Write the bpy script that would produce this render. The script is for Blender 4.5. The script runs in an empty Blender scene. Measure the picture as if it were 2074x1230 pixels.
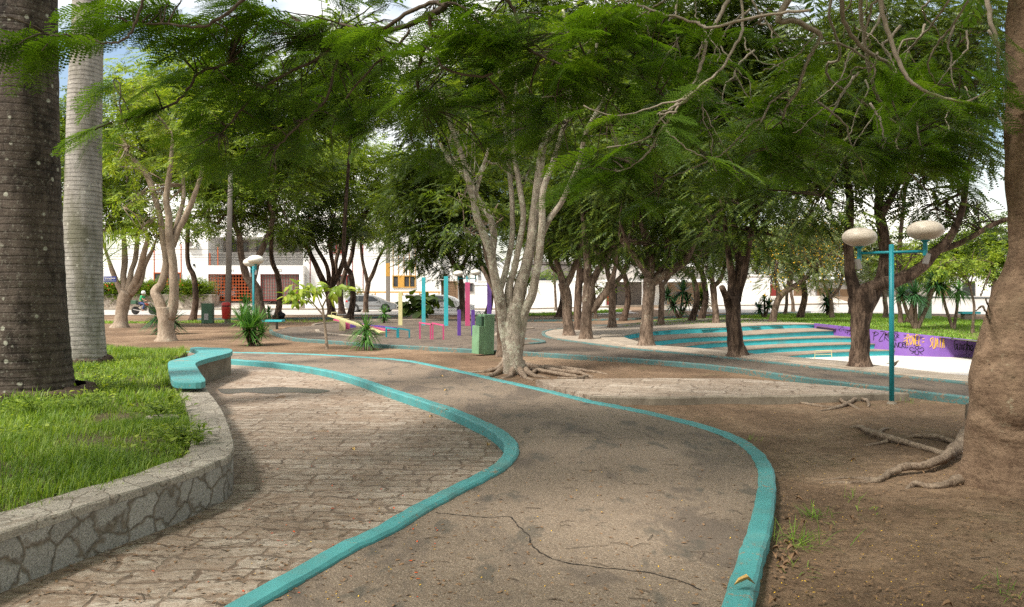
import bpy, bmesh, math, random
import numpy as np
from mathutils import Vector, Matrix
from math import radians as R, pi
SC = bpy.context.scene
COL = SC.collection
# ------------------------------------------------ camera
F = 1590.0; CX = 1037.0; CY = 615.0; HOR = 592.0; H = 1.6
PITCH = math.atan((CY - HOR) / F)
cam_d = bpy.data.cameras.new('camera'); cam = bpy.data.objects.new('camera', cam_d); COL.objects.link(cam)
cam_d.sensor_width = 36.0; cam_d.lens = 36.0 * F / 2074.0; cam_d.clip_end = 2000
cam.location = (0, 0, H); cam.rotation_euler = (pi / 2 - PITCH, 0, 0)
SC.camera = cam
# ------------------------------------------------ light
SUN_EL = R(52); SUN_AZ = math.atan2(-0.62, -0.78)      # sun stands behind the viewer to the left
sdir = Vector((math.cos(SUN_EL) * math.cos(SUN_AZ), math.cos(SUN_EL) * math.sin(SUN_AZ), math.sin(SUN_EL)))
sl = bpy.data.lights.new('sun', 'SUN'); sl.energy = 3.7; sl.angle = R(10); sl.color = (1, .955, .88)
so = bpy.data.objects.new('sun', sl); COL.objects.link(so)
so.rotation_euler = sdir.to_track_quat('Z', 'Y').to_euler(); so.location = sdir * 50
w = bpy.data.worlds.new('World'); SC.world = w; w.use_nodes = True
nt = w.node_tree; nt.nodes.clear()
def wn(t): return nt.nodes.new(t)
out = wn('ShaderNodeOutputWorld'); bg = wn('ShaderNodeBackground'); sky = wn('ShaderNodeTexSky')
sky.sky_type = 'NISHITA'; sky.sun_disc = False; sky.sun_elevation = SUN_EL
sky.sun_rotation = math.atan2(sdir.x, sdir.y); sky.air_density = 1.2; sky.dust_density = 2.5
tc = wn('ShaderNodeTexCoord'); mp = wn('ShaderNodeMapping'); mp.inputs['Scale'].default_value = (1, 1, 2.2)
nz = wn('ShaderNodeTexNoise'); nz.inputs['Scale'].default_value = 2.6; nz.inputs['Detail'].default_value = 8
cr = wn('ShaderNodeValToRGB'); cr.color_ramp.elements[0].position = .40; cr.color_ramp.elements[1].position = .62
mx = wn('ShaderNodeMixRGB'); mx.inputs[2].default_value = (10.2, 9.7, 8.8, 1)
nt.links.new(tc.outputs['Generated'], mp.inputs[0]); nt.links.new(mp.outputs[0], nz.inputs[0])
nt.links.new(nz.outputs[0], cr.inputs[0]); nt.links.new(cr.outputs[0], mx.inputs[0])
nt.links.new(sky.outputs[0], mx.inputs[1]); nt.links.new(mx.outputs[0], bg.inputs[0])
bg.inputs[1].default_value = 0.11
nt.links.new(bg.outputs[0], out.inputs[0])
vs = SC.view_settings; vs.view_transform = 'Standard'; vs.look = 'None'; vs.gamma = 1; vs.exposure = 0.93
vs.use_curve_mapping = False
SC.cycles.max_bounces = 8; SC.cycles.diffuse_bounces = 4; SC.cycles.transmission_bounces = 4
SC.cycles.transparent_max_bounces = 8; SC.cycles.sample_clamp_indirect = 6
SC.cycles.use_denoising = False
# ------------------------------------------------ pixel <-> world
cp, sp_ = math.cos(PITCH), math.sin(PITCH)
def ray(u, v):
    xc = (u - CX) / F; yc = -(v - CY) / F
    return Vector((xc, cp + yc * sp_, -sp_ + yc * cp))
def A(u, v, d):
    r = ray(u, v); k = d / r.y
    return Vector((r.x * k, d, H + r.z * k))
def S(t): t = min(1, max(0, t)); return t * t * (3 - 2 * t)
def ter(x, y):
    z = -0.1 + 0.3 * S((x - 3) / 9) * S((y - 22) / 8)
    z += .85 * S((y - 62) / 46) * S((x - 18) / 16)
    z -= 0.36 * math.exp(-(((x - 17.8) / 3.2) ** 2 + ((y - 28.6) / 3.0) ** 2))
    return z
def G(u, v, z=None):
    r = ray(u, v)
    if z is not None:
        k = (z - H) / r.z; return Vector((r.x * k, r.y * k, z))
    zz = -0.1
    for _ in range(25):
        k = (zz - H) / r.z; zz = .5 * zz + .5 * ter(r.x * k, r.y * k)
    k = (zz - H) / r.z
    return Vector((r.x * k, r.y * k, zz))
rnd = random.Random(7)
RNG = np.random.default_rng(11)
# ------------------------------------------------ materials
def newmat(name):
    m = bpy.data.materials.new(name); m.use_nodes = True; t = m.node_tree
    b = t.nodes['Principled BSDF']; return m, t, b
def N(t, ty, **kw):
    n = t.nodes.new(ty)
    for k, v in kw.items():
        if k.startswith('i_'): n.inputs[k[2:].replace('_', ' ')].default_value = v
        else: setattr(n, k, v)
    return n
def L(t, a, b): t.links.new(a, b)
def pos(t, stretch=(1, 1, 1), rot=(0, 0, 0), obj=False):
    g = N(t, 'ShaderNodeTexCoord').outputs['Object'] if obj else N(t, 'ShaderNodeNewGeometry').outputs['Position']
    mp = N(t, 'ShaderNodeMapping'); mp.inputs['Scale'].default_value = stretch; mp.inputs['Rotation'].default_value = rot
    L(t, g, mp.inputs[0]); return mp.outputs[0]
def noise(t, co, scale, detail=6, rough=.6, dist=0.0):
    n = N(t, 'ShaderNodeTexNoise'); n.inputs['Scale'].default_value = scale; n.inputs['Detail'].default_value = detail
    n.inputs['Roughness'].default_value = rough; n.inputs['Distortion'].default_value = dist
    L(t, co, n.inputs[0]); return n.outputs[0]
def ramp(t, fac, stops):
    r = N(t, 'ShaderNodeValToRGB'); e = r.color_ramp.elements
    while len(e) < len(stops): e.new(.5)
    for i, (p, c) in enumerate(stops):
        e[i].position = p; e[i].color = (c, c, c, 1) if isinstance(c, (int, float)) else (*c, 1)
    L(t, fac, r.inputs[0]); return r.outputs[0]
def mix(t, fac, a, b, mode='MIX'):
    m = N(t, 'ShaderNodeMixRGB', blend_type=mode)
    for i, x in zip((0, 1, 2), (fac, a, b)):
        if isinstance(x, bpy.types.NodeSocket): L(t, x, m.inputs[i])
        elif i == 0: m.inputs[0].default_value = x
        else: m.inputs[i].default_value = (*x, 1)
    return m.outputs[0]
def bump(t, b, h, strength=.4, dist=.02, prev=None):
    n = N(t, 'ShaderNodeBump'); n.inputs['Strength'].default_value = strength; n.inputs['Distance'].default_value = dist
    L(t, h, n.inputs['Height'])
    if prev is not None: L(t, prev, n.inputs['Normal'])
    L(t, n.outputs[0], b.inputs['Normal']); return n.outputs[0]
def math_(t, op, a, b=None, clamp=False):
    m = N(t, 'ShaderNodeMath', operation=op); m.use_clamp = clamp
    for i, x in enumerate((a, b)):
        if x is None: continue
        if isinstance(x, bpy.types.NodeSocket): L(t, x, m.inputs[i])
        else: m.inputs[i].default_value = x
    return m.outputs[0]
def mat(name, c1, c2=None, scale=6, rough=.8, bmp=.25, bscale=None, stretch=(1, 1, 1), metal=0, bd=.01, spec=.35, obj=False, grime=None):
    m, t, b = newmat(name); co = pos(t, stretch, obj=obj); c2 = c2 or tuple(x * .8 for x in c1)
    n = noise(t, co, scale); c = ramp(t, n, [(.32, c1), (.68, c2)])
    if grime:
        g = noise(t, pos(t, (1, 1, .35)), grime[1], 7, .7); c = mix(t, ramp(t, g, [(.5, 0.0), (.72, grime[2])]), c, grime[0])
    L(t, c, b.inputs['Base Color']); b.inputs['Roughness'].default_value = rough; b.inputs['Metallic'].default_value = metal
    b.inputs['Specular IOR Level'].default_value = spec
    if bmp: bump(t, b, noise(t, co, bscale or scale * 6, 5), bmp, bd)
    return m
def leafmat(name, dark, mid, light, trans=.35, nsc=1.3, rough=.5, isl=.45):
    m, t, b = newmat(name); co = pos(t)
    n = noise(t, co, nsc, 4)
    isln = N(t, 'ShaderNodeNewGeometry').outputs['Random Per Island']
    f = math_(t, 'ADD', math_(t, 'MULTIPLY', isln, isl), math_(t, 'MULTIPLY', n, 1 - isl))
    c = ramp(t, f, [(.22, dark), (.5, mid), (.8, light)])
    L(t, c, b.inputs['Base Color']); b.inputs['Roughness'].default_value = rough; b.inputs['Specular IOR Level'].default_value = .3
    tr = N(t, 'ShaderNodeBsdfTranslucent'); cc = mix(t, 1.0, c, (1.5, 1.5, .6), 'MULTIPLY'); L(t, cc, tr.inputs[0])
    ms = N(t, 'ShaderNodeMixShader'); ms.inputs[0].default_value = trans
    L(t, b.outputs[0], ms.inputs[1]); L(t, tr.outputs[0], ms.inputs[2])
    L(t, ms.outputs[0], t.nodes['Material Output'].inputs[0]); return m
def paint(name, col, chip=(.33, .27, .2), amount=.66, rough=.6, dirt=(.2, .16, .11), dsc=1.4, fleck=.5):
    m, t, b = newmat(name); co = pos(t)
    c = ramp(t, noise(t, co, 3, 6), [(.3, col), (.7, tuple(x * .78 for x in col))])
    g = noise(t, co, dsc, 8, .72); c = mix(t, ramp(t, g, [(.5, 0.0), (.8, .5)]), c, dirt)
    ch = noise(t, pos(t, (1, 1, 1)), 22, 5, .7); ch2 = noise(t, co, 2.3, 3)
    k = math_(t, 'ADD', math_(t, 'MULTIPLY', ch, .6), math_(t, 'MULTIPLY', ch2, .4))
    msk = ramp(t, k, [(amount - .015, 0.0), (amount + .015, 1.0)])
    c = mix(t, msk, c, chip)
    sp = noise(t, co, 160, 2); c = mix(t, ramp(t, sp, [(.6, 0.0), (.72, fleck)]), c, tuple(x * .55 for x in col))
    L(t, c, b.inputs['Base Color']); b.inputs['Roughness'].default_value = rough
    h = math_(t, 'SUBTRACT', math_(t, 'MULTIPLY', noise(t, co, 40, 5), .5), msk); bump(t, b, h, .35, .006); return m
def m_asphalt(name, tone=1.0):
    m, t, b = newmat(name); co = pos(t)
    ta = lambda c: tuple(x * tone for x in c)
    base = ramp(t, noise(t, co, .55, 7, .62, .4), [(.3, ta((.128, .090, .060))), (.5, ta((.190, .138, .095))), (.72, ta((.24, .178, .125)))])
    v = N(t, 'ShaderNodeTexVoronoi'); v.inputs['Scale'].default_value = 110; L(t, co, v.inputs[0])
    sc = N(t, 'ShaderNodeSeparateColor'); L(t, v.outputs['Color'], sc.inputs[0])
    c = mix(t, ramp(t, sc.outputs[0], [(.55, 0.0), (.9, .38)]), base, ta((.42, .34, .26)))
    c = mix(t, ramp(t, sc.outputs[1], [(.6, 0.0), (.9, .5)]), c, ta((.075, .055, .042)))
    st = noise(t, pos(t, (1, .6, 1)), 1.05, 7, .62, .5); c = mix(t, ramp(t, st, [(.53, 0.0), (.60, .62)]), c, ta((.075, .056, .043)))
    st = noise(t, pos(t, (2, .9, 1)), 1.7, 4, .6, .3); c = mix(t, ramp(t, st, [(.57, 0.0), (.64, .62)]), c, ta((.06, .055, .043)))
    sp = noise(t, co, 30, 3); c = mix(t, ramp(t, sp, [(.3, .4), (.5, 0.0)]), c, ta((.10, .078, .058)))
    L(t, c, b.inputs['Base Color']); b.inputs['Roughness'].default_value = .85
    h = math_(t, 'ADD', math_(t, 'MULTIPLY', v.outputs['Distance'], -1), noise(t, co, 25, 4)); bump(t, b, h, .55, .008); return m
def m_dirt(name, light=(.35, .24, .155), dark=(.085, .052, .031), mid=(.215, .138, .085), moss=.35):
    m, t, b = newmat(name); co = pos(t)
    c = ramp(t, noise(t, co, .42, 9, .65, .8), [(.3, dark), (.5, mid), (.66, light)])
    f = noise(t, co, 9, 8, .75); c = mix(t, ramp(t, f, [(.42, .55), (.6, 0.0)]), c, tuple(x * .75 for x in dark))
    g = noise(t, co, 60, 3, .7); c = mix(t, ramp(t, g, [(.5, 0.0), (.75, .6)]), c, (.42, .30, .2))
    g = noise(t, co, 95, 2, .6); c = mix(t, ramp(t, g, [(.62, 0.0), (.7, .8)]), c, (.05, .034, .022))
    ms = noise(t, co, .8, 6, .7); c = mix(t, ramp(t, ms, [(.56, 0.0), (.68, moss)]), c, (.075, .082, .03))
    L(t, c, b.inputs['Base Color']); b.inputs['Roughness'].default_value = .95; b.inputs['Specular IOR Level'].default_value = .15
    h = math_(t, 'ADD', math_(t, 'MULTIPLY', f, .7), noise(t, co, 45, 6, .75)); bump(t, b, h, .7, .03); return m
def m_paving(name, sx=.36, sy=.21, rot=.05, sand=(.25, .166, .108)):
    m, t, b = newmat(name); co = pos(t, (1, 1, 1), (0, 0, rot))
    wv = N(t, 'ShaderNodeTexNoise'); wv.inputs['Scale'].default_value = 2.2; wv.inputs['Detail'].default_value = 3; L(t, co, wv.inputs[0])
    wv2 = N(t, 'ShaderNodeTexNoise'); wv2.inputs['Scale'].default_value = 13; wv2.inputs['Detail'].default_value = 3; L(t, co, wv2.inputs[0])
    c2 = mix(t, .30, co, wv.outputs['Color'], 'ADD'); c2 = mix(t, .075, c2, wv2.outputs['Color'], 'ADD')
    br = N(t, 'ShaderNodeTexBrick'); br.inputs['Scale'].default_value = 1; br.inputs['Mortar Size'].default_value = .022
    br.inputs['Mortar Smooth'].default_value = .6; br.inputs['Brick Width'].default_value = sx; br.inputs['Row Height'].default_value = sy
    br.inputs['Color1'].default_value = (.0, .0, .0, 1); br.inputs['Color2'].default_value = (1, 1, 1, 1); br.inputs['Mortar'].default_value = (.5, .5, .5, 1)
    br.offset = .43; br.squash = 1.35; br.squash_frequency = 3
    L(t, c2, br.inputs[0])
    stone = ramp(t, br.outputs['Color'], [(.0, (.26, .195, .14)), (.5, (.34, .265, .20)), (1, (.43, .355, .28))])
    stone = mix(t, ramp(t, noise(t, co, 60, 4, .7), [(.35, .5), (.6, 0.0)]), stone, (.13, .10, .075))
    stone = mix(t, ramp(t, noise(t, co, 18, 4, .7), [(.5, 0.0), (.66, .6)]), stone, (.50, .44, .36))
    dm = noise(t, co, 1.1, 8, .7, .5); dm2 = noise(t, pos(t, (1, 2.6, 1)), 5.5, 6, .7)
    dirtk = math_(t, 'ADD', math_(t, 'MULTIPLY', dm, .5), math_(t, 'MULTIPLY', dm2, .5))
    dirtc = ramp(t, noise(t, co, 3, 6), [(.3, tuple(x * .72 for x in sand)), (.7, sand)])
    k = ramp(t, dirtk, [(.45, 0.0), (.60, .9)])
    c = mix(t, k, stone, dirtc)
    joint = mix(t, ramp(t, noise(t, co, 4, 5, .7), [(.4, .12), (.6, .95)]), dirtc, (.10, .068, .046))
    jf = math_(t, 'MULTIPLY', br.outputs['Fac'], ramp(t, noise(t, co, 1.6, 5, .7), [(.30, .25), (.55, 1.0)]))
    c = mix(t, jf, c, joint)
    c = mix(t, ramp(t, noise(t, co, .5, 5), [(.55, 0.0), (.75, .35)]), c, (.12, .09, .065))
    c = mix(t, ramp(t, noise(t, pos(t, (1, 2.2, 1)), 14, 6, .75), [(.38, .75), (.47, 0.0)]), c, (.085, .058, .038))
    L(t, c, b.inputs['Base Color']); b.inputs['Roughness'].default_value = .85
    h = math_(t, 'SUBTRACT', noise(t, co, 22, 6, .7), math_(t, 'MULTIPLY', br.outputs['Fac'], .8))
    h = math_(t, 'ADD', h, math_(t, 'MULTIPLY', dirtk, -.8)); bump(t, b, h, .6, .02); return m
def m_rubble(name, scale=4.7, stone=((.20, .185, .16), (.40, .375, .33)), mortar=(.17, .135, .095), gap=.05, zs=1.0):
    m, t, b = newmat(name); co = pos(t, (1, 1, zs))
    wv = N(t, 'ShaderNodeTexNoise'); wv.inputs['Scale'].default_value = 4; wv.inputs['Detail'].default_value = 3; L(t, co, wv.inputs[0])
    c2 = mix(t, .27, co, wv.outputs['Color'], 'ADD')
    v1 = N(t, 'ShaderNodeTexVoronoi', feature='DISTANCE_TO_EDGE'); v1.inputs['Scale'].default_value = scale; L(t, c2, v1.inputs[0])
    v2 = N(t, 'ShaderNodeTexVoronoi', feature='F1'); v2.inputs['Scale'].default_value = scale; L(t, c2, v2.inputs[0])
    sc = N(t, 'ShaderNodeSeparateColor'); L(t, v2.outputs['Color'], sc.inputs[0])
    s = ramp(t, sc.outputs[0], [(.0, stone[0]), (1, stone[1])])
    s = mix(t, ramp(t, noise(t, co, 90, 3, .7), [(.4, .6), (.55, 0.0)]), s, (.08, .07, .06))
    s = mix(t, ramp(t, noise(t, co, 70, 3, .7), [(.56, 0.0), (.68, .5)]), s, (.5, .46, .4))
    s = mix(t, ramp(t, noise(t, co, 1.8, 6, .7), [(.55, 0.0), (.7, .45)]), s, mortar)
    e = math_(t, 'ADD', v1.outputs['Distance'], math_(t, 'MULTIPLY', noise(t, co, 12, 4), .06))
    k = ramp(t, e, [(gap - .02, 1.0), (gap + .06, 0.0)])
    mo = ramp(t, noise(t, co, 14, 6, .7), [(.35, tuple(x * .5 for x in mortar)), (.6, mortar)])
    c = mix(t, k, s, mo); L(t, c, b.inputs['Base Color']); b.inputs['Roughness'].default_value = .88
    h = math_(t, 'SUBTRACT', math_(t, 'MULTIPLY', noise(t, co, 50, 5, .7), .35), k); bump(t, b, h, .8, .015); return m
def m_bark(name, c1, c2, lich=None, lk=.62, vs_=.25, scale=7, crack=.5, moss=None, pat=.0, scars=False):
    m, t, b = newmat(name); co = pos(t, (1, 1, vs_)); ci = pos(t)
    c = ramp(t, noise(t, co, scale, 8, .7), [(.36, c1), (.62, c2)])
    c = mix(t, ramp(t, noise(t, pos(t, (1, 1, .45)), 2.6, 6, .7, .6), [(.46, 0.0), (.6, pat)]), c, tuple(x * .32 for x in c1))
    f = noise(t, co, scale * 4, 6, .75); c = mix(t, ramp(t, f, [(.35, crack), (.52, 0.0)]), c, tuple(x * .35 for x in c1))
    if lich:
        l1 = noise(t, ci, 16, 5, .7); l2 = noise(t, ci, 2.2, 3)
        k = math_(t, 'ADD', math_(t, 'MULTIPLY', l1, .6), math_(t, 'MULTIPLY', l2, .4))
        c = mix(t, ramp(t, k, [(lk - .06, 0.0), (lk, .8)]), c, lich)
    if scars:
        v = N(t, 'ShaderNodeTexVoronoi'); v.inputs['Scale'].default_value = 9; L(t, mix(t, .05, pos(t, (1, 1, 1.6)), N(t, 'ShaderNodeTexNoise').outputs['Color'], 'ADD'), v.inputs[0]); sc = N(t, 'ShaderNodeSeparateColor'); L(t, v.outputs['Color'], sc.inputs[0])
        dd = math_(t, 'ADD', v.outputs['Distance'], math_(t, 'MULTIPLY', noise(t, ci, 30, 4), .25)); c = mix(t, math_(t, 'MULTIPLY', ramp(t, dd, [(.2, 1.0), (.27, 0.0)]), ramp(t, sc.outputs[0], [(.6, 0.0), (.63, .85)])), c, (.06, .038, .025))
        hl = noise(t, pos(t, (.6, .6, 7)), 6, 5, .7); c = mix(t, ramp(t, hl, [(.34, .55), (.44, 0.0)]), c, tuple(x * .5 for x in c1))
    if moss: c = mix(t, ramp(t, noise(t, ci, 1.6, 6, .7), [(.52, 0.0), (.7, .65)]), c, moss)
    L(t, c, b.inputs['Base Color']); b.inputs['Roughness'].default_value = .92; b.inputs['Specular IOR Level'].default_value = .2
    bump(t, b, math_(t, 'ADD', f, noise(t, ci, 30, 5, .7)), .7, .02); return m
def m_palm(name, c1, c2, ring=.5, spots=(.55, .52, .42), sk=.5, freq=9.0, green=None, blk=.0):
    m, t, b = newmat(name); ci = pos(t)
    c = ramp(t, noise(t, pos(t, (3, 3, .8)), 2.4, 8, .7), [(.3, c1), (.7, c2)])
    wv = N(t, 'ShaderNodeTexWave', wave_type='BANDS', bands_direction='Z'); wv.inputs['Scale'].default_value = freq * .34; wv.inputs['Distortion'].default_value = 2.2; wv.inputs['Detail'].default_value = 3; wv.inputs['Detail Scale'].default_value = .8
    L(t, pos(t, (.5, .5, 1)), wv.inputs[0]); brk = noise(t, ci, 5, 5, .7)
    k = math_(t, 'MULTIPLY', ramp(t, wv.outputs['Fac'], [(.04, 1.0), (.16, 0.0)]), ramp(t, brk, [(.36, .15), (.6, 1.0)])); c = mix(t, math_(t, 'MULTIPLY', k, ring), c, tuple(x * .35 for x in c1))
    c = mix(t, math_(t, 'MULTIPLY', ramp(t, wv.outputs['Fac'], [(.86, 0.0), (.97, ring * .5)]), brk), c, tuple(min(1, x * 1.7) for x in c2))
    c = mix(t, ramp(t, noise(t, pos(t, (1, 1, .5)), 2.1, 7, .75, .5), [(.5, 0.0), (.62, blk)]), c, tuple(x * .3 for x in c1))
    c = mix(t, ramp(t, noise(t, ci, 26, 4, .7), [(.56, 0.0), (.68, .35)]), c, spots)
    if green: c = mix(t, ramp(t, noise(t, pos(t, (1, 1, .3)), 2.2, 5), [(.48, 0.0), (.62, .75)]), c, green)
    v = N(t, 'ShaderNodeTexVoronoi'); v.inputs['Scale'].default_value = 6
    cw = mix(t, .06, ci, N(t, 'ShaderNodeTexNoise').outputs['Color'], 'ADD'); L(t, cw, v.inputs[0])
    dd = math_(t, 'ADD', v.outputs['Distance'], math_(t, 'MULTIPLY', noise(t, ci, 40, 4), .22))
    sc = N(t, 'ShaderNodeSeparateColor'); L(t, v.outputs['Color'], sc.inputs[0])
    on = ramp(t, math_(t, 'MULTIPLY', sc.outputs[0], noise(t, ci, 1.1, 3)), [(.15, 0.0), (.19, 1.0)])
    blot = ramp(t, dd, [(.23, 1.0), (.31, 0.0)]); c = mix(t, math_(t, 'MULTIPLY', math_(t, 'MULTIPLY', blot, on), sk), c, spots)
    L(t, c, b.inputs['Base Color']); b.inputs['Roughness'].default_value = .9; b.inputs['Specular IOR Level'].default_value = .2
    h = math_(t, 'SUBTRACT', noise(t, ci, 35, 6, .75), k); bump(t, b, h, .8, .015); return m
MT = {}
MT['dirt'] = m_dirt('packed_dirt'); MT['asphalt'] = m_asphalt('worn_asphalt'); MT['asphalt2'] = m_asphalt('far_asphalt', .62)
MT['paving'] = m_paving('stone_paving'); MT['flag'] = m_paving('flagstones', .55, .34, .3, (.25, .18, .125))
MT['rubble'] = m_rubble('granite_rubble'); MT['coping'] = m_rubble('granite_coping', 4.6, ((.25, .215, .17), (.42, .37, .30)), (.17, .125, .085), .022)
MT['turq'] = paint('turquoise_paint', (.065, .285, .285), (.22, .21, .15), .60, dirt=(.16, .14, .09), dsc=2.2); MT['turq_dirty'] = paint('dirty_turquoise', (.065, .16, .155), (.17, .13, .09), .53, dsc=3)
MT['turqp'] = mat('turquoise_metal', (.01, .23, .27), (.008, .17, .2), 5, .45, .1)
MT['turqs'] = paint('step_turquoise', (.032, .40, .44), (.3, .26, .2), .72, dsc=1.0)
MT['conc'] = mat('old_concrete', (.17, .14, .105), (.25, .21, .16), 4, .9, .4, grime=((.07, .055, .04), 3, .6))
MT['rim'] = mat('pale_concrete', (.36, .30, .235), (.27, .22, .165), 2.5, .9, .4, grime=((.12, .095, .07), 1.6, .6))
MT['tread'] = mat('step_tread', (.30, .24, .18), (.22, .17, .125), 3.5, .9, .4, grime=((.12, .095, .07), 3, .6))
MT['floor'] = mat('bright_concrete', (.62, .58, .52), (.5, .46, .4), 1.2, .9, .2, grime=((.3, .25, .2), .9, .4))
MT['purple'] = paint('purple_paint', (.20, .09, .38), (.22, .16, .3), .74, dsc=.8, fleck=.15)
MT['purpp'] = paint('purple_post', (.10, .035, .26), (.1, .08, .1), .68); MT['pinkp'] = paint('pink_post', (.50, .06, .17), (.3, .2, .2), .7)
MT['cream'] = paint('cream_post', (.62, .56, .27), (.4, .36, .2), .7); MT['blk'] = mat('black', (.012, .012, .013), None, 5, .6, .1)
MT['yel'] = mat('yellow_spray', (.75, .46, .03), None, 5, .6, 0); MT['white'] = mat('white_paint', (.8, .79, .77), (.72, .71, .68), 2, .7, .1, grime=((.5, .46, .4), 1, .35))
MT['plaster'] = mat('white_plaster', (.80, .79, .76), (.74, .73, .70), .6, .85, .1, grime=((.5, .48, .44), .35, .35))
MT['plaster2'] = mat('grey_plaster', (.45, .42, .38), (.36, .33, .3), .8, .85, .15, grime=((.25, .22, .2), .5, .4))
MT['stonewall'] = m_paving('cladding', .9, .3, 0, (.62, .55, .46))
MT['street'] = mat('sunlit_street', (.42, .39, .355), (.35, .32, .29), .5, .9, .3, 30); MT['pave'] = mat('sidewalk', (.5, .45, .39), (.42, .37, .31), 1, .9, .3, 20)
MT['orange'] = mat('orange_metal', (.5, .1, .02), (.4, .08, .02), 5, .5, 0); MT['redw'] = mat('dark_red_wood', (.23, .03, .025), None, 5, .5, 0)
MT['yelw'] = mat('yellow_wood', (.55, .3, .06), (.45, .24, .05), 5, .5, 0); MT['wood'] = mat('brown_wood', (.24, .15, .085), (.17, .1, .055), 3, .7, .2, stretch=(8, 1, 1))
MT['dark'] = mat('dark_interior', (.02, .02, .021), (.035, .034, .033), 2, .6, 0); MT['glass'] = mat('window_glass', (.03, .035, .04), (.06, .065, .07), .8, .12, 0, spec=.6)
MT['greyg'] = mat('grey_gate', (.13, .11, .10), (.17, .15, .13), 2, .7, 0); MT['terra'] = mat('roof_tile', (.35, .14, .06), (.25, .1, .05), 5, .9, .4)
MT['greenb'] = mat('green_bin', (.20, .36, .20), (.155, .29, .155), 4, .6, .2, grime=((.07, .07, .045), 5, .6)); MT['greenb2'] = mat('dark_green_bin', (.055, .13, .075), (.04, .095, .055), 4, .6, .2, grime=((.04, .03, .02), 4, .5))
MT['red'] = mat('red_plastic', (.42, .03, .022), (.33, .022, .018), 4, .4, 0); MT['paper'] = mat('paper', (.4, .4, .38), (.25, .25, .25), 14, .8, 0)
MT['pole'] = mat('concrete_pole', (.25, .22, .19), (.18, .155, .13), 4, .9, .3, stretch=(1, 1, .2)); MT['wire'] = MT['blk']
MT['globe'] = mat('lamp_globe', (.56, .49, .40), (.44, .375, .30), 6, .4, .05, stretch=(1, 1, 5), grime=((.16, .12, .085), 5, .55))
MT['globew'] = mat('lamp_globe_white', (.78, .74, .66), (.7, .66, .58), 3, .35, 0, grime=((.4, .35, .3), 3, .3))
MT['metal'] = mat('galvanised_metal', (.3, .28, .26), (.22, .2, .18), 6, .5, .1, metal=.6); MT['blue'] = mat('sign_blue', (.02, .04, .2), None, 4, .5, 0)
MT['silver'] = mat('silver_paint', (.42, .43, .44), (.4, .41, .42), 3, .28, 0, metal=.5, spec=.6); MT['carw'] = mat('white_car_paint', (.75, .75, .74), None, 3, .25, 0, spec=.6)
MT['tyre'] = mat('tyre', (.018, .017, .016), None, 20, .8, .1); MT['rim_m'] = mat('hubcap', (.45, .45, .46), None, 3, .35, 0, metal=.6); MT['tail'] = mat('tail_light', (.5, .02, .02), None, 3, .3, 0)
MT['head'] = mat('headlight', (.7, .7, .68), None, 3, .15, 0); MT['skin'] = mat('skin', (.35, .18, .11), None, 5, .6, 0); MT['shirt'] = mat('green_shirt', (.03, .33, .12), (.02, .25, .09), 12, .8, .1)
MT['jeans'] = mat('blue_jeans', (.06, .09, .2), (.04, .06, .15), 12, .9, .1); MT['bark_pale'] = m_bark('pale_grey_bark', (.20, .16, .12), (.47, .40, .32), (.50, .49, .38), .58, moss=(.20, .19, .13), pat=.25)
MT['bark_dark'] = m_bark('dark_bark', (.05, .03, .02), (.19, .13, .092), None, vs_=.2, scale=6, crack=.85, pat=.85); MT['bark_mid'] = m_bark('brown_bark', (.085, .056, .037), (.26, .19, .14), (.30, .28, .21), .64, crack=.8, pat=.55)
MT['bark_hero'] = m_bark('smooth_brown_bark', (.165, .105, .068), (.26, .175, .115), (.30, .25, .17), .66, vs_=1.8, scale=5, crack=.5, moss=(.11, .085, .05), pat=.12, scars=True)
MT['bark_left'] = m_bark('tan_bark', (.22, .165, .115), (.38, .30, .225), (.34, .32, .24), .62, vs_=.4, crack=.45)
MT['twig'] = mat('grey_twig', (.20, .165, .125), (.32, .27, .21), 20, .9, .3); MT['twigd'] = mat('dark_twig', (.06, .042, .03), (.12, .09, .065), 20, .9, .3)
MT['root'] = m_bark('root_bark', (.17, .12, .085), (.34, .26, .19), None, vs_=1, scale=9, crack=.6)
MT['root_dark'] = m_bark('dark_ridge_bark', (.07, .05, .03), (.17, .13, .085), None, vs_=1, scale=16, crack=.8)
MT['palm1'] = m_palm('dark_palm_trunk', (.038, .028, .022), (.115, .09, .072), .42, (.38, .37, .30), .95, 9, blk=.85)
MT['palm2'] = m_palm('pale_palm_trunk', (.20, .18, .155), (.37, .345, .305), .5, (.5, .48, .40), .6, 11, (.105, .10, .058), blk=.25)
MT['palmroot'] = mat('palm_root_mass', (.035, .022, .015), (.11, .075, .05), 22, 1, .9, 60, bd=.04)
MT['lf_near'] = leafmat('poinciana_leaf', (.035, .075, .008), (.085, .165, .012), (.21, .31, .027), .5, 2.4, isl=.2)
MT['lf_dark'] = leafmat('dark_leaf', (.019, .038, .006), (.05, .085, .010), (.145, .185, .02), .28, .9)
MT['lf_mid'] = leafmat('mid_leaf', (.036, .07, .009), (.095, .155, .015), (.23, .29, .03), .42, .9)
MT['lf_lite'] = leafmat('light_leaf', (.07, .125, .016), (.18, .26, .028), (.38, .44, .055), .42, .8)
MT['lf_grey'] = leafmat('grey_green_leaf', (.06, .095, .035), (.15, .195, .075), (.30, .33, .13), .35, .9)
MT['lf_yuc'] = leafmat('yucca_leaf', (.035, .10, .022), (.075, .19, .04), (.17, .33, .07), .22, 3, .35)
MT['lf_yucd'] = leafmat('dark_yucca_leaf', (.02, .065, .028), (.04, .11, .045), (.085, .19, .06), .2, 3, .35)
MT['grass'] = leafmat('grass_blade', (.06, .125, .015), (.145, .24, .027), (.32, .40, .075), .4, 1.2)
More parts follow.
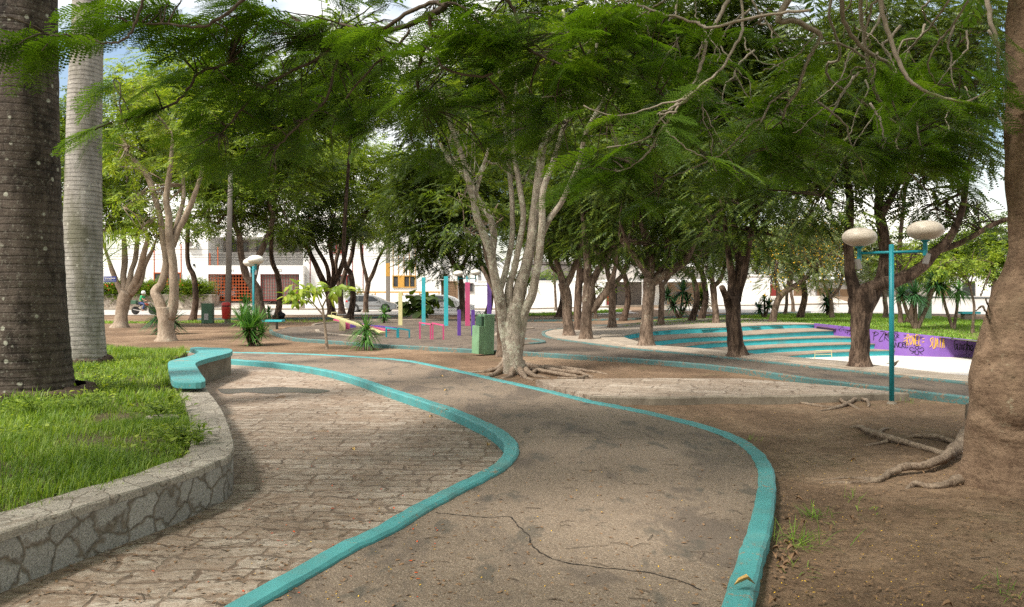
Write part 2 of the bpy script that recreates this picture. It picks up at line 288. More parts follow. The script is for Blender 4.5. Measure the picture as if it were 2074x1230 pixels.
MT['grassfar'] = leafmat('lawn_blade', (.08, .18, .02), (.17, .30, .035), (.33, .44, .08), .35, .8)
MT['lawn'] = m_dirt('lawn_soil', (.16, .19, .045), (.07, .075, .025), (.11, .14, .03), .5)
MT['bedsoil'] = m_dirt('bed_soil', (.10, .095, .04), (.05, .035, .022), (.07, .06, .03), .6)
MT['flow_y'] = mat('yellow_flower', (.75, .42, .02), (.8, .5, .05), 9, .7, 0); MT['flow_r'] = mat('red_flower', (.6, .05, .02), (.7, .12, .04), 9, .6, 0)
MT['dry'] = mat('dry_leaf', (.25, .15, .08), (.15, .085, .045), 18, .8, .2); MT['dryy'] = mat('yellow_dry_leaf', (.50, .32, .10), (.42, .26, .09), 18, .7, .2)
MT['petal'] = mat('red_petal', (.55, .05, .02), (.6, .14, .03), 30, .6, 0); MT['crack'] = mat('crack_dark', (.022, .017, .013), None, 9, 1, 0)
MT['water'] = mat('puddle_water', (.07, .062, .055), (.10, .085, .07), 3, .33, .03, spec=.6)
# ------------------------------------------------ builders
def link(me, name, m, parent=None, smooth=False):
    o = bpy.data.objects.new(name, me); COL.objects.link(o)
    if m is not None:
        for x in (m if isinstance(m, (list, tuple)) else [m]): me.materials.append(x)
    if smooth: me.polygons.foreach_set('use_smooth', [True] * len(me.polygons))
    if parent is not None: o.parent = parent
    return o
def tag(o, label, cat=None, group=None, kind=None):
    if label: o['label'] = label
    if cat: o['category'] = cat
    if group: o['group'] = group
    if kind: o['kind'] = kind
    return o
def thing(name, label, cat, loc=(0, 0, 0), rz=0, group=None):
    o = bpy.data.objects.new(name, None); COL.objects.link(o); o.location = loc; o.rotation_euler = (0, 0, rz); o.empty_display_size = .2
    return tag(o, label, cat, group)
def copy_tree(o, parent=None, loc=None, rz=None):
    c = o.copy(); COL.objects.link(c)
    if parent is not None: c.parent = parent
    if loc is not None: c.location = loc
    if rz is not None: c.rotation_euler = (0, 0, rz)
    for ch in [x for x in COL.objects if x.parent == o]: copy_tree(ch, c)
    return c
def keep(o):    # parts authored in world space under an Empty
    o.matrix_parent_inverse = o.parent.matrix_world.inverted() if False else Matrix.Translation(-o.parent.location) if o.parent.rotation_euler[2] == 0 else (Matrix.Translation(o.parent.location) @ Matrix.Rotation(o.parent.rotation_euler[2], 4, 'Z')).inverted()
    return o
class MB:
    def __init__(s): s.v = []; s.f = []
    def add(s, vs, fs):
        o = len(s.v); s.v += [tuple(x) for x in vs]; s.f += [tuple(i + o for i in f) for f in fs]; return s
    def box(s, x0, x1, y0, y1, z0, z1, M=None):
        vs = [Vector(p) for p in ((x0, y0, z0), (x1, y0, z0), (x1, y1, z0), (x0, y1, z0), (x0, y0, z1), (x1, y0, z1), (x1, y1, z1), (x0, y1, z1))]
        if M is not None: vs = [M @ p for p in vs]
        return s.add(vs, [(0, 3, 2, 1), (4, 5, 6, 7), (0, 1, 5, 4), (1, 2, 6, 5), (2, 3, 7, 6), (3, 0, 4, 7)])
    def px(s, u0, v0, u1, v1, d, th):     # box whose front face sits at depth d
        a = A(u0, v1, d); b = A(u1, v0, d); return s.box(a.x, b.x, d, d + th, a.z, b.z)
    def prism(s, poly, z0, z1, M=None):
        n = len(poly); g = lambda z, i: z(poly[i][0], poly[i][1]) if callable(z) else z
        vs = [Vector((poly[i][0], poly[i][1], g(z0, i))) for i in range(n)] + [Vector((poly[i][0], poly[i][1], g(z1, i))) for i in range(n)]
        if M is not None: vs = [M @ p for p in vs]
        a = sum(poly[i][0] * poly[(i + 1) % n][1] - poly[(i + 1) % n][0] * poly[i][1] for i in range(n))
        idx = list(range(n)) if a > 0 else list(range(n))[::-1]
        fs = [tuple(idx[::-1]), tuple(n + i for i in idx)]
        for k in range(n): i, j = idx[k], idx[(k + 1) % n]; fs.append((i, j, n + j, n + i))
        return s.add(vs, fs)
    def tube(s, pts, rad, n=8, cap=True, wob=0):
        pts = [Vector(p) for p in pts]; m = len(pts)
        if not hasattr(rad, '__len__'): rad = [rad] * m
        vs = []; up = None
        for i in range(m):
            t = (pts[min(i + 1, m - 1)] - pts[max(i - 1, 0)])
            if t.length < 1e-9: t = Vector((0, 0, 1))
            t.normalize()
            if up is None: up = t.orthogonal().normalized()
            else:
                up = up - t * up.dot(t)
                up = up.normalized() if up.length > 1e-6 else t.orthogonal().normalized()
            bi = t.cross(up)
            for k in range(n):
                a = 2 * pi * k / n; r = rad[i] * (1 + (wob * math.sin(a * 3 + i * .9) if wob else 0))
                vs.append(pts[i] + (up * math.cos(a) + bi * math.sin(a)) * r)
        fs = [(i * n + k, i * n + (k + 1) % n, (i + 1) * n + (k + 1) % n, (i + 1) * n + k) for i in range(m - 1) for k in range(n)]
        if cap: fs += [tuple(range(n))[::-1], tuple((m - 1) * n + k for k in range(n))]
        return s.add(vs, fs)
    def lathe(s, prof, c=(0, 0, 0), n=20, M=None):
        vs = []; c = Vector(c)
        for r, z in prof:
            for k in range(n):
                a = 2 * pi * k / n; p = Vector((r * math.cos(a), r * math.sin(a), z)); p = (M @ p) if M is not None else p
                vs.append(p + c)
        fs = [(i * n + k, i * n + (k + 1) % n, (i + 1) * n + (k + 1) % n, (i + 1) * n + k) for i in range(len(prof) - 1) for k in range(n)]
        fs += [tuple(range(n))[::-1], tuple((len(prof) - 1) * n + k for k in range(n))]
        return s.add(vs, fs)
    def sph(s, c, rx, ry, rz, n=14, m=9):
        prof = [(max(1e-3, math.cos(-pi / 2 + pi * i / m)), math.sin(-pi / 2 + pi * i / m)) for i in range(m + 1)]
        M = Matrix.Diagonal((rx, ry, rz, 1)); return s.lathe(prof, c, n, M)
    def build(s, name, m, parent=None, smooth=False, bevel=0, ang=None):
        me = bpy.data.meshes.new(name); me.from_pydata([tuple(p) for p in s.v], [], s.f); me.update()
        if bevel:
            bm = bmesh.new(); bm.from_mesh(me)
            es = [e for e in bm.edges if len(e.link_faces) == 2 and e.calc_face_angle(0) > .5]
            bmesh.ops.bevel(bm, geom=es, offset=bevel, segments=2, affect='EDGES', profile=.6); bm.to_mesh(me); bm.free()
        o = link(me, name, m, parent, smooth)
        if smooth and ang: me.set_sharp_from_angle(angle=ang) if hasattr(me, 'set_sharp_from_angle') else None
        return o
def npmesh(name, V, T, m, parent=None):
    me = bpy.data.meshes.new(name); V = np.asarray(V, np.float32); T = np.asarray(T, np.int32)
    me.vertices.add(len(V)); me.vertices.foreach_set('co', V.ravel())
    k = T.shape[1]; me.loops.add(T.size); me.loops.foreach_set('vertex_index', T.ravel())
    me.polygons.add(len(T)); me.polygons.foreach_set('loop_start', np.arange(0, T.size, k, dtype=np.int32))
    me.polygons.foreach_set('loop_total', np.full(len(T), k, np.int32)); me.update(calc_edges=True)
    return link(me, name, m, parent)
def cr_(pts, n=8):
    P = np.array(pts, float); out = []
    Q = np.vstack([2 * P[0] - P[1], P, 2 * P[-1] - P[-2]])
    for i in range(1, len(Q) - 2):
        for j in range(n):
            t = j / n; a, b, c, d = Q[i - 1], Q[i], Q[i + 1], Q[i + 2]
            out.append(.5 * ((2 * b) + (-a + c) * t + (2 * a - 5 * b + 4 * c - d) * t * t + (-a + 3 * b - 3 * c + d) * t ** 3))
    out.append(P[-1]); return [tuple(x) for x in out]
def pxpath(pts, z=None, n=8): return cr_([tuple(G(u, v, z))[:2] for u, v in pts], n)
def zf(z): return z if callable(z) else (lambda x, y: z)
def offset(path, o):
    r = []
    for i, p in enumerate(path):
        a = path[max(0, i - 1)]; b = path[min(len(path) - 1, i + 1)]; dx, dy = b[0] - a[0], b[1] - a[1]; l = math.hypot(dx, dy) or 1
        r.append((p[0] - dy / l * o, p[1] + dx / l * o))
    return r
def resample(path, step):
    out = [path[0]]; acc = 0
    for a, b in zip(path, path[1:]):
        l = math.hypot(b[0] - a[0], b[1] - a[1])
        while acc + l >= step and l > 0:
            t = (step - acc) / l; a = (a[0] + (b[0] - a[0]) * t, a[1] + (b[1] - a[1]) * t); out.append(a); l = math.hypot(b[0] - a[0], b[1] - a[1]); acc = 0
        acc += l
    out.append(path[-1]); return out
def kerb(name, path, w_, top, bot, m, label=None, bev=.018, step=.12, jit=.006):
    path = resample(path, step); T = zf(top); Bt = zf(bot); mb = MB(); rows = []
    for i, p in enumerate(path):
        j = rnd.uniform(-jit, jit); jz = rnd.uniform(-jit, jit) * .7
        a = path[max(0, i - 1)]; b = path[min(len(path) - 1, i + 1)]; dx, dy = b[0] - a[0], b[1] - a[1]; l = math.hypot(dx, dy) or 1
        nx, ny = -dy / l, dx / l; t = T(*p[:2]) + jz; bo = Bt(*p[:2])
        prof = [(-w_ / 2, bo), (-w_ / 2 + rnd.uniform(-jit, jit) * .6, t - bev), (-w_ / 2 + bev, t), (w_ / 2 - bev, t), (w_ / 2 + rnd.uniform(-jit, jit) * .6, t - bev), (w_ / 2, bo)]
        rows.append([(p[0] + nx * (q + j), p[1] + ny * (q + j), z) for q, z in prof])
    k = 6; vs = [x for r in rows for x in r]; fs = [(i * k + q, (i + 1) * k + q, (i + 1) * k + q + 1, i * k + q + 1)[::-1] for i in range(len(rows) - 1) for q in range(5)]
    fs += [tuple(range(6)), tuple((len(rows) - 1) * k + q for q in range(6))[::-1]]
    mb.add(vs, fs); o = mb.build(name, m); bmn(o.data); tag(o, label, None, None, 'structure'); return o
def bmn(me):
    bm = bmesh.new(); bm.from_mesh(me); bmesh.ops.recalc_face_normals(bm, faces=bm.faces); bm.to_mesh(me); bm.free()
def drape(name, poly, z, m, cell=1.0, skirt=0, parent=None, label=None, kind='structure', up=0.0):
    bm = bmesh.new(); vs = [bm.verts.new((p[0], p[1], 0)) for p in poly]; f = bm.faces.new(vs)
    if f.normal.z < 0 or (bm.normal_update() or f.normal.z < 0): f.normal_flip()
    bmesh.ops.triangulate(bm, faces=bm.faces[:])
    xs = [p[0] for p in poly]; ys = [p[1] for p in poly]
    if cell:
        for ax, lo, hi in ((0, min(xs), max(xs)), (1, min(ys), max(ys))):
            c = math.ceil(lo / cell) * cell
            while c < hi:
                no = (1, 0, 0) if ax == 0 else (0, 1, 0); co = (c, 0, 0) if ax == 0 else (0, c, 0)
                bmesh.ops.bisect_plane(bm, geom=bm.verts[:] + bm.edges[:] + bm.faces[:], plane_co=co, plane_no=no); c += cell
    Z = zf(z)
    for v in bm.verts: v.co.z = Z(v.co.x, v.co.y) + up
    if skirt:
        es = [e for e in bm.edges if e.is_boundary]; r = bmesh.ops.extrude_edge_only(bm, edges=es)
        for g in r['geom']:
            if isinstance(g, bmesh.types.BMVert): g.co.z -= skirt
    me = bpy.data.meshes.new(name); bm.to_mesh(me); bm.free(); o = link(me, name, m, parent)
    tag(o, label, None, None, kind if parent is None else None); return o
def inpoly(x, y, poly):
    x = np.asarray(x); y = np.asarray(y); c = np.zeros(x.shape, bool); n = len(poly); j = n - 1
    for i in range(n):
        xi, yi = poly[i][:2]; xj, yj = poly[j][:2]
        k = ((yi > y) != (yj > y)) & (x < (xj - xi) * (y - yi) / (yj - yi + 1e-12) + xi); c ^= k; j = i
    return c
# ------------------------------------------------ foliage templates: forward = +X, up = +Z, unit length
def T_leaf(w=.32, bend=.18):      # one pointed leaf, 4 triangles, creased
    V = [(0, 0, 0), (.35, w / 2, .04), (.35, -w / 2, .04), (.38, 0, 0), (.75, w * .36, -bend * .4), (.75, -w * .36, -bend * .4), (1, 0, -bend)]
    T = [(0, 3, 1), (0, 2, 3), (3, 4, 1), (2, 5, 3), (3, 6, 4), (5, 6, 3)]
    return np.array(V), np.array(T)
def T_sprig(n=6, ll=.34, lw=.12, seed=0, ang=50):      # twig with alternate leaves
    r = random.Random(seed); V = []; T = []
    V += [(0, -.006, 0), (0, .006, 0), (1, 0, -.12)]; T.append((0, 2, 1))
    for i in range(n):
        t = .12 + .85 * i / max(1, n - 1); s = 1 if i % 2 else -1; a = R(ang + r.uniform(-18, 18)) * s if i < n - 1 else 0; l = ll * r.uniform(.8, 1.15)
        c, sn = math.cos(a), math.sin(a); z0 = -.12 * t * t; dz = r.uniform(-.35, .12) * l; o = len(V)
        V += [(t, 0, z0), (t + c * l * .5 - sn * lw / 2, sn * l * .5 + c * lw / 2, z0 + dz * .3), (t + c * l, sn * l, z0 + dz), (t + c * l * .5 + sn * lw / 2, sn * l * .5 - c * lw / 2, z0 + dz * .3 + .02)]
        T += [(o, o + 2, o + 1), (o, o + 3, o + 2)]
    return np.array(V), np.array(T)
def T_pinn(n=9, ll=.2, lw=.055, droop=.25, seed=0):       # pinnate leaf: paired leaflets
    r = random.Random(seed); V = [(0, -.005, 0), (0, .005, 0), (1, 0, -droop)]; T = [(0, 2, 1)]
    for i in range(n):
        t = .12 + .88 * i / (n - 1); z0 = -droop * t * t
        for s in (1, -1):
            a = R(58 + r.uniform(-8, 8)) * s; l = ll * (1 - .45 * abs(t - .45) / .55) * r.uniform(.85, 1.1); c, sn = math.cos(a), math.sin(a); dz = -.25 * l; o = len(V)
            V += [(t - lw * .4, 0, z0), (t + lw * .6, 0, z0), (t + c * l, sn * l, z0 + dz)]; T.append((o, o + 1, o + 2) if s > 0 else (o, o + 2, o + 1))
    return np.array(V), np.array(T)
def T_frond(n=13, m=9, seed=0, droop=.22, simple=False):     # bipinnate frond
    r = random.Random(seed); V = []; T = []
    K = 5
    for i in range(K):
        t0, t1 = i / K, (i + 1) / K; o = len(V); w0 = .0055 * (1 - t0 * .7); w1 = .0055 * (1 - t1 * .7)
        V += [(t0, -w0, -droop * t0 * t0), (t0, w0, -droop * t0 * t0), (t1, -w1, -droop * t1 * t1), (t1, w1, -droop * t1 * t1)]; T += [(o, o + 2, o + 1), (o + 1, o + 2, o + 3)]
    for i in range(n):
        t = .16 + .84 * i / (n - 1); z0 = -droop * t * t
        for s in (1, -1):
            pl = .30 * (1 - .62 * abs((t - .5) / .5) ** 2.2) * r.uniform(.9, 1.06); a = R(62 - 24 * t + r.uniform(-5, 5)) * s
            d = np.array((math.cos(a), math.sin(a), 0)); q = np.array((-math.sin(a), math.cos(a), 0)); dr = r.uniform(.12, .32) * pl
            if simple:
                o = len(V); wv = .021 if n > 12 else .03; e = np.array((t, 0, z0)) + d * pl + np.array((0, 0, -dr)); mid = np.array((t, 0, z0)) + d * pl * .5 + np.array((0, 0, -dr * .35))
                V += [(t, 0, z0), tuple(mid + q * wv), tuple(e), tuple(mid - q * wv)]; T += [(o, o + 2, o + 1), (o, o + 3, o + 2)]; continue
            for j in range(m):
                w_ = (j + .8) / m; p = np.array((t, 0, z0)) + d * pl * w_ + np.array((0, 0, -dr * w_ * w_)); lw = pl / m * .56; l = .036 * (1 - .35 * w_)
                for s2 in (1, -1):
                    o = len(V); tip = p + q * l * s2 + d * l * .35 + np.array((0, 0, -.004)); V += [tuple(p - d * lw), tuple(p + d * lw), tuple(tip)]
                    T.append((o, o + 1, o + 2) if s2 > 0 else (o, o + 2, o + 1))
    return np.array(V), np.array(T)
def scatter(tpl, P, fwd, up, sc):
    P = np.asarray(P, float); fwd = np.asarray(fwd, float); fwd /= np.linalg.norm(fwd, axis=1, keepdims=True) + 1e-9
    up = np.asarray(up, float); side = np.cross(up, fwd); side /= np.linalg.norm(side, axis=1, keepdims=True) + 1e-9; upn = np.cross(fwd, side)
    sc = np.asarray(sc, float); V, T = tpl
    W = P[:, None, :] + sc[:, None, None] * (V[None, :, 0:1] * fwd[:, None] + V[None, :, 1:2] * side[:, None] + V[None, :, 2:3] * upn[:, None])
    n = len(P); TT = T[None] + (np.arange(n) * len(V))[:, None, None]
    return W.reshape(-1, 3), TT.reshape(-1, 3)
def merge(parts):
    Vs = []; Ts = []; o = 0
    for V, T in parts: Vs.append(V); Ts.append(T + o); o += len(V)
    return np.vstack(Vs), np.vstack(Ts)
SPR = [T_sprig(8, .36, .16, s) for s in range(3)]; SPRN = [T_sprig(10, .40, .11, s, 42) for s in range(3)]
PIN = [T_pinn(8, .27, .125, .28, s) for s in range(3)]; FRO = [T_frond(15, 6, s, .2 + .06 * s) for s in range(4)]; FRS = [T_frond(10, 0, 9, .2, True)]
def cloud(blobs, tpls, size, dens, clump=.45, flat=.5, shell=.55, out=.7, droop=.3, lpc=14, rng=RNG):
    """clumps of leaves through ellipsoids; blobs: (centre, radii)"""
    parts = []; cl = []
    for c, r in blobs:
        c = np.array(c, float); r = np.array(r, float); vol = r[0] * r[1] * r[2] * 4.19; nc = max(3, int(dens * vol ** .85))
        d = rng.normal(size=(nc, 3)); d /= np.linalg.norm(d, axis=1, keepdims=True); rr = shell + (1 - shell) * rng.random(nc) ** .5
        rr = np.where(rng.random(nc) < .25, rng.random(nc), rr)
        C = c + d * rr[:, None] * r; cl.append(C)
        k = rng.poisson(lpc, nc) + 3; idx = np.repeat(np.arange(nc), k); n = len(idx)
        off = rng.normal(size=(n, 3)) * clump * (.5 + .7 * rng.random(nc))[idx][:, None] * np.array((1, 1, flat))
        P = C[idx] + off; o = (P - c); o /= np.linalg.norm(o, axis=1, keepdims=True) + 1e-6
        f = o * out + off / clump * .6 + rng.normal(size=(n, 3)) * .45; f[:, 2] = f[:, 2] * .5 - droop
        up = rng.normal(size=(n, 3)) * .35 + np.array((0, 0, 1.)); s = size * rng.uniform(.7, 1.3, n)
        w_ = rng.integers(0, len(tpls), n)
        for q in range(len(tpls)):
            k_ = w_ == q
            if k_.any(): parts.append(scatter(tpls[q], P[k_], f[k_], up[k_], s[k_]))
    return parts, np.vstack(cl)
def limb(mb, a, b, r0, r1, sag=.12, n=7, sides=6, jit=.08, rg=rnd):
    a = Vector(a); b = Vector(b); l = (b - a).length; pts = []; k = Vector((rg.uniform(-1, 1), rg.uniform(-1, 1), rg.uniform(.2, 1))) * l * sag
    for i in range(n + 1):
        t = i / n; j = Vector((rg.uniform(-1, 1), rg.uniform(-1, 1), rg.uniform(-1, 1))) * l * jit * .25 * (0 < i < n)
        pts.append(a.lerp(b, t) + k * (4 * t * (1 - t)) * .5 + j)
    mb.tube(pts, [r0 + (r1 - r0) * i / n for i in range(n + 1)], sides); return pts
def tree(name, label, cat, base, stems, blobs, tpls, lm, bm_, size=.3, dens=3., clump=.4, flat=.55, d=None, group=None, z=None, bd=None, sides=10, lpc=14, branch=True, droop=.3, shell=.55, flare=1.5, extra=None, seed=1, roots=0, twr=.5, rk=1.0):
    """stems: list of (pixel points (u,v,half-width px), depth drift m at the end); blobs in pixels (u,v,ru,rv,[depth offset],[depth radius])"""
    rg = random.Random(seed); rng = np.random.default_rng(seed)
    g = G(base[0], base[1], z); d = d or g.y
    t = thing(name, label, cat, (g.x, g.y, g.z), 0, group); mb = MB(); ends = []
    for k, (pts, drift) in enumerate(stems):
        P = cr_(pts, 6); n = len(P); W = []; Rr = []
        for i, (u, v, r) in enumerate(P):
            dd = d + drift * (i / (n - 1)) ** 1.3; W.append(A(u, v, dd)); Rr.append(max(.008, rk * r * dd / F))
        if k == 0 and flare:
            for i in range(n):
                h = W[i].z - g.z
                Rr[i] *= 1 + (flare - 1) * math.exp(-max(0, h) / .16)
            W[0] = Vector((W[0].x, W[0].y, g.z - .08))
        mb.tube(W, Rr, sides, wob=.06); ends += [(W[-1], Rr[-1]), (W[-4], Rr[-4])]
    WB = []
    for b in blobs:
        u, v, ru, rv = b[:4]; od = b[4] if len(b) > 4 else 0; dr = b[5] if len(b) > 5 else max(ru, rv) * d / F
        dd = d + od; WB.append((tuple(A(u, v, dd)), (ru * dd / F, dr, rv * dd / F)))
    parts, cl = cloud(WB, tpls, size, dens, clump, flat, shell, droop=droop, lpc=lpc, rng=rng)
    if branch:
        for c, r in WB:
            c = Vector(c); e, er = min(ends, key=lambda q: (q[0] - c).length)
            r0 = max(.012, er * .75); mid = limb(mb, e, c, r0, r0 * .4, .15, rg=rg)
            near = cl[np.argsort(((cl - np.array(c)) ** 2).sum(1))][: max(8, int(len(cl) / len(WB)))]
            for q in range(min(9, len(near))):
                p = near[rg.randrange(len(near))]; s_ = mid[rg.randrange(2, len(mid))]; limb(mb, s_, p, r0 * twr, .008, .2, 5, 5, rg=rg)
    if roots:
        for q in range(roots):
            a = rg.uniform(0, 2 * pi); rr = stems[0][0][0][2] * d / F; l = rg.uniform(2.2, 4.5) * rr; pp = []
            for i in range(8):
                tt = i / 7; aa = a + .5 * math.sin(tt * 3 + q); pp.append((g.x + math.cos(aa) * (rr * .6 + l * tt), g.y + math.sin(aa) * (rr * .6 + l * tt), g.z + .11 * (1 - tt) ** 2 * rr / .2 - .02 - .05 * tt))
            mb.tube(pp, [rr * .38 * (1 - .8 * i / 7) for i in range(8)], 7, wob=.1)
    tr = mb.build('trunk', bm_, t, smooth=True); keep(tr)
    V, T = merge(parts); keep(npmesh('crown', V, T, lm, t))
    if extra: extra(t, WB, cl, rng)
    return t
# ================================================= GROUND
ZG = -0.1
ARENA_IN_PX = [(1649, 655, .30), (1560, 657, .27), (1471, 661, .21), (1390, 665, .12), (1325, 669.5, .05), (1280, 675, .01), (1262, 680, .0), (1275, 687, .0), (1328, 697.5, .02), (1398, 702.5, .02), (1515, 713.5, .02), (1603, 721.5, .02), (1713, 730.5, .02), (1947, 758, .02)]
rim_pts = [tuple(G(u, v, z))[:2] for u, v, z in ARENA_IN_PX]
rim_path = cr_(rim_pts, 6)
wallp = [rim_pts[0], (12.6, 30.7), (12.9, 29.6), (13.3, 28.8), (13.8, 28.2), (15, 27.6), (17, 27.3), (19.5, 27.1), (23, 27)]
wall_path = cr_(wallp, 5)
near_ext = [(10.2, 14.0), (13, 13.0), (18, 13.5), (23, 17)]
ARENA = rim_path + near_ext + [(23.2, 22)] + wall_path[::-1][:-1]
def rimz(x, y): return ter(x, y) + .10
def sbase(x): return .30 - .27 * S((12.6 - x) / 8)
# terrain sheet with a hole where the arena is sunk
xs = np.concatenate([np.linspace(-420, -30, 24)[:-1], np.arange(-30, 32, .25), np.linspace(32, 420, 24)])
ys = np.concatenate([np.linspace(-40, -2, 10)[:-1], np.arange(-2, 48, .25), np.linspace(48, 120, 30)[:-1], np.linspace(120, 700, 14)])
XX, YY = np.meshgrid(xs, ys, indexing='ij'); s1 = np.clip((XX - 3) / 9, 0, 1); s1 = s1 * s1 * (3 - 2 * s1); s2 = np.clip((YY - 22) / 8, 0, 1); s2 = s2 * s2 * (3 - 2 * s2)
ZZ = -.1 + .3 * s1 * s2 - .36 * np.exp(-(((XX - 17.8) / 3.2) ** 2 + ((YY - 28.6) / 3.0) ** 2))
s3 = np.clip((YY - 62) / 46, 0, 1); s4 = np.clip((XX - 18) / 16, 0, 1); ZZ = ZZ + .85 * s3 * s3 * (3 - 2 * s3) * s4 * s4 * (3 - 2 * s4)
fine = (YY < 32) & (XX > -8) & (XX < 12); ZZ = ZZ + np.where(fine, .012 * np.sin(XX * 2.1 + YY) * np.sin(YY * 1.7 - XX * .6) + .006 * np.sin(XX * 5 + 1) * np.sin(YY * 4.1), 0)
nx, ny = XX.shape; I = (np.arange(nx - 1)[:, None] * ny + np.arange(ny - 1)[None, :]).ravel(); cxm = (XX[:-1, :-1] + XX[1:, 1:]).ravel() / 2; cym = (YY[:-1, :-1] + YY[1:, 1:]).ravel() / 2
kk = ~inpoly(cxm, cym, ARENA)
# shrink hole edges: keep cells only partly inside
I = I[kk]; Q = np.stack([I, I + ny, I + ny + 1, I + 1], 1)
Vg = np.stack([XX.ravel(), YY.ravel(), ZZ.ravel()], 1)
tag(npmesh('ground', Vg, Q, MT['dirt']), 'packed brown earth between the trees', None, None, 'structure')

# ---- curved kerbs and paths of the foreground
KI_PX = [(330, 724), (400, 725), (465, 728), (560, 735), (650, 748), (720, 765), (800, 792), (900, 824), (980, 857), (1022, 882), (1036, 903), (1030, 924), (1000, 950), (930, 986), (860, 1022), (780, 1068), (700, 1105), (600, 1162), (480, 1230), (300, 1345), (60, 1500)]
KO_PX = [(330, 712), (450, 713), (600, 716), (740, 723), (830, 731), (930, 751), (1000, 767), (1100, 789), (1200, 813), (1300, 832), (1400, 856), (1470, 878), (1520, 905), (1546, 937), (1553, 975), (1548, 1020), (1540, 1060), (1520, 1120), (1490, 1225), (1440, 1370), (1330, 1640)]
ki = pxpath(KI_PX, .03); ko = pxpath(KO_PX, .02)
drape('asphalt_path', ki + ko[::-1], 0.0, MT['asphalt'], 1.0, skirt=.2, label='winding worn asphalt path between two turquoise kerbs')
kerb('kerb', ki, .15, .035, -.16, MT['turq'], 'turquoise painted kerb curving round the stone paving')
kerb('kerb', ko, .14, .022, -.16, MT['turq'], 'turquoise painted kerb on the outer right side of the asphalt path')
# stone paving
WO_PX = [(-160, 1262), (0, 1197), (120, 1150), (250, 1095), (340, 1057), (420, 1020), (462, 998), (474, 975), (470, 935), (452, 880), (430, 835), (412, 795), (404, 770)]   # foot of the stone wall
WTO = [(-160, 1135), (0, 1078), (120, 1040), (230, 1005), (340, 972), (420, 942), (462, 925), (474, 905), (470, 880), (455, 840), (438, 812), (424, 795), (416, 780)]
WTI = [(-160, 1075), (0, 1047), (100, 1020), (190, 990), (290, 958), (350, 943), (385, 928), (388, 910), (388, 880), (384, 850), (374, 820), (364, 800), (356, 780)]
pav = [(-7, 2.2), (-7, 14.6), tuple(G(330, 726, ZG))[:2]] + ki[3:] 
pl = [p for p in ki]; polyp = [(-9, 2.0), (-9, 17.2)] + pl + [(-.9, 2.0)]
drape('stone_paving', polyp, ZG + .015, MT['paving'], 0, label='sandy stone paving laid in rough courses')
# puddle
pp = [tuple(G(u, v, ZG))[:2] for u, v in ((440, 790), (500, 789), (560, 786), (640, 790), (668, 794), (640, 799), (590, 797), (545, 800), (500, 797), (455, 800))]
drape('puddle_water', cr_(pp + [pp[0]], 4)[:-1], ZG + .0195, MT['water'], 0, label='shallow puddle on the stone paving near the bench')
# second path with its kerbs
K2_PX = [(548, 668), (556, 674), (598, 685), (660, 690), (764, 698), (850, 702), (950, 708), (1058, 713), (1200, 722), (1362, 733), (1500, 747), (1650, 768), (1800, 786), (1947, 804), (2150, 832)]
K3_PX = [(2150, 800), (1947, 775), (1800, 760), (1650, 744), (1466, 724), (1276, 706), (1180, 694), (1115, 684), (1100, 675), (1112, 669), (1142, 665.5), (1200, 661.5), (1294, 658), (1380, 656), (1470, 654)]
k2 = pxpath(K2_PX, -.0); k3 = pxpath(K3_PX, -.03)
tz = lambda o: (lambda x, y: ter(x, y) + o)
p2 = k2[5:] + k3[:12 * 8] + [tuple(G(980, 652, ZG))[:2], tuple(G(900, 648, ZG))[:2], tuple(G(800, 646, ZG))[:2], tuple(G(720, 648, ZG))[:2], tuple(G(634, 662, ZG))[:2], tuple(G(582, 665, ZG))[:2]]
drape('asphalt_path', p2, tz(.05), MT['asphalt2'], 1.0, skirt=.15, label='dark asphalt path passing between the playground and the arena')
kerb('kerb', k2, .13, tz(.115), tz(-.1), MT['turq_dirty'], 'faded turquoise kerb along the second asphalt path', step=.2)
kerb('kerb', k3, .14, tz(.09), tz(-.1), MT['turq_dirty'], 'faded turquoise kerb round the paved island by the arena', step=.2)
# paved island in front of the arena
isl = k3[:] + [tuple(G(1560, 652, .15))[:2], rim_path[0]] + rim_path[1:] + near_ext[:2] + [(14, 9)]
drape('paved_island', isl, tz(.065), MT['rim'], 1.0, label='pale concrete terrace round the sunken arena')
# flagstone platform between the paths
fl = [tuple(G(u, v, .0))[:2] for u, v in ((1085, 770), (1300, 767), (1500, 768), (1600, 775), (1710, 784), (1830, 797), (1700, 801), (1466, 803), (1330, 806), (1200, 803), (1130, 789))]
fo = drape('stone_platform', fl, 0.01, MT['flag'], 0, skirt=.2, label='low flagstone platform between the two paths')
kerb('kerb', [tuple(G(u, v, .012))[:2] for u, v in ((1195, 803), (1330, 806), (1466, 803), (1600, 802), (1700, 800), (1790, 797), (1838, 797))], .10, .02, -.15, MT['conc'], 'bare brown concrete edge of the flagstone platform')
# playground rings
def ring(name, px, z, label, w_=.16):
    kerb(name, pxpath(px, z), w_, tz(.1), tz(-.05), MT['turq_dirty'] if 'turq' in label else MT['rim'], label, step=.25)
ring('kerb', [(634, 661), (650, 658), (700, 654.5), (760, 653)], ZG, 'pale concrete kerb of the seesaw circle')
ring('kerb', [(642, 672), (650, 677), (700, 683), (760, 687)], ZG, 'short pale kerb between path and seesaws')
ring('kerb', [(1056, 690), (1085, 692), (1101, 697), (1085, 700), (1050, 702)], ZG, 'turquoise ended kerb tongue behind the pale tree')
ring('kerb', [(1004, 684), (1010, 678), (1030, 672), (1080, 668)], ZG, 'pale curved kerb left of the paved island')
ring('kerb', [(750, 651), (850, 650), (1000, 649), (1150, 646), (1250, 642)], ZG, 'straight pale kerb behind the playground', .2)
ring('kerb', [(395, 648), (560, 647.5), (700, 646), (830, 642)], ZG, 'long turquoise edged kerb beside the sunny street', .2)
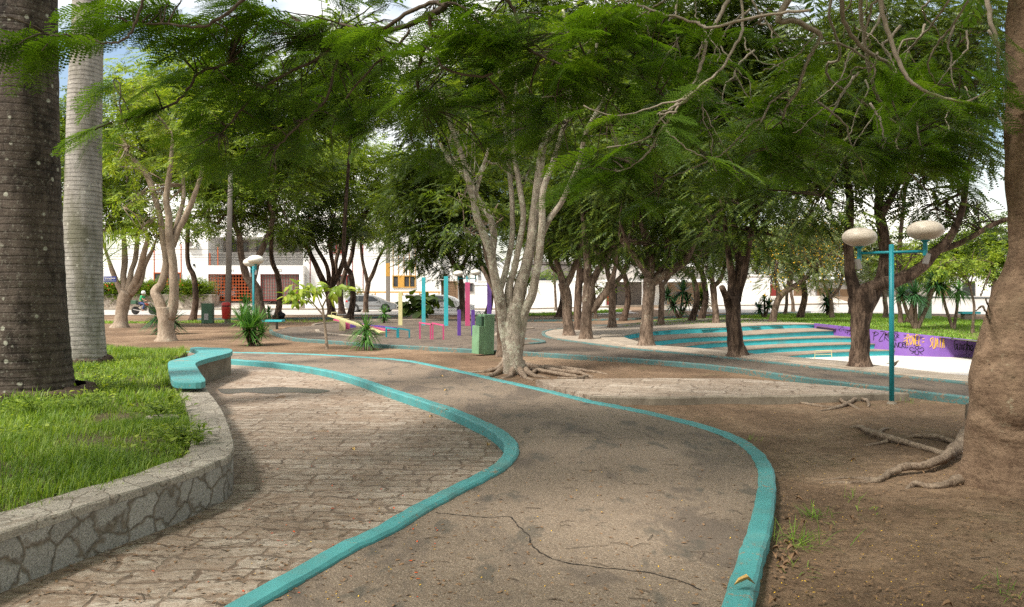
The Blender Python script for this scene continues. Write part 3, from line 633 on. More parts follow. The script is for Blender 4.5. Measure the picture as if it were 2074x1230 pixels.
ring('kerb', [(1040, 652), (1200, 650), (1300, 647), (1420, 641), (1560, 636), (1640, 634)], None, 'long turquoise kerb behind the arena lawn', .2)
# street and far pavement
drape('street', [(-150, 57.5), (3, 57.5), (22, 50), (40, 46), (160, 46), (160, 106), (50, 106), (36, 79), (-150, 74)], tz(.03), MT['street'], 8, label='bright sunlit street beyond the park')
kerb('kerb', [(-150, 74.2), (-4, 74.2), (33, 76)], .3, tz(.17), tz(-.2), MT['conc'], 'grey kerb of the far pavement', step=2)
drape('sidewalk', [(-150, 74.3), (-4, 74.3), (33, 76.1), (40, 100), (-150, 100)], tz(.15), MT['pave'], 8, label='pale far pavement in front of the houses')
# median strip with grass
med = [tuple(G(u, v, -.05))[:2] for u, v in ((960, 640), (1262, 634), (1262, 640), (960, 646))]
# lawns
lawn1 = [tuple(G(u, v))[:2] for u, v in ((1325, 651), (1400, 646), (1560, 638), (1640, 636), (1740, 636), (1800, 638), (1900, 643), (2000, 651), (2100, 660), (2300, 690), (2150, 715))] + [(23, 27.3), (19.5, 27.4), (17, 27.6), (15, 27.95), (13.95, 28.5), (13.5, 29.0), (13.1, 29.8), (12.85, 30.8), (12.85, 33.2), (9, 35.5), (5, 36.5)]
drape('lawn', lawn1, tz(.02), MT['lawn'], 1.0, label='green lawn behind the purple wall')
def blades(name, poly, n, z, hmin, hmax, wd, m, label, excl=None, lean=.45, kind='stuff', clump=0):
    poly = [p[:2] for p in poly]; a = np.array(poly); lo = a.min(0); hi = a.max(0); P = lo + RNG.random((n, 2)) * (hi - lo); P = P[inpoly(P[:, 0], P[:, 1], poly)]
    if clump:
        dn = np.sin(P[:, 0] * 2.3 + np.sin(P[:, 1] * 1.9)) * np.sin(P[:, 1] * 2.7 + 1.3 * np.sin(P[:, 0] * 1.4)); P = P[RNG.random(len(P)) < np.clip(.72 + dn * clump, 0.06, 1)]
    for ex in (excl or []): P = P[np.hypot(P[:, 0] - ex[0], P[:, 1] - ex[1]) > ex[2]]
    if clump:
        ci = RNG.integers(0, len(P) // 11, len(P)); offs = RNG.normal(size=(len(P), 2)) * .03 * (1 + wd * 60); th = .55 + .75 * RNG.random(len(P) // 11 + 1); P = P[ci] + offs; P = P[inpoly(P[:, 0], P[:, 1], poly)] if False else P
    n = len(P); Z = np.array([z(x, y) for x, y in P]) if callable(z) else np.full(n, z)
    pat = .65 + .5 * (np.sin(P[:, 0] * 3.1 + 2 * np.sin(P[:, 1] * 2)) * .5 + .5)
    h = RNG.uniform(hmin, hmax, n) * pat; az = RNG.uniform(0, 2 * pi, n)
    if clump: h *= th[ci]; az = np.arctan2(offs[:, 1], offs[:, 0]) + RNG.normal(size=n) * .7
    ln = RNG.uniform(.1, lean * 2, n); d = np.stack([np.cos(az), np.sin(az)], 1)
    s = np.stack([-np.sin(az), np.cos(az)], 1) * wd / 2; V = np.zeros((n, 5, 3)); b = np.column_stack([P, Z - .01])
    V[:, 0, :2] = b[:, :2] - s; V[:, 1, :2] = b[:, :2] + s; V[:, 0, 2] = V[:, 1, 2] = b[:, 2]
    m1 = b[:, :2] + d * (h * ln * .35)[:, None]; V[:, 2, :2] = m1 - s * .8; V[:, 3, :2] = m1 + s * .8; V[:, 2, 2] = V[:, 3, 2] = b[:, 2] + h * .6
    V[:, 4, :2] = b[:, :2] + d * (h * ln)[:, None]; V[:, 4, 2] = b[:, 2] + h * (1 - .25 * ln)
    T = np.array([(0, 1, 3), (0, 3, 2), (2, 3, 4)]); T = T[None] + (np.arange(n) * 5)[:, None, None]
    o = npmesh(name, V.reshape(-1, 3), T.reshape(-1, 3), m); return tag(o, label, 'grass', None, kind)
blades('grass', lawn1, 90000, tz(.02), .05, .12, .03, MT['grassfar'], 'short grass blades on the lawn behind the arena')
mg = [tuple(G(u, v, -.05))[:2] for u, v in ((1030, 636.5), (1262, 633.5), (1262, 637), (1030, 640))]
drape('grass_verge', mg, tz(.05), MT['lawn'], 2, skirt=.1, label='narrow grassy median of the street')
blades('grass', mg, 9000, tz(.05), .08, .2, .06, MT['grassfar'], 'tufty grass on the street median')
vg = [tuple(G(u, v, ZG))[:2] for u, v in ((205, 651), (330, 653), (410, 651), (470, 651), (490, 655), (205, 656))]
blades('grass', vg, 4000, ZG, .05, .16, .03, MT['grassfar'], 'thin grass growing along the left street kerb')
blades('grass', [tuple(G(u, v, ZG))[:2] for u, v in ((560, 648), (700, 648), (720, 652), (560, 655))], 900, ZG, .05, .12, .03, MT['grassfar'], 'sparse weeds beside the small turquoise bench')
# ---- raised grass bed, stone wall
ZB = .20; ZT = .26
wo = [tuple(G(u, v, ZG))[:2] for u, v in WO_PX]; wto = [tuple(G(u, v, ZT))[:2] for u, v in WTO]; wti = [tuple(G(u, v, ZT))[:2] for u, v in WTI]
wto_s = resample(cr_(wto, 6), .15); 
bed = cr_(wti, 5); bedp = bed + [tuple(G(352, 775, ZB))[:2], tuple(G(345, 735, ZB))[:2], tuple(G(380, 708, ZB))[:2], tuple(G(345, 697, ZB))[:2], tuple(G(200, 690, ZB))[:2], (-14, 20), (-14, 3)]
def bedz(x, y): return ZB - .0 + .03 * math.sin(x * 1.3) * math.sin(y * 1.1) - .22 * S((y - 17) / 5)
drape('grass_bed_soil', bedp, bedz, MT['bedsoil'], .8, skirt=.3, label='dark soil of the raised grass bed')
palm_xy = [tuple(G(88, 805, ZB))[:2], tuple(G(172, 738, ZB))[:2]]
near_bed = [p for p in bedp]
blades('grass', [(p[0], min(p[1], 9.5)) for p in bedp], 300000, bedz, .04, .15, .0068, MT['grass'], 'long green grass in the front of the raised bed', [(palm_xy[0][0], palm_xy[0][1], .62)], .6, clump=.74)
blades('grass', [(p[0], max(p[1], 9.5)) for p in bedp], 190000, bedz, .05, .19, .011, MT['grass'], 'green grass round the palms at the back of the bed', [(palm_xy[0][0], palm_xy[0][1], .62), (palm_xy[1][0], palm_xy[1][1], .45)], .6, clump=.55)
wp = np.array([(x, y) for x, y in zip(RNG.uniform(-9, -2, 30000), RNG.uniform(4, 17, 30000))]); wp = wp[inpoly(wp[:, 0], wp[:, 1], bedp)]; wk = np.sin(wp[:, 0] * 2.1 + 1.7 * np.sin(wp[:, 1] * 1.3)) * np.sin(wp[:, 1] * 1.9 + .6); wp = wp[(wk > .25) & (RNG.random(len(wp)) < .8)]; m_ = len(wp)
V, T = scatter(T_leaf(.6, .15), np.column_stack([wp, [bedz(x, y) + RNG.uniform(.02, .12) for x, y in wp]]), np.column_stack([RNG.normal(size=(m_, 2)), RNG.uniform(-.3, .5, m_)]), RNG.normal(size=(m_, 3)) * .35 + np.array((0, 0, 1.)), RNG.uniform(.025, .06, m_))
tag(npmesh('ground_weeds', V, T, MT['lf_lite']), 'small round-leaved weeds mixed into the grass bed', 'weeds', None, 'stuff')
t = thing('stone_wall', 'low curved granite rubble wall holding the grass bed', 'wall', (wto[6][0], wto[6][1], ZG))
def wallmesh():
    mb = MB(); inn = offset(wto_s, .0); a = resample(cr_(wto, 6), .12); n = len(a); prof = []
    L_ = offset(a, .36)
    if math.hypot(L_[n // 2][0] + 6, L_[n // 2][1] - 8) > math.hypot(a[n // 2][0] + 6, a[n // 2][1] - 8): L_ = offset(a, -.36)
    O_ = [(p[0] + (p[0] - q[0]) * -.02, p[1] + (p[1] - q[1]) * -.02) for p, q in zip(a, L_)]
    vs = []; k = 4
    for p, q in zip(O_, L_): 
        j = rnd.uniform(-.008, .008); vs += [(p[0] + j, p[1], ZG - .05), (p[0], p[1] + j, ZT - .04), (q[0], q[1], ZT - .04), (q[0], q[1], ZG)]
    fs = [(i * k + q, i * k + q + 1, (i + 1) * k + q + 1, (i + 1) * k + q) for i in range(n - 1) for q in range(3)]; mb.add(vs, fs)
    w1 = keep(mb.build('wall_face', MT['rubble'], t)); bmn(w1.data)
    mb = MB(); vs = []
    for p, q in zip(a, L_):
        j = rnd.uniform(-.006, .006); jz = rnd.uniform(-.004, .004)
        vs += [(p[0] + j, p[1], ZT - .055), (p[0] + j, p[1], ZT - .012 + jz), (p[0] * .97 + q[0] * .03 , p[1] * .97 + q[1] * .03, ZT + jz), (q[0], q[1], ZT + jz), (q[0], q[1], ZT - .05)]
    k = 5; fs = [(i * k + q, i * k + q + 1, (i + 1) * k + q + 1, (i + 1) * k + q) for i in range(n - 1) for q in range(4)]; mb.add(vs, fs)
    w1 = keep(mb.build('coping', MT['coping'], t)); bmn(w1.data)
wallmesh()
# ---- curved turquoise bench at the end of the wall
ZS = .40
bo = [(340, 735), (344, 757), (352, 772), (384, 774.5), (416, 772), (408, 757), (400, 744), (396, 737), (402, 732), (420, 726), (450, 718.5), (466, 714), (471, 710), (466, 706), (450, 704.5), (420, 704), (400, 703), (385, 705), (400, 710), (402, 713), (395, 717), (380, 722), (358, 727), (344, 731)]
bp = cr_([tuple(G(u, v, ZS))[:2] for u, v in bo] + [tuple(G(*bo[0], ZS))[:2]], 3)[:-1]
bt = thing('curved_bench', 'turquoise S-shaped concrete bench at the end of the stone wall', 'bench', (bp[0][0], bp[0][1], ZG))
cxb = sum(p[0] for p in bp) / len(bp); cyb = sum(p[1] for p in bp) / len(bp)
keep(MB().prism(bp, ZS - .09, ZS).build('seat', MT['turq'], bt, bevel=.012))
cenL = cr_([tuple(G(u, v, ZS))[:2] for u, v in ((385, 768), (375, 745), (372, 735), (385, 727), (430, 714), (452, 710))], 4)
o = kerb('base', cenL, .34, ZS - .09, ZG - .05, MT['conc'], None, bev=.002); o.parent = bt; keep(o)
if 'kind' in o: del o['kind']

# ================================================= ARENA
t = thing('sunken_arena', 'sunken arena with turquoise stepped seating and pale coping', 'amphitheatre', (12.6, 26, -.8))
ZFLOOR = -.68
drape_o = drape('arena_floor', [(p[0], p[1]) for p in ARENA], ZFLOOR, MT['floor'], 0, parent=t); keep(drape_o)
rows = [[(1649, 655, .30), (1560, 657, .27), (1471, 661, .21), (1390, 665, .12), (1325, 669.5, .05), (1262, 680, .0)],
        [(1689, 669.3, .105), (1560, 674, .05), (1471, 678.6, -.03), (1390, 683.5, -.12), (1325, 689.6, -.155)],
        [(1732, 682.8, -.09), (1620, 684.5, -.12), (1508, 689, -.20), (1440, 694, -.28), (1385, 700.5, -.33)],
        [(1771, 696, -.285), (1640, 699, -.31), (1560, 703, -.37), (1508, 707.5, -.42), (1440, 714, -.48)],
        [(1810, 709, -.48), (1700, 712.5, -.50), (1603, 719, -.56), (1530, 727, -.60)]]
RW = [cr_([tuple(G(u, v, z))[:2] for u, v, z in r], 8) for r in rows]
dirr = lambda r: (r[-1][0] - r[-3][0], r[-1][1] - r[-3][1])
for k in range(1, 5):
    back = RW[k - 1]; fr = RW[k]
    ex = lambda r, s=2.5: r + [(r[-1][0] + dirr(r)[0] * s, r[-1][1] + dirr(r)[1] * s)]
    ft = ex(fr); bk = ex(back); bk = [(p[0], p[1] + .02) for p in bk]; 
    w0 = [(fr[0][0] + .1, fr[0][1] + .02)]; b0 = [(back[0][0] + .1, back[0][1] + .02)]
    Fp = resample(w0 + ft, .05); Bp = resample(b0 + bk, .05); Nn = 60; Fp = [Fp[int(i * (len(Fp) - 1) / Nn)] for i in range(Nn + 1)]; Bp = [Bp[int(i * (len(Bp) - 1) / Nn)] for i in range(Nn + 1)]
    def slab(Fq, Bq, zt_, zb_):
        vs = []
        for p, q in zip(Fq, Bq): vs += [(p[0], p[1], zb_(*p)), (p[0], p[1], zt_(*p)), (q[0], q[1], zt_(*q)), (q[0], q[1], zb_(*q))]
        fs = [(i * 4 + a_, i * 4 + b_, i * 4 + 4 + b_, i * 4 + 4 + a_) for i in range(Nn) for a_, b_ in ((0, 1), (1, 2), (2, 3), (3, 0))] + [(0, 3, 2, 1), (Nn * 4, Nn * 4 + 1, Nn * 4 + 2, Nn * 4 + 3)]
        return MB().add(vs, fs)
    sq = lambda o_: (lambda x, y: sbase(x) - .195 * k + o_)
    o = keep(slab(Fp, Bp, sq(-.033), lambda x, y: ZFLOOR - .1).build('step', MT['turqs'], t)); bmn(o.data)
    o = keep(slab([(p[0] + .01, p[1] - .035) for p in Fp], Bp, sq(0), sq(-.03)).build('step_tread', MT['tread'], t)); bmn(o.data)
# riser below the back rim and the inner skirting
def skirt(path, ztop, zbot, m, name, off=0):
    path = resample(path, .3); mb = MB(); vs = []
    for p in path: vs += [(p[0], p[1], ztop(*p)), (p[0], p[1], zbot)]
    mb.add(vs, [(2 * i, 2 * i + 1, 2 * i + 3, 2 * i + 2) for i in range(len(path) - 1)]); return keep(mb.build(name, m, t))
skirt(rim_path + near_ext, lambda x, y: rimz(x, y) - .03, ZFLOOR - .1, MT['turqs'], 'inner_wall')
cop = offset(rim_path + near_ext, .42); chk = (offset(rim_path, .42)[30], rim_path[30])
cen = (14, 24)
if math.hypot(chk[0][0] - cen[0], chk[0][1] - cen[1]) < math.hypot(chk[1][0] - cen[0], chk[1][1] - cen[1]): cop = offset(rim_path + near_ext, -.42)
o = kerb('coping', cop, .88, rimz, lambda x, y: rimz(x, y) - .045, MT['rim'], None, bev=.02, step=.3); del o['kind']; o.parent = t; keep(o)
# small metal frame on the arena floor
t2 = thing('metal_frame', 'small pale metal hoop frame standing on the arena steps', 'frame', tuple(G(1667, 726, ZFLOOR)))
pts = [A(1650, 727, 26.0), A(1651, 711, 26.0), A(1684, 710, 26.0), A(1685, 726, 26.0)]
keep(MB().tube(pts, .013, 6).build('hoop', MT['cream'], t2)); keep(MB().tube([A(1650.5, 719, 26.0), A(1684.5, 718, 26.0)], .009, 6).build('crossbar', MT['cream'], t2))
# purple wall with graffiti
def wtop(x, y):
    u = CX + x / y * F; v = 655 + (u - 1649) * .106; return A(u, v, y).z
wl = resample(wall_path, .35); t = thing('graffiti_wall', 'purple painted arena wall covered in black and yellow graffiti', 'wall', (wl[0][0], wl[0][1], ZFLOOR))
mb = MB(); vs = []
for p in wl: z_ = wtop(*p); vs += [(p[0], p[1], ZFLOOR - .1), (p[0], p[1], z_), (p[0] + .08, p[1] + .16, z_), (p[0] + .08, p[1] + .16, ZFLOOR - .1)]
mb.add(vs, [(i * 4 + q, i * 4 + q + 1, i * 4 + q + 5, i * 4 + q + 4) for i in range(len(wl) - 1) for q in range(3)] + [(0, 1, 2, 3)]); o = keep(mb.build('wall_face', MT['purple'], t)); bmn(o.data)
def onwall(u, v, off=.012):      # point on the wall plane under a pixel
    best = None
    for a, b in zip(wl, wl[1:]):
        ua, ub = CX + a[0] / a[1] * F, CX + b[0] / b[1] * F
        if ua <= u <= ub or best is None:
            k = (u - ua) / (ub - ua + 1e-9); y = a[1] + (b[1] - a[1]) * k; best = y
            if ua <= u <= ub: break
    p = A(u, v, best); return Vector((p.x - off * .4, p.y - off, p.z))
GL = {'A': [[(0, 1), (.5, 0), (1, 1)], [(.2, .6), (.8, .6)]], 'B': [[(0, 1), (0, 0), (.8, .2), (0, .5), (.9, .8), (0, 1)]], 'C': [[(1, .1), (.3, 0), (0, .5), (.3, 1), (1, .9)]],
      'E': [[(1, 0), (0, 0), (0, 1), (1, 1)], [(0, .5), (.8, .5)]], 'F': [[(1, 0), (0, 0), (0, 1)], [(0, .5), (.7, .5)]], 'G': [[(1, .15), (.4, 0), (0, .5), (.4, 1), (1, .8), (1, .5), (.5, .5)]],
      'H': [[(0, 0), (0, 1)], [(1, 0), (1, 1)], [(0, .5), (1, .5)]], 'I': [[(.5, 0), (.5, 1)]], 'K': [[(0, 0), (0, 1)], [(1, 0), (0, .5), (1, 1)]], 'L': [[(0, 0), (0, 1), (.9, 1)]],
      'M': [[(0, 1), (0, 0), (.5, .6), (1, 0), (1, 1)]], 'N': [[(0, 1), (0, 0), (1, 1), (1, 0)]], 'O': [[(.5, 0), (0, .4), (.4, 1), (1, .5), (.5, 0)]], 'P': [[(0, 1), (0, 0), (1, .2), (0, .5)]],
      'R': [[(0, 1.1), (.1, -.1), (1, .2), (.1, .5), (1, 1.1)]], 'S': [[(1, 0), (.1, .2), (.9, .7), (0, 1)]], 'T': [[(0, 0), (1, 0)], [(.5, 0), (.5, 1)]], 'U': [[(0, 0), (.1, 1), (.9, 1), (1, 0)]],
      'V': [[(0, 0), (.5, 1), (1, 0)]], 'Y': [[(0, 0), (.5, .5), (1, 0)], [(.5, .5), (.3, 1.1)]], 'Z': [[(0, 0), (1, 0), (0, 1), (1, 1)]], '4': [[(.7, 1), (.7, 0), (0, .6), (1, .6)]], '2': [[(0, .2), (.6, 0), (.9, .3), (0, 1), (1, 1)]],
      'X': [[(0, 0), (1, 1)], [(1, 0), (0, 1)]], 'u': [[(0, .4), (.1, 1), (.9, .95), (1, .4)], [(1, .4), (1, 1)]], 'i': [[(.5, .45), (.5, 1)], [(.45, .2), (.55, .2)]], 'n': [[(0, 1), (0, .4), (.8, .45), (1, 1)]],
      'h': [[(0, 0), (0, 1)], [(0, .6), (.8, .5), (1, 1)]], 'o': [[(.5, .4), (0, .7), (.5, 1), (1, .7), (.5, .4)]], '=': [[(0, .35), (1, .3)], [(0, .65), (1, .6)]], '*': [[(0, .3), (1, .3)], [(.5, 0), (.4, .7)]], ' ': []}
def graf(word, u0, v0, u1, v1, m, wd=.022, slant=0.0, sk=0.0):
    n = len(word); cw = (u1 - u0) / n; mb = MB(); rg = random.Random(word)
    for i, ch in enumerate(word):
        for st in GL[ch]:
            P = [(u0 + (i + x * .78) * cw + slant * (1 - y) * cw + rg.uniform(-.06, .06) * cw, v0 + (v1 - v0) * y + (i / n) * sk + rg.uniform(-.05, .05) * (v1 - v0)) for x, y in st]
            if len(P) > 1:
                Q = cr_(P, 3); W = [onwall(u, v) for u, v in Q]; mb.tube(W, wd * .36, 4)
    mb.v = [tuple(v) for v in mb.v]; o = keep(mb.build('graffiti', m, t)); o['label'] = ('yellow' if m is MT['yel'] else 'black') + ' sprayed graffiti lettering'
graf('TIAO', 1697, 660.5, 1709, 664.5, MT['blk'], .018); graf('MEMO', 1697, 666, 1713, 671, MT['blk'], .022); graf('42', 1712, 668, 1728, 678, MT['blk'], .026)
for vv in (659, 662.5):
    keep(MB().tube([onwall(1665 + i * 1.1, vv + (1.6 if i % 2 else -1) + i * .06) for i in range(14)], .006, 4).build('graffiti', MT['greyg'], t))['label'] = 'faint grey scrawl at the far end of the wall'
graf('PZK', 1769, 672, 1802, 690, MT['blk'], .034, .25); graf('VGI', 1807, 672, 1821, 677, MT['blk'], .024); graf('NUR', 1807, 678, 1822, 684, MT['blk'], .022); graf('FE', 1807, 685, 1817, 690, MT['blk'], .024); graf('ANCRE', 1806, 694, 1841, 704, MT['blk'], .03, .1)
graf('=ROVEL=', 1830, 679, 1873, 698, MT['yel'], .034, .15, 2); graf('SUATA', 1883, 684, 1914, 703, MT['yel'], .036, .1, 2); graf('*', 1926, 684, 1932, 687, MT['blk'], .02); graf('Guinho', 1932, 688, 1972, 708, MT['blk'], .034, .1, 3)
mb = MB()
for P in ([(1853, 704), (1857, 701), (1861, 704), (1857, 708), (1853, 704)], [(1852, 707), (1846, 703), (1842, 708), (1848, 712), (1853, 711)], [(1862, 707), (1868, 704), (1871, 709), (1865, 713), (1861, 711)], [(1855, 709), (1853, 717), (1860, 718), (1859, 709)], [(1851, 700), (1857, 698), (1863, 700)], [(1846, 716), (1852, 713)], [(1862, 713), (1868, 718)]):
    mb.tube([onwall(*q) for q in cr_(P, 3)], .010, 4)
o = keep(mb.build('graffiti', MT['blk'], t)); o['label'] = 'black winged figure sprayed low on the wall'
# ================================================= PALMS AT THE LEFT
def palm(label, base, prof, m, rootm, z):
    g = G(base[0], base[1], z); d = g.y; t = thing('royal_palm', label, 'palm tree', (g.x, d, z))
    P = cr_(prof, 6); W = []; Rr = []; mb = MB()
    for v, ul, ur in P:
        a = A(ul, v, d); b = A(ur, v, d); W.append(((a + b) / 2)); Rr.append((b.x - a.x) / 2)
    W2 = []; R2 = []
    for a, b, r, s in zip(W, W[1:], Rr, Rr[1:]):
        for q in range(4): W2.append(a.lerp(b, q / 4)); R2.append((r + (s - r) * q / 4) * (1 + rnd.uniform(-.004, .004)))
    mb.tube(W2, R2, 40, wob=.006); keep(mb.build('trunk', m, t, smooth=True))
    r0 = Rr[0]; mb = MB(); rg = random.Random(base[0])
    n = 44; vs = []; prof2 = [(.86, .16), (1.04, .13), (1.10, .06), (1.08, -.02), (1.16, -.10)]
    for q, (rr, zz) in enumerate(prof2):
        for k in range(n): a = 2 * pi * k / n; j = rg.uniform(-.06, .05) + .05 * math.sin(a * 5); vs.append((g.x + math.cos(a) * r0 * (rr + j), d + math.sin(a) * r0 * (rr + j), W[0].z + zz + rg.uniform(-.02, .02) + .03 * math.sin(a * 2)))
    mb.add(vs, [(i * n + k, i * n + (k + 1) % n, (i + 1) * n + (k + 1) % n, (i + 1) * n + k) for i in range(4) for k in range(n)])
    keep(mb.build('root_mass', rootm, t))
    return t
palm('dark spotted royal palm trunk with white lichen, at the left edge', (70, 805, ), [(805, -55, 143), (770, -50, 138), (700, -42, 131), (600, -35, 124), (450, -30, 117), (300, -25, 112), (100, -20, 109), (0, -17, 108), (-300, -12, 104), (-900, 5, 95)], MT['palm1'], MT['palmroot'], ZB)
palm('smooth pale grey royal palm trunk standing second from the left', (170, 738), [(738, 119, 214), (715, 121, 211), (660, 124, 207), (600, 126, 205), (500, 131, 204), (400, 134, 203), (300, 137, 203), (200, 140, 204), (100, 146, 206), (0, 150, 208), (-300, 158, 210), (-700, 165, 208)], MT['palm2'], MT['palmroot'], ZB)
# ================================================= THE CENTRAL PALE TREE
BP = MT['bark_pale']
PALE_K = .9
ct = tree('pale_tree', 'pale grey many-stemmed tree in the middle with spreading surface roots', 'tree', (1042, 756),
  [([(1041, 764, 25), (1040, 735, 22), (1039, 700, 23), (1038, 665, 24), (1038, 640, 22), (1042, 615, 15)], 0),
   ([(1030, 720, 11), (1023, 680, 12), (1018, 640, 12), (1012, 600, 11), (1000, 550, 9), (990, 500, 8), (968, 440, 7), (955, 391, 6.5), (937, 319, 6), (915, 260, 5), (898, 205, 4), (880, 150, 3)], -.8),
   ([(1020, 660, 10), (1010, 595, 11), (997, 530, 9), (1000, 478, 8), (992, 440, 7), (968, 400, 6), (945, 360, 6), (915, 330, 5), (890, 290, 3)], .6),
   ([(1034, 640, 12), (1030, 590, 9), (1043, 540, 7), (1054, 481, 7), (1060, 437, 6.5), (1050, 364, 6), (1041, 310, 5), (1040, 230, 4), (1050, 130, 3)], .3),
   ([(1045, 680, 14), (1046, 640, 15), (1052, 590, 15), (1064, 545, 13), (1075, 497, 12), (1080, 450, 11), (1091, 364, 10), (1100, 296, 9), (1123, 255, 7), (1146, 196, 6), (1155, 110, 4), (1140, 20, 3)], .5),
   ([(1052, 700, 11), (1060, 640, 11), (1078, 595, 10), (1090, 530, 9), (1097, 465, 8), (1100, 387, 7), (1119, 332, 6), (1137, 273, 5.5), (1155, 209, 5), (1165, 130, 3)], -.4),
   ([(1097, 480, 7), (1110, 448, 7), (1137, 410, 6), (1160, 360, 5.5), (1173, 328, 5), (1187, 268, 5), (1210, 223, 4), (1240, 170, 3)], -.6),
   ([(1012, 590, 8), (1025, 545, 7), (1037, 482, 6), (1037, 410, 5.5), (1030, 328, 5), (1019, 228, 4), (1010, 130, 3)], .9),
   ([(991, 510, 7), (975, 470, 6), (963, 440, 5), (960, 410, 5), (975, 350, 4), (990, 300, 3)], -.5)],
  [(900, 200, 90, 60, -.6, 1.1), (1040, 130, 110, 70, 0, 1.4), (1180, 170, 100, 70, 0, 1.3), (1000, 260, 80, 50, .9, .9), (930, 410, 36, 26, -.5, .35), (1120, 290, 90, 50, .8, 1), (1060, 380, 40, 20, 1.0, .5), (950, 60, 80, 50, .5, 1.0), (1120, 50, 100, 50, .5, 1.2), (905, 330, 50, 34, .6, .6), (1230, 290, 60, 40, .4, .8)],
  SPRN, MT['lf_mid'], BP, size=.34, dens=7, clump=.3, rk=PALE_K, sides=14, lpc=10, twr=.4, seed=5, flare=1.2, z=-.1)
def rootset(parent, d_roots, m, name='root', wob=.12):
    for pts, lab in d_roots:
        W = []; Rr = []
        for u, v, r, h in cr_(pts, 5):
            g = G(u, v, ZG); W.append(Vector((g.x, g.y, ZG + h))); Rr.append(r * g.y / F)
        W = [p + Vector((rnd.uniform(-1, 1), rnd.uniform(-1, 1), rnd.uniform(-.5, .5))) * Rr[i] * .35 for i, p in enumerate(W)]
        keep(MB().tube(W, Rr, 9, wob=wob).build(name, m, parent, smooth=True))
rootset(ct, [([(1028, 742, 9, .16), (1010, 751, 6, .05), (985, 755, 4, .02), (950, 756, 3, 0), (925, 758, 1.5, -.02)], ''),
             ([(1030, 750, 9, .12), (1005, 760, 5, .04), (990, 765, 4, .03), (978, 768, 2, -.01)], ''),
             ([(1055, 748, 9, .15), (1072, 761, 6, .04), (1090, 764, 4, .01), (1115, 765, 2, -.02)], ''),
             ([(1040, 752, 9, .12), (1035, 764, 5, .03), (1015, 768, 3, 0), (1000, 769, 2, -.02)], ''),
             ([(1050, 752, 9, .12), (1062, 766, 5, .03), (1080, 771, 3, 0)], ''),
             ([(1062, 745, 6, .07), (1100, 750, 5, .05), (1140, 756, 4, .05), (1175, 760, 4, .04), (1205, 764, 2, -.01)], ''),
             ([(1075, 752, 4, .04), (1110, 759, 4, .06), (1150, 764, 4, .04), (1190, 767, 3, .0)], ''),
             ([(1080, 758, 4, .04), (1105, 750, 4, .07), (1150, 752, 4, .05), (1200, 756, 3, .03), (1240, 760, 2, -.02)], ''),
             ([(1130, 768, 3, .02), (1165, 770, 3, .03), (1190, 765, 3, .03), (1200, 768, 2, 0)], '')], MT['root'])
tree('forked_tree', 'slim grey tree close behind the pale many-stemmed tree', 'tree', (1016, 722),
  [([(1016, 726, 9), (1015, 690, 8), (1012, 650, 7), (1006, 600, 6), (997, 560, 5), (985, 520, 4), (975, 480, 3)], 0), ([(1008, 620, 5), (1000, 590, 4), (990, 570, 4), (975, 540, 3)], .3)],
  [(940, 470, 60, 40), (960, 390, 60, 50), (1020, 440, 50, 40)], PIN, MT['lf_dark'], MT['bark_mid'], size=.4, dens=2.4, clump=.4, lpc=14, seed=12)
# ================================================= LEFT BACKGROUND TREES
BL = MT['bark_left']; BM = MT['bark_mid']; BD = MT['bark_dark']
tree('broadleaf_tree', 'vase-shaped grey tree with many stems next to the street sign', 'tree', (245, 664),
  [([(243, 668, 14), (246, 640, 12), (251, 608, 13), (258, 592, 13)], 0), ([(252, 600, 9), (238, 575, 5), (228, 550, 5), (218, 520, 3), (205, 480, 3)], 0), ([(254, 595, 8), (250, 560, 6), (253, 525, 6), (250, 470, 4)], 1), ([(262, 595, 9), (278, 560, 6), (290, 520, 6), (300, 480, 4)], -1), ([(260, 590, 8), (266, 550, 5), (275, 520, 5), (280, 460, 4)], 1), ([(264, 596, 8), (285, 570, 5), (292, 540, 5), (312, 500, 3)], 0)],
  [(230, 420, 70, 45), (290, 440, 50, 40), (190, 340, 90, 70), (270, 300, 80, 70), (340, 450, 40, 30), (220, 462, 50, 24), (130, 400, 60, 70), (250, 200, 80, 60)], SPR, MT['lf_mid'], BL, size=.5, dens=2.2, clump=.6, lpc=16, seed=21)
tree('broadleaf_tree', 'tan tree with twin braided trunk in front of a dark yucca', 'tree', (337, 691),
  [([(337, 695, 16), (337, 670, 15.5), (336, 640, 16), (335, 622, 17)], 0), ([(332, 645, 12), (322, 610, 10), (315, 592, 10), (328, 572, 8), (337, 530, 7.5), (330, 480, 7), (326, 452, 6), (318, 413, 6), (295, 350, 6), (262, 315, 5), (245, 270, 3)], .6), ([(343, 645, 12), (352, 610, 9.5), (352, 570, 9), (350, 530, 8), (343, 480, 8), (342, 440, 7), (337, 400, 6), (345, 340, 5), (350, 280, 3)], -.4), ([(349, 500, 7), (360, 470, 6), (375, 440, 6), (392, 400, 5), (408, 350, 4), (412, 290, 3)], -.5), ([(352, 480, 5), (362, 440, 5), (372, 400, 4), (370, 350, 3)], .8)],
  [(262, 300, 60, 50), (330, 250, 70, 50), (400, 300, 60, 50), (300, 380, 40, 24), (250, 420, 24, 18), (410, 230, 50, 40), (300, 190, 70, 50), (290, 470, 16, 16)], SPRN, MT['lf_lite'], BL, size=.42, dens=3.4, clump=.42, lpc=11, seed=22)
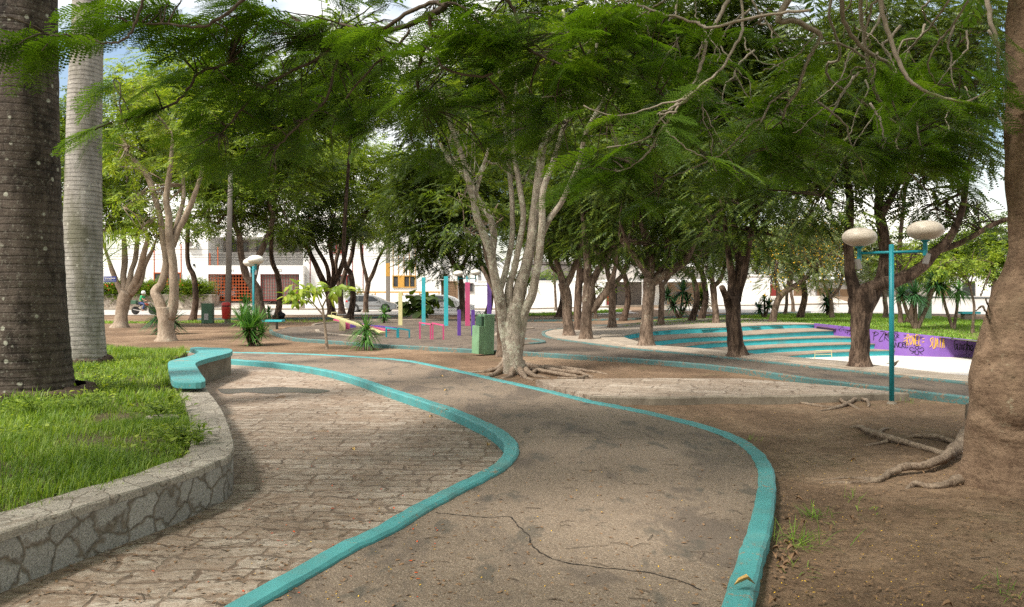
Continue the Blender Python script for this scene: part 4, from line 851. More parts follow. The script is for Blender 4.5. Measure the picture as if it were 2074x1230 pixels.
tree('broadleaf_tree', 'leaning forked grey tree behind the left double-globe lamp', 'tree', (526, 652),
  [([(527, 656, 13), (524, 620, 12), (517, 585, 11), (508, 570, 10)], 0), ([(518, 590, 9), (500, 560, 8), (489, 520, 6.5), (485, 480, 6), (475, 450, 5), (470, 400, 4)], 0), ([(510, 575, 8), (520, 530, 7), (533, 500, 6), (545, 470, 5), (553, 440, 5), (545, 400, 4), (560, 340, 3)], 0)],
  [(470, 400, 70, 40), (560, 390, 60, 40), (510, 320, 80, 60), (420, 350, 50, 50), (440, 455, 46, 24), (590, 460, 36, 26), (380, 445, 50, 28, 2), (490, 450, 40, 22, 2), (540, 452, 40, 22, 1)], SPR, MT['lf_mid'], BM, size=.5, dens=2.8, clump=.55, lpc=16, seed=23)
tree('spreading_tree', 'wide tree with a fan of dark bent limbs beyond the seesaws', 'tree', (672, 641),
  [([(672, 646, 9), (670, 620, 8), (666, 590, 8)], 0), ([(667, 600, 6), (650, 560, 6), (636, 530, 5), (622, 500, 4.5), (610, 470, 3)], 0), ([(668, 590, 6), (662, 540, 4), (640, 500, 4), (625, 460, 3)], 1), ([(668, 590, 5), (676, 550, 4), (668, 500, 4), (672, 460, 3)], -1), ([(670, 588, 5), (690, 545, 5), (700, 510, 4), (708, 470, 3)], 0)],
  [(600, 440, 60, 50), (680, 430, 60, 50), (640, 370, 70, 50), (560, 480, 30, 20), (625, 478, 50, 22), (700, 465, 50, 24)], SPR, MT['lf_dark'], BD, size=.6, dens=1.8, clump=.6, lpc=16, seed=24)
tree('spreading_tree', 'dark limbed tree immediately right of the fan-limbed tree', 'tree', (693, 637),
  [([(693, 641, 7), (690, 610, 6), (688, 580, 6)], 0), ([(688, 590, 5), (700, 550, 5), (712, 520, 4.5), (720, 480, 4), (735, 450, 3)], 0), ([(688, 585, 5), (680, 540, 4), (690, 490, 4)], 0)],
  [(740, 430, 60, 46), (720, 370, 70, 50), (700, 300, 70, 50), (770, 340, 40, 40)], SPR, MT['lf_lite'], BD, size=.6, dens=1.8, clump=.6, lpc=16, seed=25)
tree('forked_tree', 'thin dark Y-forked tree in front of the silver station wagon', 'tree', (741, 634),
  [([(741, 640, 5.5), (741, 610, 5), (746, 572, 5)], 0), ([(745, 575, 4), (738, 545, 3.5), (733, 520, 3), (730, 480, 2.5)], 0), ([(746, 573, 4.5), (758, 548, 4), (766, 525, 3), (780, 500, 2.5)], 0)],
  [(770, 470, 50, 30), (730, 460, 40, 30), (790, 420, 50, 40)], PIN, MT['lf_mid'], BD, size=.5, dens=3, clump=.5, lpc=14, seed=26)
tree('dark_tree', 'big dark-crowned tree behind the pull-up bars', 'tree', (938, 652),
  [([(938, 655, 6), (937, 620, 6), (934, 580, 6), (930, 540, 5)], 0), ([(932, 560, 4), (910, 520, 4), (890, 480, 3)], 0), ([(933, 550, 4), (950, 510, 4), (970, 470, 3)], 0)],
  [(870, 480, 70, 40), (850, 420, 80, 50), (930, 450, 70, 60), (840, 520, 50, 20), (900, 350, 90, 60), (830, 350, 60, 40), (960, 520, 40, 26), (960, 380, 70, 60), (920, 540, 40, 20)], PIN, MT['lf_dark'], BD, size=.55, dens=3.2, clump=.55, lpc=22, seed=27)
# ================================================= MIDDLE ROW UNDER THE DARK CANOPY
row = [
 ('dark_tree', 'grey trunk on the kerb tip at the left end of the paved island', (1153, 683), [([(1153, 686, 12), (1150, 650, 10), (1147, 600, 11), (1140, 572, 11)], 0), ([(1143, 580, 8), (1132, 545, 6), (1120, 500, 6), (1105, 460, 4), (1095, 400, 3)], 0), ([(1145, 580, 8), (1160, 550, 6), (1172, 510, 6), (1175, 450, 4), (1180, 380, 3)], 0)],
   [(1110, 420, 70, 50), (1180, 420, 60, 50), (1140, 330, 80, 60), (1090, 500, 40, 20), (1130, 480, 60, 30)], BM, 31),
 ('dark_tree', 'shaded trunk half hidden between the first two island trees', (1173, 671), [([(1173, 674, 9), (1170, 640, 8), (1171, 600, 8), (1174, 550, 7), (1170, 500, 5), (1165, 440, 4)], 0), ([(1173, 580, 5), (1185, 550, 5), (1195, 510, 3)], 0)],
   [(1170, 430, 70, 50), (1160, 360, 70, 50), (1190, 500, 40, 25)], BD, 32),
 ('dark_tree', 'stout tree with a long arm bending right at the island edge', (1188, 690), [([(1187, 693, 13), (1187, 660, 11.5), (1190, 620, 11.5), (1192, 580, 12)], 0), ([(1198, 632, 8), (1212, 612, 8), (1228, 590, 7.5), (1240, 565, 6), (1246, 540, 4), (1250, 500, 3)], -.3), ([(1190, 590, 9), (1191, 550, 8), (1187, 500, 7), (1182, 450, 5), (1175, 380, 4)], 0), ([(1194, 585, 8), (1210, 550, 7), (1228, 525, 6), (1245, 480, 5), (1262, 440, 3)], .5)],
   [(1190, 440, 70, 50), (1250, 440, 60, 50), (1220, 360, 90, 60), (1200, 500, 40, 24), (1270, 500, 30, 24)], BM, 33),
 ('dark_tree', 'straight grey tree in a soil square at the back of the island', (1240, 666), [([(1240, 669, 9), (1240, 640, 7.5), (1240, 600, 7.5), (1237, 570, 7)], 0), ([(1238, 585, 5), (1250, 570, 5), (1264, 550, 4), (1275, 510, 3)], 0), ([(1238, 580, 5), (1230, 545, 5), (1235, 500, 4)], 0)],
   [(1270, 480, 50, 40), (1230, 470, 50, 40), (1290, 540, 40, 22), (1250, 410, 70, 50)], BM, 34),
 ('dark_tree', 'broad pale-barked tree with a thick dark limb sweeping right', (1310, 706), [([(1309, 710, 20), (1309, 690, 14.5), (1311, 640, 12.5), (1314, 600, 12.5), (1316, 565, 13)], 0), ([(1312, 575, 10), (1318, 540, 9), (1312, 495, 9), (1300, 450, 7), (1292, 410, 6), (1278, 360, 5), (1265, 300, 3)], 0), ([(1318, 575, 9), (1338, 562, 9), (1365, 545, 9), (1388, 528, 8), (1402, 500, 6), (1410, 480, 5), (1430, 460, 4), (1460, 420, 3)], -.6), ([(1330, 560, 6), (1350, 520, 6), (1350, 480, 5), (1340, 430, 4)], .7)],
   [(1280, 400, 80, 50), (1360, 420, 80, 50), (1320, 330, 100, 60), (1260, 490, 50, 30), (1420, 440, 60, 50), (1360, 500, 36, 20), (1420, 520, 26, 16)], BM, 35),
 ('dark_tree', 'thin tree in a soil square on the far rim of the arena', (1339, 661), [([(1339, 664, 7), (1339, 630, 6), (1341, 600, 6), (1340, 570, 6)], 0), ([(1341, 580, 4), (1355, 560, 4), (1370, 540, 3)], 0), ([(1340, 575, 4), (1330, 545, 3), (1325, 510, 3)], 0)],
   [(1340, 510, 60, 30), (1390, 510, 40, 24), (1330, 470, 60, 30)], BM, 36),
 ('pale_tree', 'slim pale trunk at the back rim behind the turquoise steps', (1451, 657), [([(1451, 660, 7), (1449, 630, 6.5), (1446, 600, 6.5), (1444, 575, 7)], 0), ([(1445, 580, 5), (1440, 555, 4.5), (1430, 520, 3)], 0), ([(1446, 580, 5), (1460, 565, 4.5), (1466, 545, 4), (1470, 510, 3)], 0)],
   [(1420, 510, 50, 26), (1480, 510, 50, 26), (1450, 470, 60, 34), (1430, 545, 26, 10)], BM, 37),
 ('dark_tree', 'rugged two-toned tree with a cut stub standing over the steps', (1494, 727), [([(1495, 730, 22), (1492, 708, 17), (1488, 680, 15.5), (1485, 640, 15), (1484, 600, 16)], 0), ([(1478, 625, 9), (1470, 600, 7), (1462, 582, 6)], -.4), ([(1482, 605, 9), (1482, 560, 8), (1476, 520, 6), (1470, 470, 5), (1460, 400, 4)], 0), ([(1490, 610, 11), (1497, 570, 10), (1498, 530, 9), (1490, 490, 7), (1485, 430, 5)], .4), ([(1494, 600, 8), (1506, 555, 8), (1514, 510, 7), (1522, 470, 6), (1540, 400, 4), (1560, 330, 3)], -.4)],
   [(1480, 410, 80, 50), (1560, 420, 70, 50), (1510, 320, 100, 60), (1440, 470, 50, 30), (1570, 480, 30, 18), (1520, 475, 40, 20)], BD, 38)]
for nm, lb, bs, st, bl, bk, sd in row:
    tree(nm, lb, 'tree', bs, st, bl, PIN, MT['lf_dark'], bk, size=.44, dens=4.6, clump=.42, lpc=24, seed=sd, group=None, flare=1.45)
tree('dark_tree', 'largest dark tree by the arena with a Y fork and black streaked trunk', 'tree', (1741, 751),
  [([(1740, 756, 30), (1741, 735, 21), (1742, 700, 18), (1743, 650, 19), (1745, 610, 25), (1750, 585, 24)], 0), ([(1735, 600, 14), (1726, 572, 12), (1720, 530, 10), (1718, 474, 9), (1722, 420, 8), (1715, 350, 6), (1700, 260, 4)], .3),
   ([(1735, 592, 13), (1760, 583, 12), (1790, 574, 13), (1811, 570, 13), (1840, 558, 12), (1868, 540, 11), (1895, 510, 10), (1925, 480, 8), (1950, 420, 6), (1960, 350, 4)], -.5), ([(1898, 508, 7), (1925, 500, 6), (1954, 488, 6), (1985, 470, 5), (2022, 450, 5), (2060, 440, 4)], -.6),
   ([(1750, 640, 13), (1768, 600, 13), (1784, 565, 12), (1793, 530, 12), (1790, 480, 11), (1780, 420, 9), (1788, 340, 8), (1780, 250, 6), (1760, 150, 4)], .5), ([(1785, 440, 7), (1815, 380, 6), (1850, 300, 5), (1880, 200, 4)], .4)],
  [(1640, 400, 90, 50), (1740, 330, 100, 60), (1850, 330, 90, 60), (1950, 380, 80, 50), (1800, 230, 120, 70), (1660, 300, 90, 60), (1940, 280, 80, 60), (1980, 470, 50, 26), (1640, 440, 50, 16), (1880, 430, 40, 24), (1700, 160, 110, 70), (1850, 120, 110, 70), (1950, 170, 90, 60), (1590, 200, 90, 60), (1970, 60, 80, 60), (1760, 40, 110, 60), (2005, 170, 60, 80), (1990, 290, 50, 50)], PIN, MT['lf_dark'], BD, size=.36, dens=6.2, clump=.33, lpc=22, seed=41, sides=16, flare=1.2)
# yellow-flowering and small trees on the lawn
def flowers(col, n, r=.06):
    def fn(t, WB, cl, rng):
        tp = (np.array([(0, .5, 0), (-.43, -.25, 0), (.43, -.25, 0), (0, 0, .5)]) , np.array([(0, 1, 3), (1, 2, 3), (2, 0, 3), (0, 2, 1)]))
        k = rng.integers(0, len(cl), n); P = cl[k] + rng.normal(size=(n, 3)) * .45 + np.array((0, -.2, .1)); V, T = scatter(tp, P, rng.normal(size=(n, 3)), rng.normal(size=(n, 3)) + .01, rng.uniform(.7, 1.4, n) * r * 1.3)
        o = keep(npmesh('blossom', V, T, col, t)); o['kind'] = 'stuff'; o['label'] = 'small bright blossoms dotted over the crown'
    return fn
tree('flowering_tree', 'grey-green tree with yellow blossoms leaning right on the lawn edge', 'tree', (1567, 655),
  [([(1564, 658, 7), (1570, 625, 6.5), (1582, 598, 6.5), (1600, 585, 6), (1620, 573, 5), (1640, 555, 4), (1660, 530, 3)], 0), ([(1577, 606, 4.5), (1575, 580, 4), (1570, 560, 3), (1575, 530, 3)], 0), ([(1590, 592, 4), (1600, 565, 4), (1605, 530, 3)], 0)],
  [(1570, 540, 46, 26), (1630, 530, 50, 34), (1600, 490, 60, 40), (1660, 560, 24, 16), (1560, 575, 20, 9), (1640, 450, 60, 40), (1690, 510, 30, 36)], PIN, MT['lf_grey'], BM, size=.42, dens=2.6, clump=.45, lpc=18, seed=51, extra=flowers(MT['flow_y'], 700, .055))
tree('flowering_tree', 'slender yellow-flecked tree just left of the big dark arena tree', 'tree', (1686, 646),
  [([(1686, 649, 4.5), (1684, 620, 4), (1682, 600, 4)], 0), ([(1682, 602, 3), (1674, 588, 3), (1668, 570, 2.5)], 0), ([(1683, 600, 3), (1697, 588, 3), (1706, 570, 2.5)], 0)],
  [(1690, 560, 30, 18), (1700, 520, 40, 30), (1660, 570, 18, 12), (1700, 460, 40, 36), (1650, 490, 36, 30)], PIN, MT['lf_grey'], BM, size=.42, dens=2.6, clump=.45, lpc=16, seed=52, extra=flowers(MT['flow_y'], 500, .055))
small = [((1590, 638), 3.5, 'short bare-stemmed lawn tree nearest the leaning flowering tree', 1594, 53), ((1607, 633), 3.5, 'bent pale lawn tree second from the leaning flowering tree', 1602, 54), ((1721, 638), 3.2, 'thin brown lawn tree partly behind the big dark trunk', 1722, 55), ((1794, 646), 5, 'plain brown trunk on the lawn beside the right lamp post', 1792, 56), ((1762, 639), 3, 'narrow trunk far off behind the big tree fork', 1762, 57)]
for (u, v), r, lb, tu, sd in small:
    tree('small_tree', lb, 'tree', (u, v), [([(u, v + 3, r), (u * .5 + tu * .5 + 1, v - 22, r * .9), (tu, v - 45, r * .85), (tu + 3, v - 70, r * .6)], 0), ([(tu, v - 44, r * .6), (tu - 8, v - 65, r * .5)], 0)],
         [(tu, v - 82, 30, 14), (tu + 14, v - 100, 30, 20)], SPRN, MT['lf_grey'], BM, size=.45, dens=2, clump=.5, lpc=12, seed=sd)
tree('small_tree', 'dark trunk rising behind the yucca cluster on the right lawn', 'tree', (1825, 657), [([(1825, 660, 5), (1823, 630, 4), (1818, 600, 3.5), (1815, 560, 3)], 0)], [(1815, 520, 40, 30), (1870, 500, 40, 30)], PIN, MT['lf_mid'], BD, size=.4, dens=2.4, clump=.45, lpc=14, seed=58)
tree('small_tree', 'lime-green leafy tree at the far right behind the yuccas', 'tree', (1972, 676), [([(1970, 679, 3), (1971, 650, 2.5), (1973, 620, 2.5), (1965, 580, 2)], 0)], [(1950, 560, 36, 26), (1930, 520, 46, 36), (1980, 520, 50, 40), (1900, 540, 20, 20)], SPR, MT['lf_lite'], BM, size=.3, dens=4, clump=.32, lpc=14, seed=59)
tree('far_tree', 'small palm-like tree on the street median', 'tree', (1125, 632), [([(1126, 634, 3), (1125, 600, 2.5), (1123, 565, 2.5)], 0)], [(1122, 552, 18, 8)], SPRN, MT['lf_mid'], BM, size=.7, dens=1.2, clump=.4, lpc=10, seed=60, droop=.8)
tree('far_tree', 'thin trunk on the median right of the island trees', 'tree', (1206, 645), [([(1207, 648, 4), (1205, 620, 3), (1203, 590, 3), (1200, 560, 2)], 0)], [(1200, 560, 24, 18), (1215, 590, 12, 10)], SPRN, MT['lf_lite'], BM, size=.5, dens=2, clump=.4, lpc=12, seed=61)
# background trees beyond the houses
def backtree(label, u, v0, d, ru, rv, lm, seed, vbase=612, tp=SPR, size=1.1):
    base = A(u, vbase, d); t = thing('background_tree', label, 'tree', tuple(base), 0, 'trees beyond the houses')
    mb = MB(); top = A(u, v0, d); mb.tube([base, base.lerp(top, .5) + Vector((.3, 0, 0)), top], [.3, .24, .1], 8); rg = random.Random(seed)
    bl = [(tuple(A(u + rg.uniform(-.5, .5) * ru, v0 + rg.uniform(-.5, .5) * rv, d + rg.uniform(-1, 1))), (ru * .6 * d / F, 2.5, rv * .6 * d / F)) for _ in range(4)]
    for c, r in bl: limb(mb, base.lerp(top, .6), c, .12, .05, rg=rg)
    keep(mb.build('trunk', BM, t)); parts, cl = cloud(bl, tp, size, .55, 1.0, .6, .5, lpc=18, rng=np.random.default_rng(seed)); V, T = merge(parts); keep(npmesh('crown', V, T, lm, t))
bt_ = [('round bright green tree above the hedge house at far left', 60, 480, 90, 90, 110, 'lf_mid', 120), ('tall green tree beyond the left white house', 185, 300, 95, 130, 110, 'lf_mid', 71), ('wide crown rising behind the garage house', 420, 330, 100, 120, 90, 'lf_dark', 72), ('dense crown behind the red-windowed house', 640, 320, 104, 140, 90, 'lf_mid', 73), ('dark crown behind the yellow-windowed house', 860, 380, 104, 120, 90, 'lf_dark', 74), ('deep green crown above the long white wall', 1080, 430, 108, 110, 90, 'lf_dark', 75), ('tall crown behind the dark entrance house', 1230, 450, 108, 110, 80, 'lf_dark', 76), ('bushy crown behind the timber gate portal', 1400, 470, 112, 110, 76, 'lf_dark', 77), ('yellowish crown above the white corner wall', 1530, 510, 112, 80, 46, 'lf_lite', 78), ('grey-green crown over the far gates', 1650, 500, 110, 100, 60, 'lf_grey', 79), ('pale flowering crown far behind the big tree', 1760, 500, 100, 90, 60, 'lf_grey', 80), ('lime crown far off behind the yuccas', 1880, 520, 96, 90, 60, 'lf_lite', 81), ('green crown at the far right end of the street', 2010, 500, 92, 100, 70, 'lf_mid', 82)]
for lb, u, v, d, ru, rv, lm, sd in bt_: backtree(lb, u, v, d, ru, rv, MT[lm], sd)
# second rank of dense crowns behind the row trees, closing the view at the top
def rank(label, u, vb, vtop, ru, rv, lm, seed, r=7, size=.6):
    tree('dark_tree', label, 'tree', (u, vb), [([(u, vb + 3, r), (u + ru * .06, vb - 45, r * .85), (u + ru * .02, vb - 90, r * .75), (u - ru * .1, vb - 150, r * .6), (u + ru * .08, vtop + rv * .4, r * .35)], 0)], [(u - ru * .4, vtop + rv * .2, ru * .7, rv * .7), (u + ru * .4, vtop, ru * .7, rv * .7), (u, vtop - rv * .6, ru * .8, rv * .6), (u, vtop + rv * .8, ru * .8, rv * .4)], PIN, MT[lm], BD, size=size, dens=2.2, clump=.6, lpc=26, seed=seed)
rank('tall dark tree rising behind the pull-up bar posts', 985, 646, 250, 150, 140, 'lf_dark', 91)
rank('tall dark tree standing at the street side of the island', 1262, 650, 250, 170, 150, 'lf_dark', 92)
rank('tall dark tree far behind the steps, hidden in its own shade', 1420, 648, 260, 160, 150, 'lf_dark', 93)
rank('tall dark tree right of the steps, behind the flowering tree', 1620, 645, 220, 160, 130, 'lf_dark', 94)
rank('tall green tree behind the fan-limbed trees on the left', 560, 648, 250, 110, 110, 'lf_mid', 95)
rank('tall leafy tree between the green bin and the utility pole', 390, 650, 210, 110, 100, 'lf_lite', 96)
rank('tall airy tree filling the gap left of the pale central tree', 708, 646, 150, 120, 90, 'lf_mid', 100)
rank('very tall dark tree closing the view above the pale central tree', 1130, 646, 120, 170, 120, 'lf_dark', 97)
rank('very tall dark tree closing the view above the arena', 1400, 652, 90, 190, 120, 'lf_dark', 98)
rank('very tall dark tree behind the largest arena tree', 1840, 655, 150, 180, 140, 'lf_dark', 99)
# ================================================= THE BIG TREE AT THE RIGHT EDGE WITH THE OVERHANGING CANOPY
g = G(2045, 985, ZG); D0 = g.y
ht = thing('poinciana_tree', 'huge brown poinciana at the right edge with a knotted trunk and long roots', 'tree', (g.x, D0, ZG))
prof = [(1010, 1945, 2190), (985, 1958, 2180), (940, 1958, 2160), (900, 1952, 2150), (850, 1950, 2145), (800, 1950, 2140), (760, 1950, 2138), (720, 1957, 2135), (680, 1970, 2132), (640, 1980, 2130), (610, 1986, 2130), (580, 1996, 2130), (550, 2012, 2132), (500, 2022, 2132), (440, 2021, 2128), (380, 2019, 2124), (300, 2018, 2120), (200, 2021, 2118), (100, 2024, 2116), (0, 2032, 2118), (-100, 2040, 2120), (-200, 2046, 2122)]
P = cr_(prof, 5); nseg = 56; vs = []; fs = []; ZC = []
for i, (v, ul, ur) in enumerate(P):
    ul += 24 - 12 * S((v - 780) / 180)
    a = A(ul, v, D0); b = A(ur, v, D0); c = (a + b) / 2; r = (b.x - a.x) / 2; r = max(.16, r)
    for k in range(nseg):
        th = 2 * pi * k / nseg; x = math.cos(th); y = math.sin(th); rr = r
        # knot facing the viewer's left, with a ring groove
        px_ = c.x + x * r; pu = CX + px_ / D0 * F
        if y < 0:
            q = math.hypot((pu - 2014) / 40, (v - 790) / 62)
            rr += .095 * math.exp(-q ** 3) + .03 * math.exp(-((q - 1.38) / .2) ** 2) - .035 * math.exp(-((q - 1.12) / .11) ** 2)
            q2 = math.hypot((pu - 1998) / 22, (v - 610) / 55); rr += .012 * math.exp(-q2 * q2)
        rr += .012 * math.sin(th * 3 + v * .006) + .008 * math.sin(th * 7 + v * .013) + .006 * math.sin(v * .06 + th * 2)
        if v > 870: rr += .13 * ((v - 870) / 130) ** 2 * (.6 + .4 * math.sin(th * 5 + .6))
        vs.append((c.x + x * rr, D0 + y * rr * .95, c.z if v < 985 else ZG - .06 + (985 - v) * .001))
fs = [(i * nseg + k, (i + 1) * nseg + k, (i + 1) * nseg + (k + 1) % nseg, i * nseg + (k + 1) % nseg) for i in range(len(P) - 1) for k in range(nseg)]
o = keep(MB().add(vs, fs).build('trunk', MT['bark_hero'], ht, smooth=True)); bmn(o.data)
from mathutils.bvhtree import BVHTree
bvh = BVHTree.FromPolygons([Vector(v) for v in vs], fs)
def on_trunk(u, v, off=0):
    r = ray(u, v).normalized(); h_ = bvh.ray_cast(Vector((0, 0, H)), r); return (h_[0] - r * off) if h_[0] is not None else A(u, v, D0 - .35)
for pts, m_ in (([(1986, 600, 4), (1994, 580, 5), (2002, 560, 5), (2008, 545, 3)], 0), ([(1976, 630, 3), (1990, 620, 5), (2000, 640, 5), (2008, 655, 3)], 0), ([(1996, 605, 4), (2004, 625, 5), (2006, 650, 4)], 0)):
    W = [on_trunk(u, v, .0) for u, v, r in cr_(pts, 6)]; W = [p + Vector((rnd.uniform(-1, 1), 0, rnd.uniform(-1, 1))) * .006 for p in W]; Rr = [r * rnd.uniform(.6, 1.1) * D0 / F * .4 for u, v, r in cr_(pts, 6)]
    keep(MB().tube(W, Rr, 7, wob=.25).build('bark_ridge', MT['root_dark'], ht, smooth=True))
rootset(ht, [([(2000, 885, 34, .22), (1968, 908, 22, .14), (1925, 938, 11, .10), (1888, 954, 9, .07), (1860, 958, 8, .06), (1827, 960, 8, .06), (1800, 966, 7, .03), (1776, 976, 6, .01), (1730, 978, 4, .0), (1680, 978, 3, -.005), (1629, 984, 2, -.02)], ''),
             ([(2010, 945, 34, .12), (1962, 974, 16, .05), (1920, 986, 8, .03), (1888, 990, 6, .02), (1850, 985, 6, .02), (1835, 990, 3, -.01)], ''),
             ([(1985, 915, 16, .08), (1938, 930, 5, .01), (1920, 926, 6, .02), (1890, 918, 6, .03), (1858, 909, 6, .03), (1830, 902, 6, .04), (1802, 896, 6, .05), (1775, 888, 6, .06), (1755, 878, 5, .04), (1741, 868, 4, .02), (1715, 866, 3, -.01)], ''),
             ([(1802, 896, 4, .02), (1780, 900, 3, .01), (1750, 904, 3, 0)], ''), ([(1776, 888, 4, .03), (1790, 872, 3, .02), (1815, 870, 2, 0)], ''),
             ([(1960, 905, 7, .06), (1930, 900, 5, .03), (1900, 892, 5, .04), (1865, 888, 4, .03), (1830, 886, 3, -.01)], ''),
             ([(1776, 976, 5, .02), (1750, 970, 4, .0), (1710, 968, 2, 0), (1660, 972, 1.5, -.01)], '')], MT['root'])
rt = thing('exposed_root', 'twisted exposed root clump in the dirt left of the lamp post', 'tree root', tuple(G(1730, 818, ZG)))
rootset(rt, [([(1655, 832, 1.2, -0.014), (1690, 828, 3.1, 0.011), (1715, 822, 3.7, 0.029), (1735, 812, 3.7, 0.054), (1742, 803, 3.1, 0.079)], ''), ([(1590, 812, 1.2, -0.008), (1625, 818, 2.5, 0.011), (1665, 824, 2.5, 0.004), (1700, 826, 2.5, 0.004)], ''), ([(1700, 806, 3.7, 0.066), (1712, 800, 3.7, 0.097), (1735, 802, 3.1, 0.085), (1765, 808, 2.5, 0.023), (1800, 808, 1.2, -0.008)], ''), ([(1702, 808, 3.7, 0.054), (1706, 818, 3.7, 0.042), (1725, 824, 3.1, 0.017), (1750, 832, 1.2, -0.014)], ''), ([(1740, 812, 3.1, 0.042), (1756, 818, 3.1, 0.048), (1760, 826, 2.5, 0.011)], '')], MT['root'])
# limbs and hanging branches of the canopy, traced where they show
crm = []
def br(pts, d0, d1, m='p'):      # pixel path with half widths, depth from d0 to d1
    P = cr_(pts, 5); n = len(P); W = []; Rr = []
    for i, (u, v, r) in enumerate(P):
        d = d0 + (d1 - d0) * i / (n - 1); W.append(A(u, v, d) + Vector((rnd.uniform(-1, 1), 0, rnd.uniform(-1, 1))) * .008); Rr.append(max(.004, r * d / F))
    return W, Rr
light = [([(2080, -150, 20), (1900, -180, 16), (1700, -130, 14), (1580, 30, 9), (1610, 42, 8), (1660, 70, 7), (1648, 100, 6), (1628, 140, 5), (1615, 185, 5), (1595, 215, 4), (1580, 250, 2.5)], 7, 7.5),
 ([(1700, -100, 9), (1705, 0, 7), (1712, 50, 6), (1750, 100, 5.5), (1800, 130, 5), (1805, 160, 4), (1808, 210, 3), (1830, 260, 2)], 7, 8),
 ([(1740, -80, 8), (1742, 0, 6), (1750, 80, 5), (1762, 150, 5), (1780, 200, 4.5), (1815, 240, 4), (1860, 280, 3), (1900, 300, 2)], 7.5, 8.5),
 ([(1770, -80, 9), (1782, 0, 7), (1800, 70, 6.5), (1825, 135, 6), (1850, 170, 5), (1900, 195, 4), (1960, 205, 3), (2010, 180, 2)], 6.5, 6.5),
 ([(1990, -60, 10), (2000, 0, 7), (2008, 50, 6), (2020, 90, 5), (2022, 140, 4)], 6.4, 6.3),
 ([(1960, 0, 3), (1930, 50, 3), (1905, 80, 3), (1880, 130, 2.5), (1895, 170, 2)], 7, 7.5), ([(1925, 0, 3), (1880, 60, 3), (1850, 90, 3), (1830, 110, 2), (1810, 130, 2)], 7, 8),
 ([(1690, -40, 5), (1680, 30, 4), (1695, 80, 4), (1700, 120, 4), (1675, 130, 4), (1680, 160, 3.5), (1720, 190, 3), (1800, 240, 2.5), (1870, 270, 2)], 8, 9),
 ([(1660, 90, 4), (1700, 88, 3.5), (1740, 110, 3), (1770, 135, 3), (1765, 170, 2)], 7.5, 7.5), ([(1610, 170, 3), (1560, 210, 3), (1540, 250, 2.5), (1500, 290, 2)], 7.5, 7),
 ([(1475, 0, 6), (1455, 40, 5.5), (1430, 90, 5), (1418, 140, 5), (1400, 180, 4), (1370, 215, 3.5), (1340, 230, 3)], 6.8, 6.2), ([(1500, -10, 4), (1505, 50, 4), (1490, 90, 4), (1460, 140, 3.5), (1420, 180, 3), (1380, 210, 3), (1330, 232, 2)], 6.8, 6),
 ([(1640, 20, 4), (1560, 30, 4), (1440, 55, 4), (1420, 50, 4), (1350, 30, 3.5), (1280, 8, 3.5), (1255, 20, 3)], 6, 6.5), ([(1450, 150, 3.5), (1400, 190, 3.5), (1340, 260, 3), (1320, 300, 3), (1290, 330, 2.5), (1250, 350, 2)], 6.2, 6), ([(1400, 185, 3), (1330, 250, 2.5), (1310, 280, 2.5), (1230, 300, 1.8)], 6.2, 5.8), ([(1390, 200, 3), (1330, 215, 2.5), (1260, 235, 2), (1180, 215, 2)], 6, 6),
 ([(1350, 265, 2.5), (1390, 300, 2), (1430, 320, 1.6)], 6, 6), ([(1370, 225, 3), (1335, 235, 2.5), (1350, 255, 2)], 6, 6)]
darkb = [([(1000, -160, 12), (930, -60, 10), (903, 5, 9), (890, 20, 8), (850, 40, 6.5), (780, 65, 5.5), (700, 76, 5), (640, 80, 4)], 6.5, 7.5), ([(905, 12, 7), (880, 5, 5), (830, 25, 4.5), (780, 55, 4), (740, 60, 4), (690, 50, 3)], 6.5, 7), ([(870, 30, 5), (873, 60, 4), (880, 75, 3), (930, 70, 3), (1000, 78, 2)], 6.5, 6.8),
 ([(300, -20, 3.5), (282, 20, 3), (275, 45, 3), (262, 70, 2.6), (240, 85, 2.6), (210, 87, 2.3), (160, 74, 2.2), (120, 71, 2.2), (90, 71, 2)], 5.6, 5.4), ([(520, -20, 4), (440, 40, 3.5), (400, 55, 3), (340, 50, 2.5), (270, 50, 2)], 6, 6),
 ([(480, 120, 4), (440, 135, 3.5), (400, 150, 3), (375, 190, 3), (340, 215, 2.6), (280, 235, 2.4), (230, 248, 2), (190, 262, 1.8)], 7, 6.5), ([(860, 90, 4.5), (850, 130, 4), (845, 170, 3.5), (858, 220, 2)], 7, 7.4), ([(700, 70, 4), (640, 120, 3.5), (560, 160, 3), (500, 210, 2.5), (450, 270, 2)], 7.4, 7), ([(700, 75, 4), (680, 130, 3), (660, 200, 3), (600, 260, 2.5), (560, 300, 2)], 7.4, 7.2), ([(1010, -20, 4), (1040, 20, 4), (1050, 60, 4), (1040, 80, 4), (1000, 85, 3), (950, 78, 2.5), (900, 76, 2)], 7, 7), ([(1050, 70, 5), (1080, 90, 4), (1060, 95, 4), (1110, 120, 3), (1180, 150, 2.5), (1250, 180, 2)], 7, 6.6),
 ([(830, 60, 3), (800, 100, 3), (760, 130, 2.5), (700, 200, 2)], 7, 7), ([(1000, 150, 3), (960, 155, 3), (905, 140, 2.6), (880, 110, 2.6), (860, 92, 2)], 6.8, 6.8)]
for st in light + darkb:
    W, Rr = br(st[0], st[1], st[2]); lt = st in light; Rr = [r * (.72 if lt else .9) for r in Rr]
    crm.append((W, Rr)); keep(MB().tube(W, Rr, 8, wob=.05).build('branch', MT['twig'] if lt else MT['twigd'], ht, smooth=True))
rgt = random.Random(77)
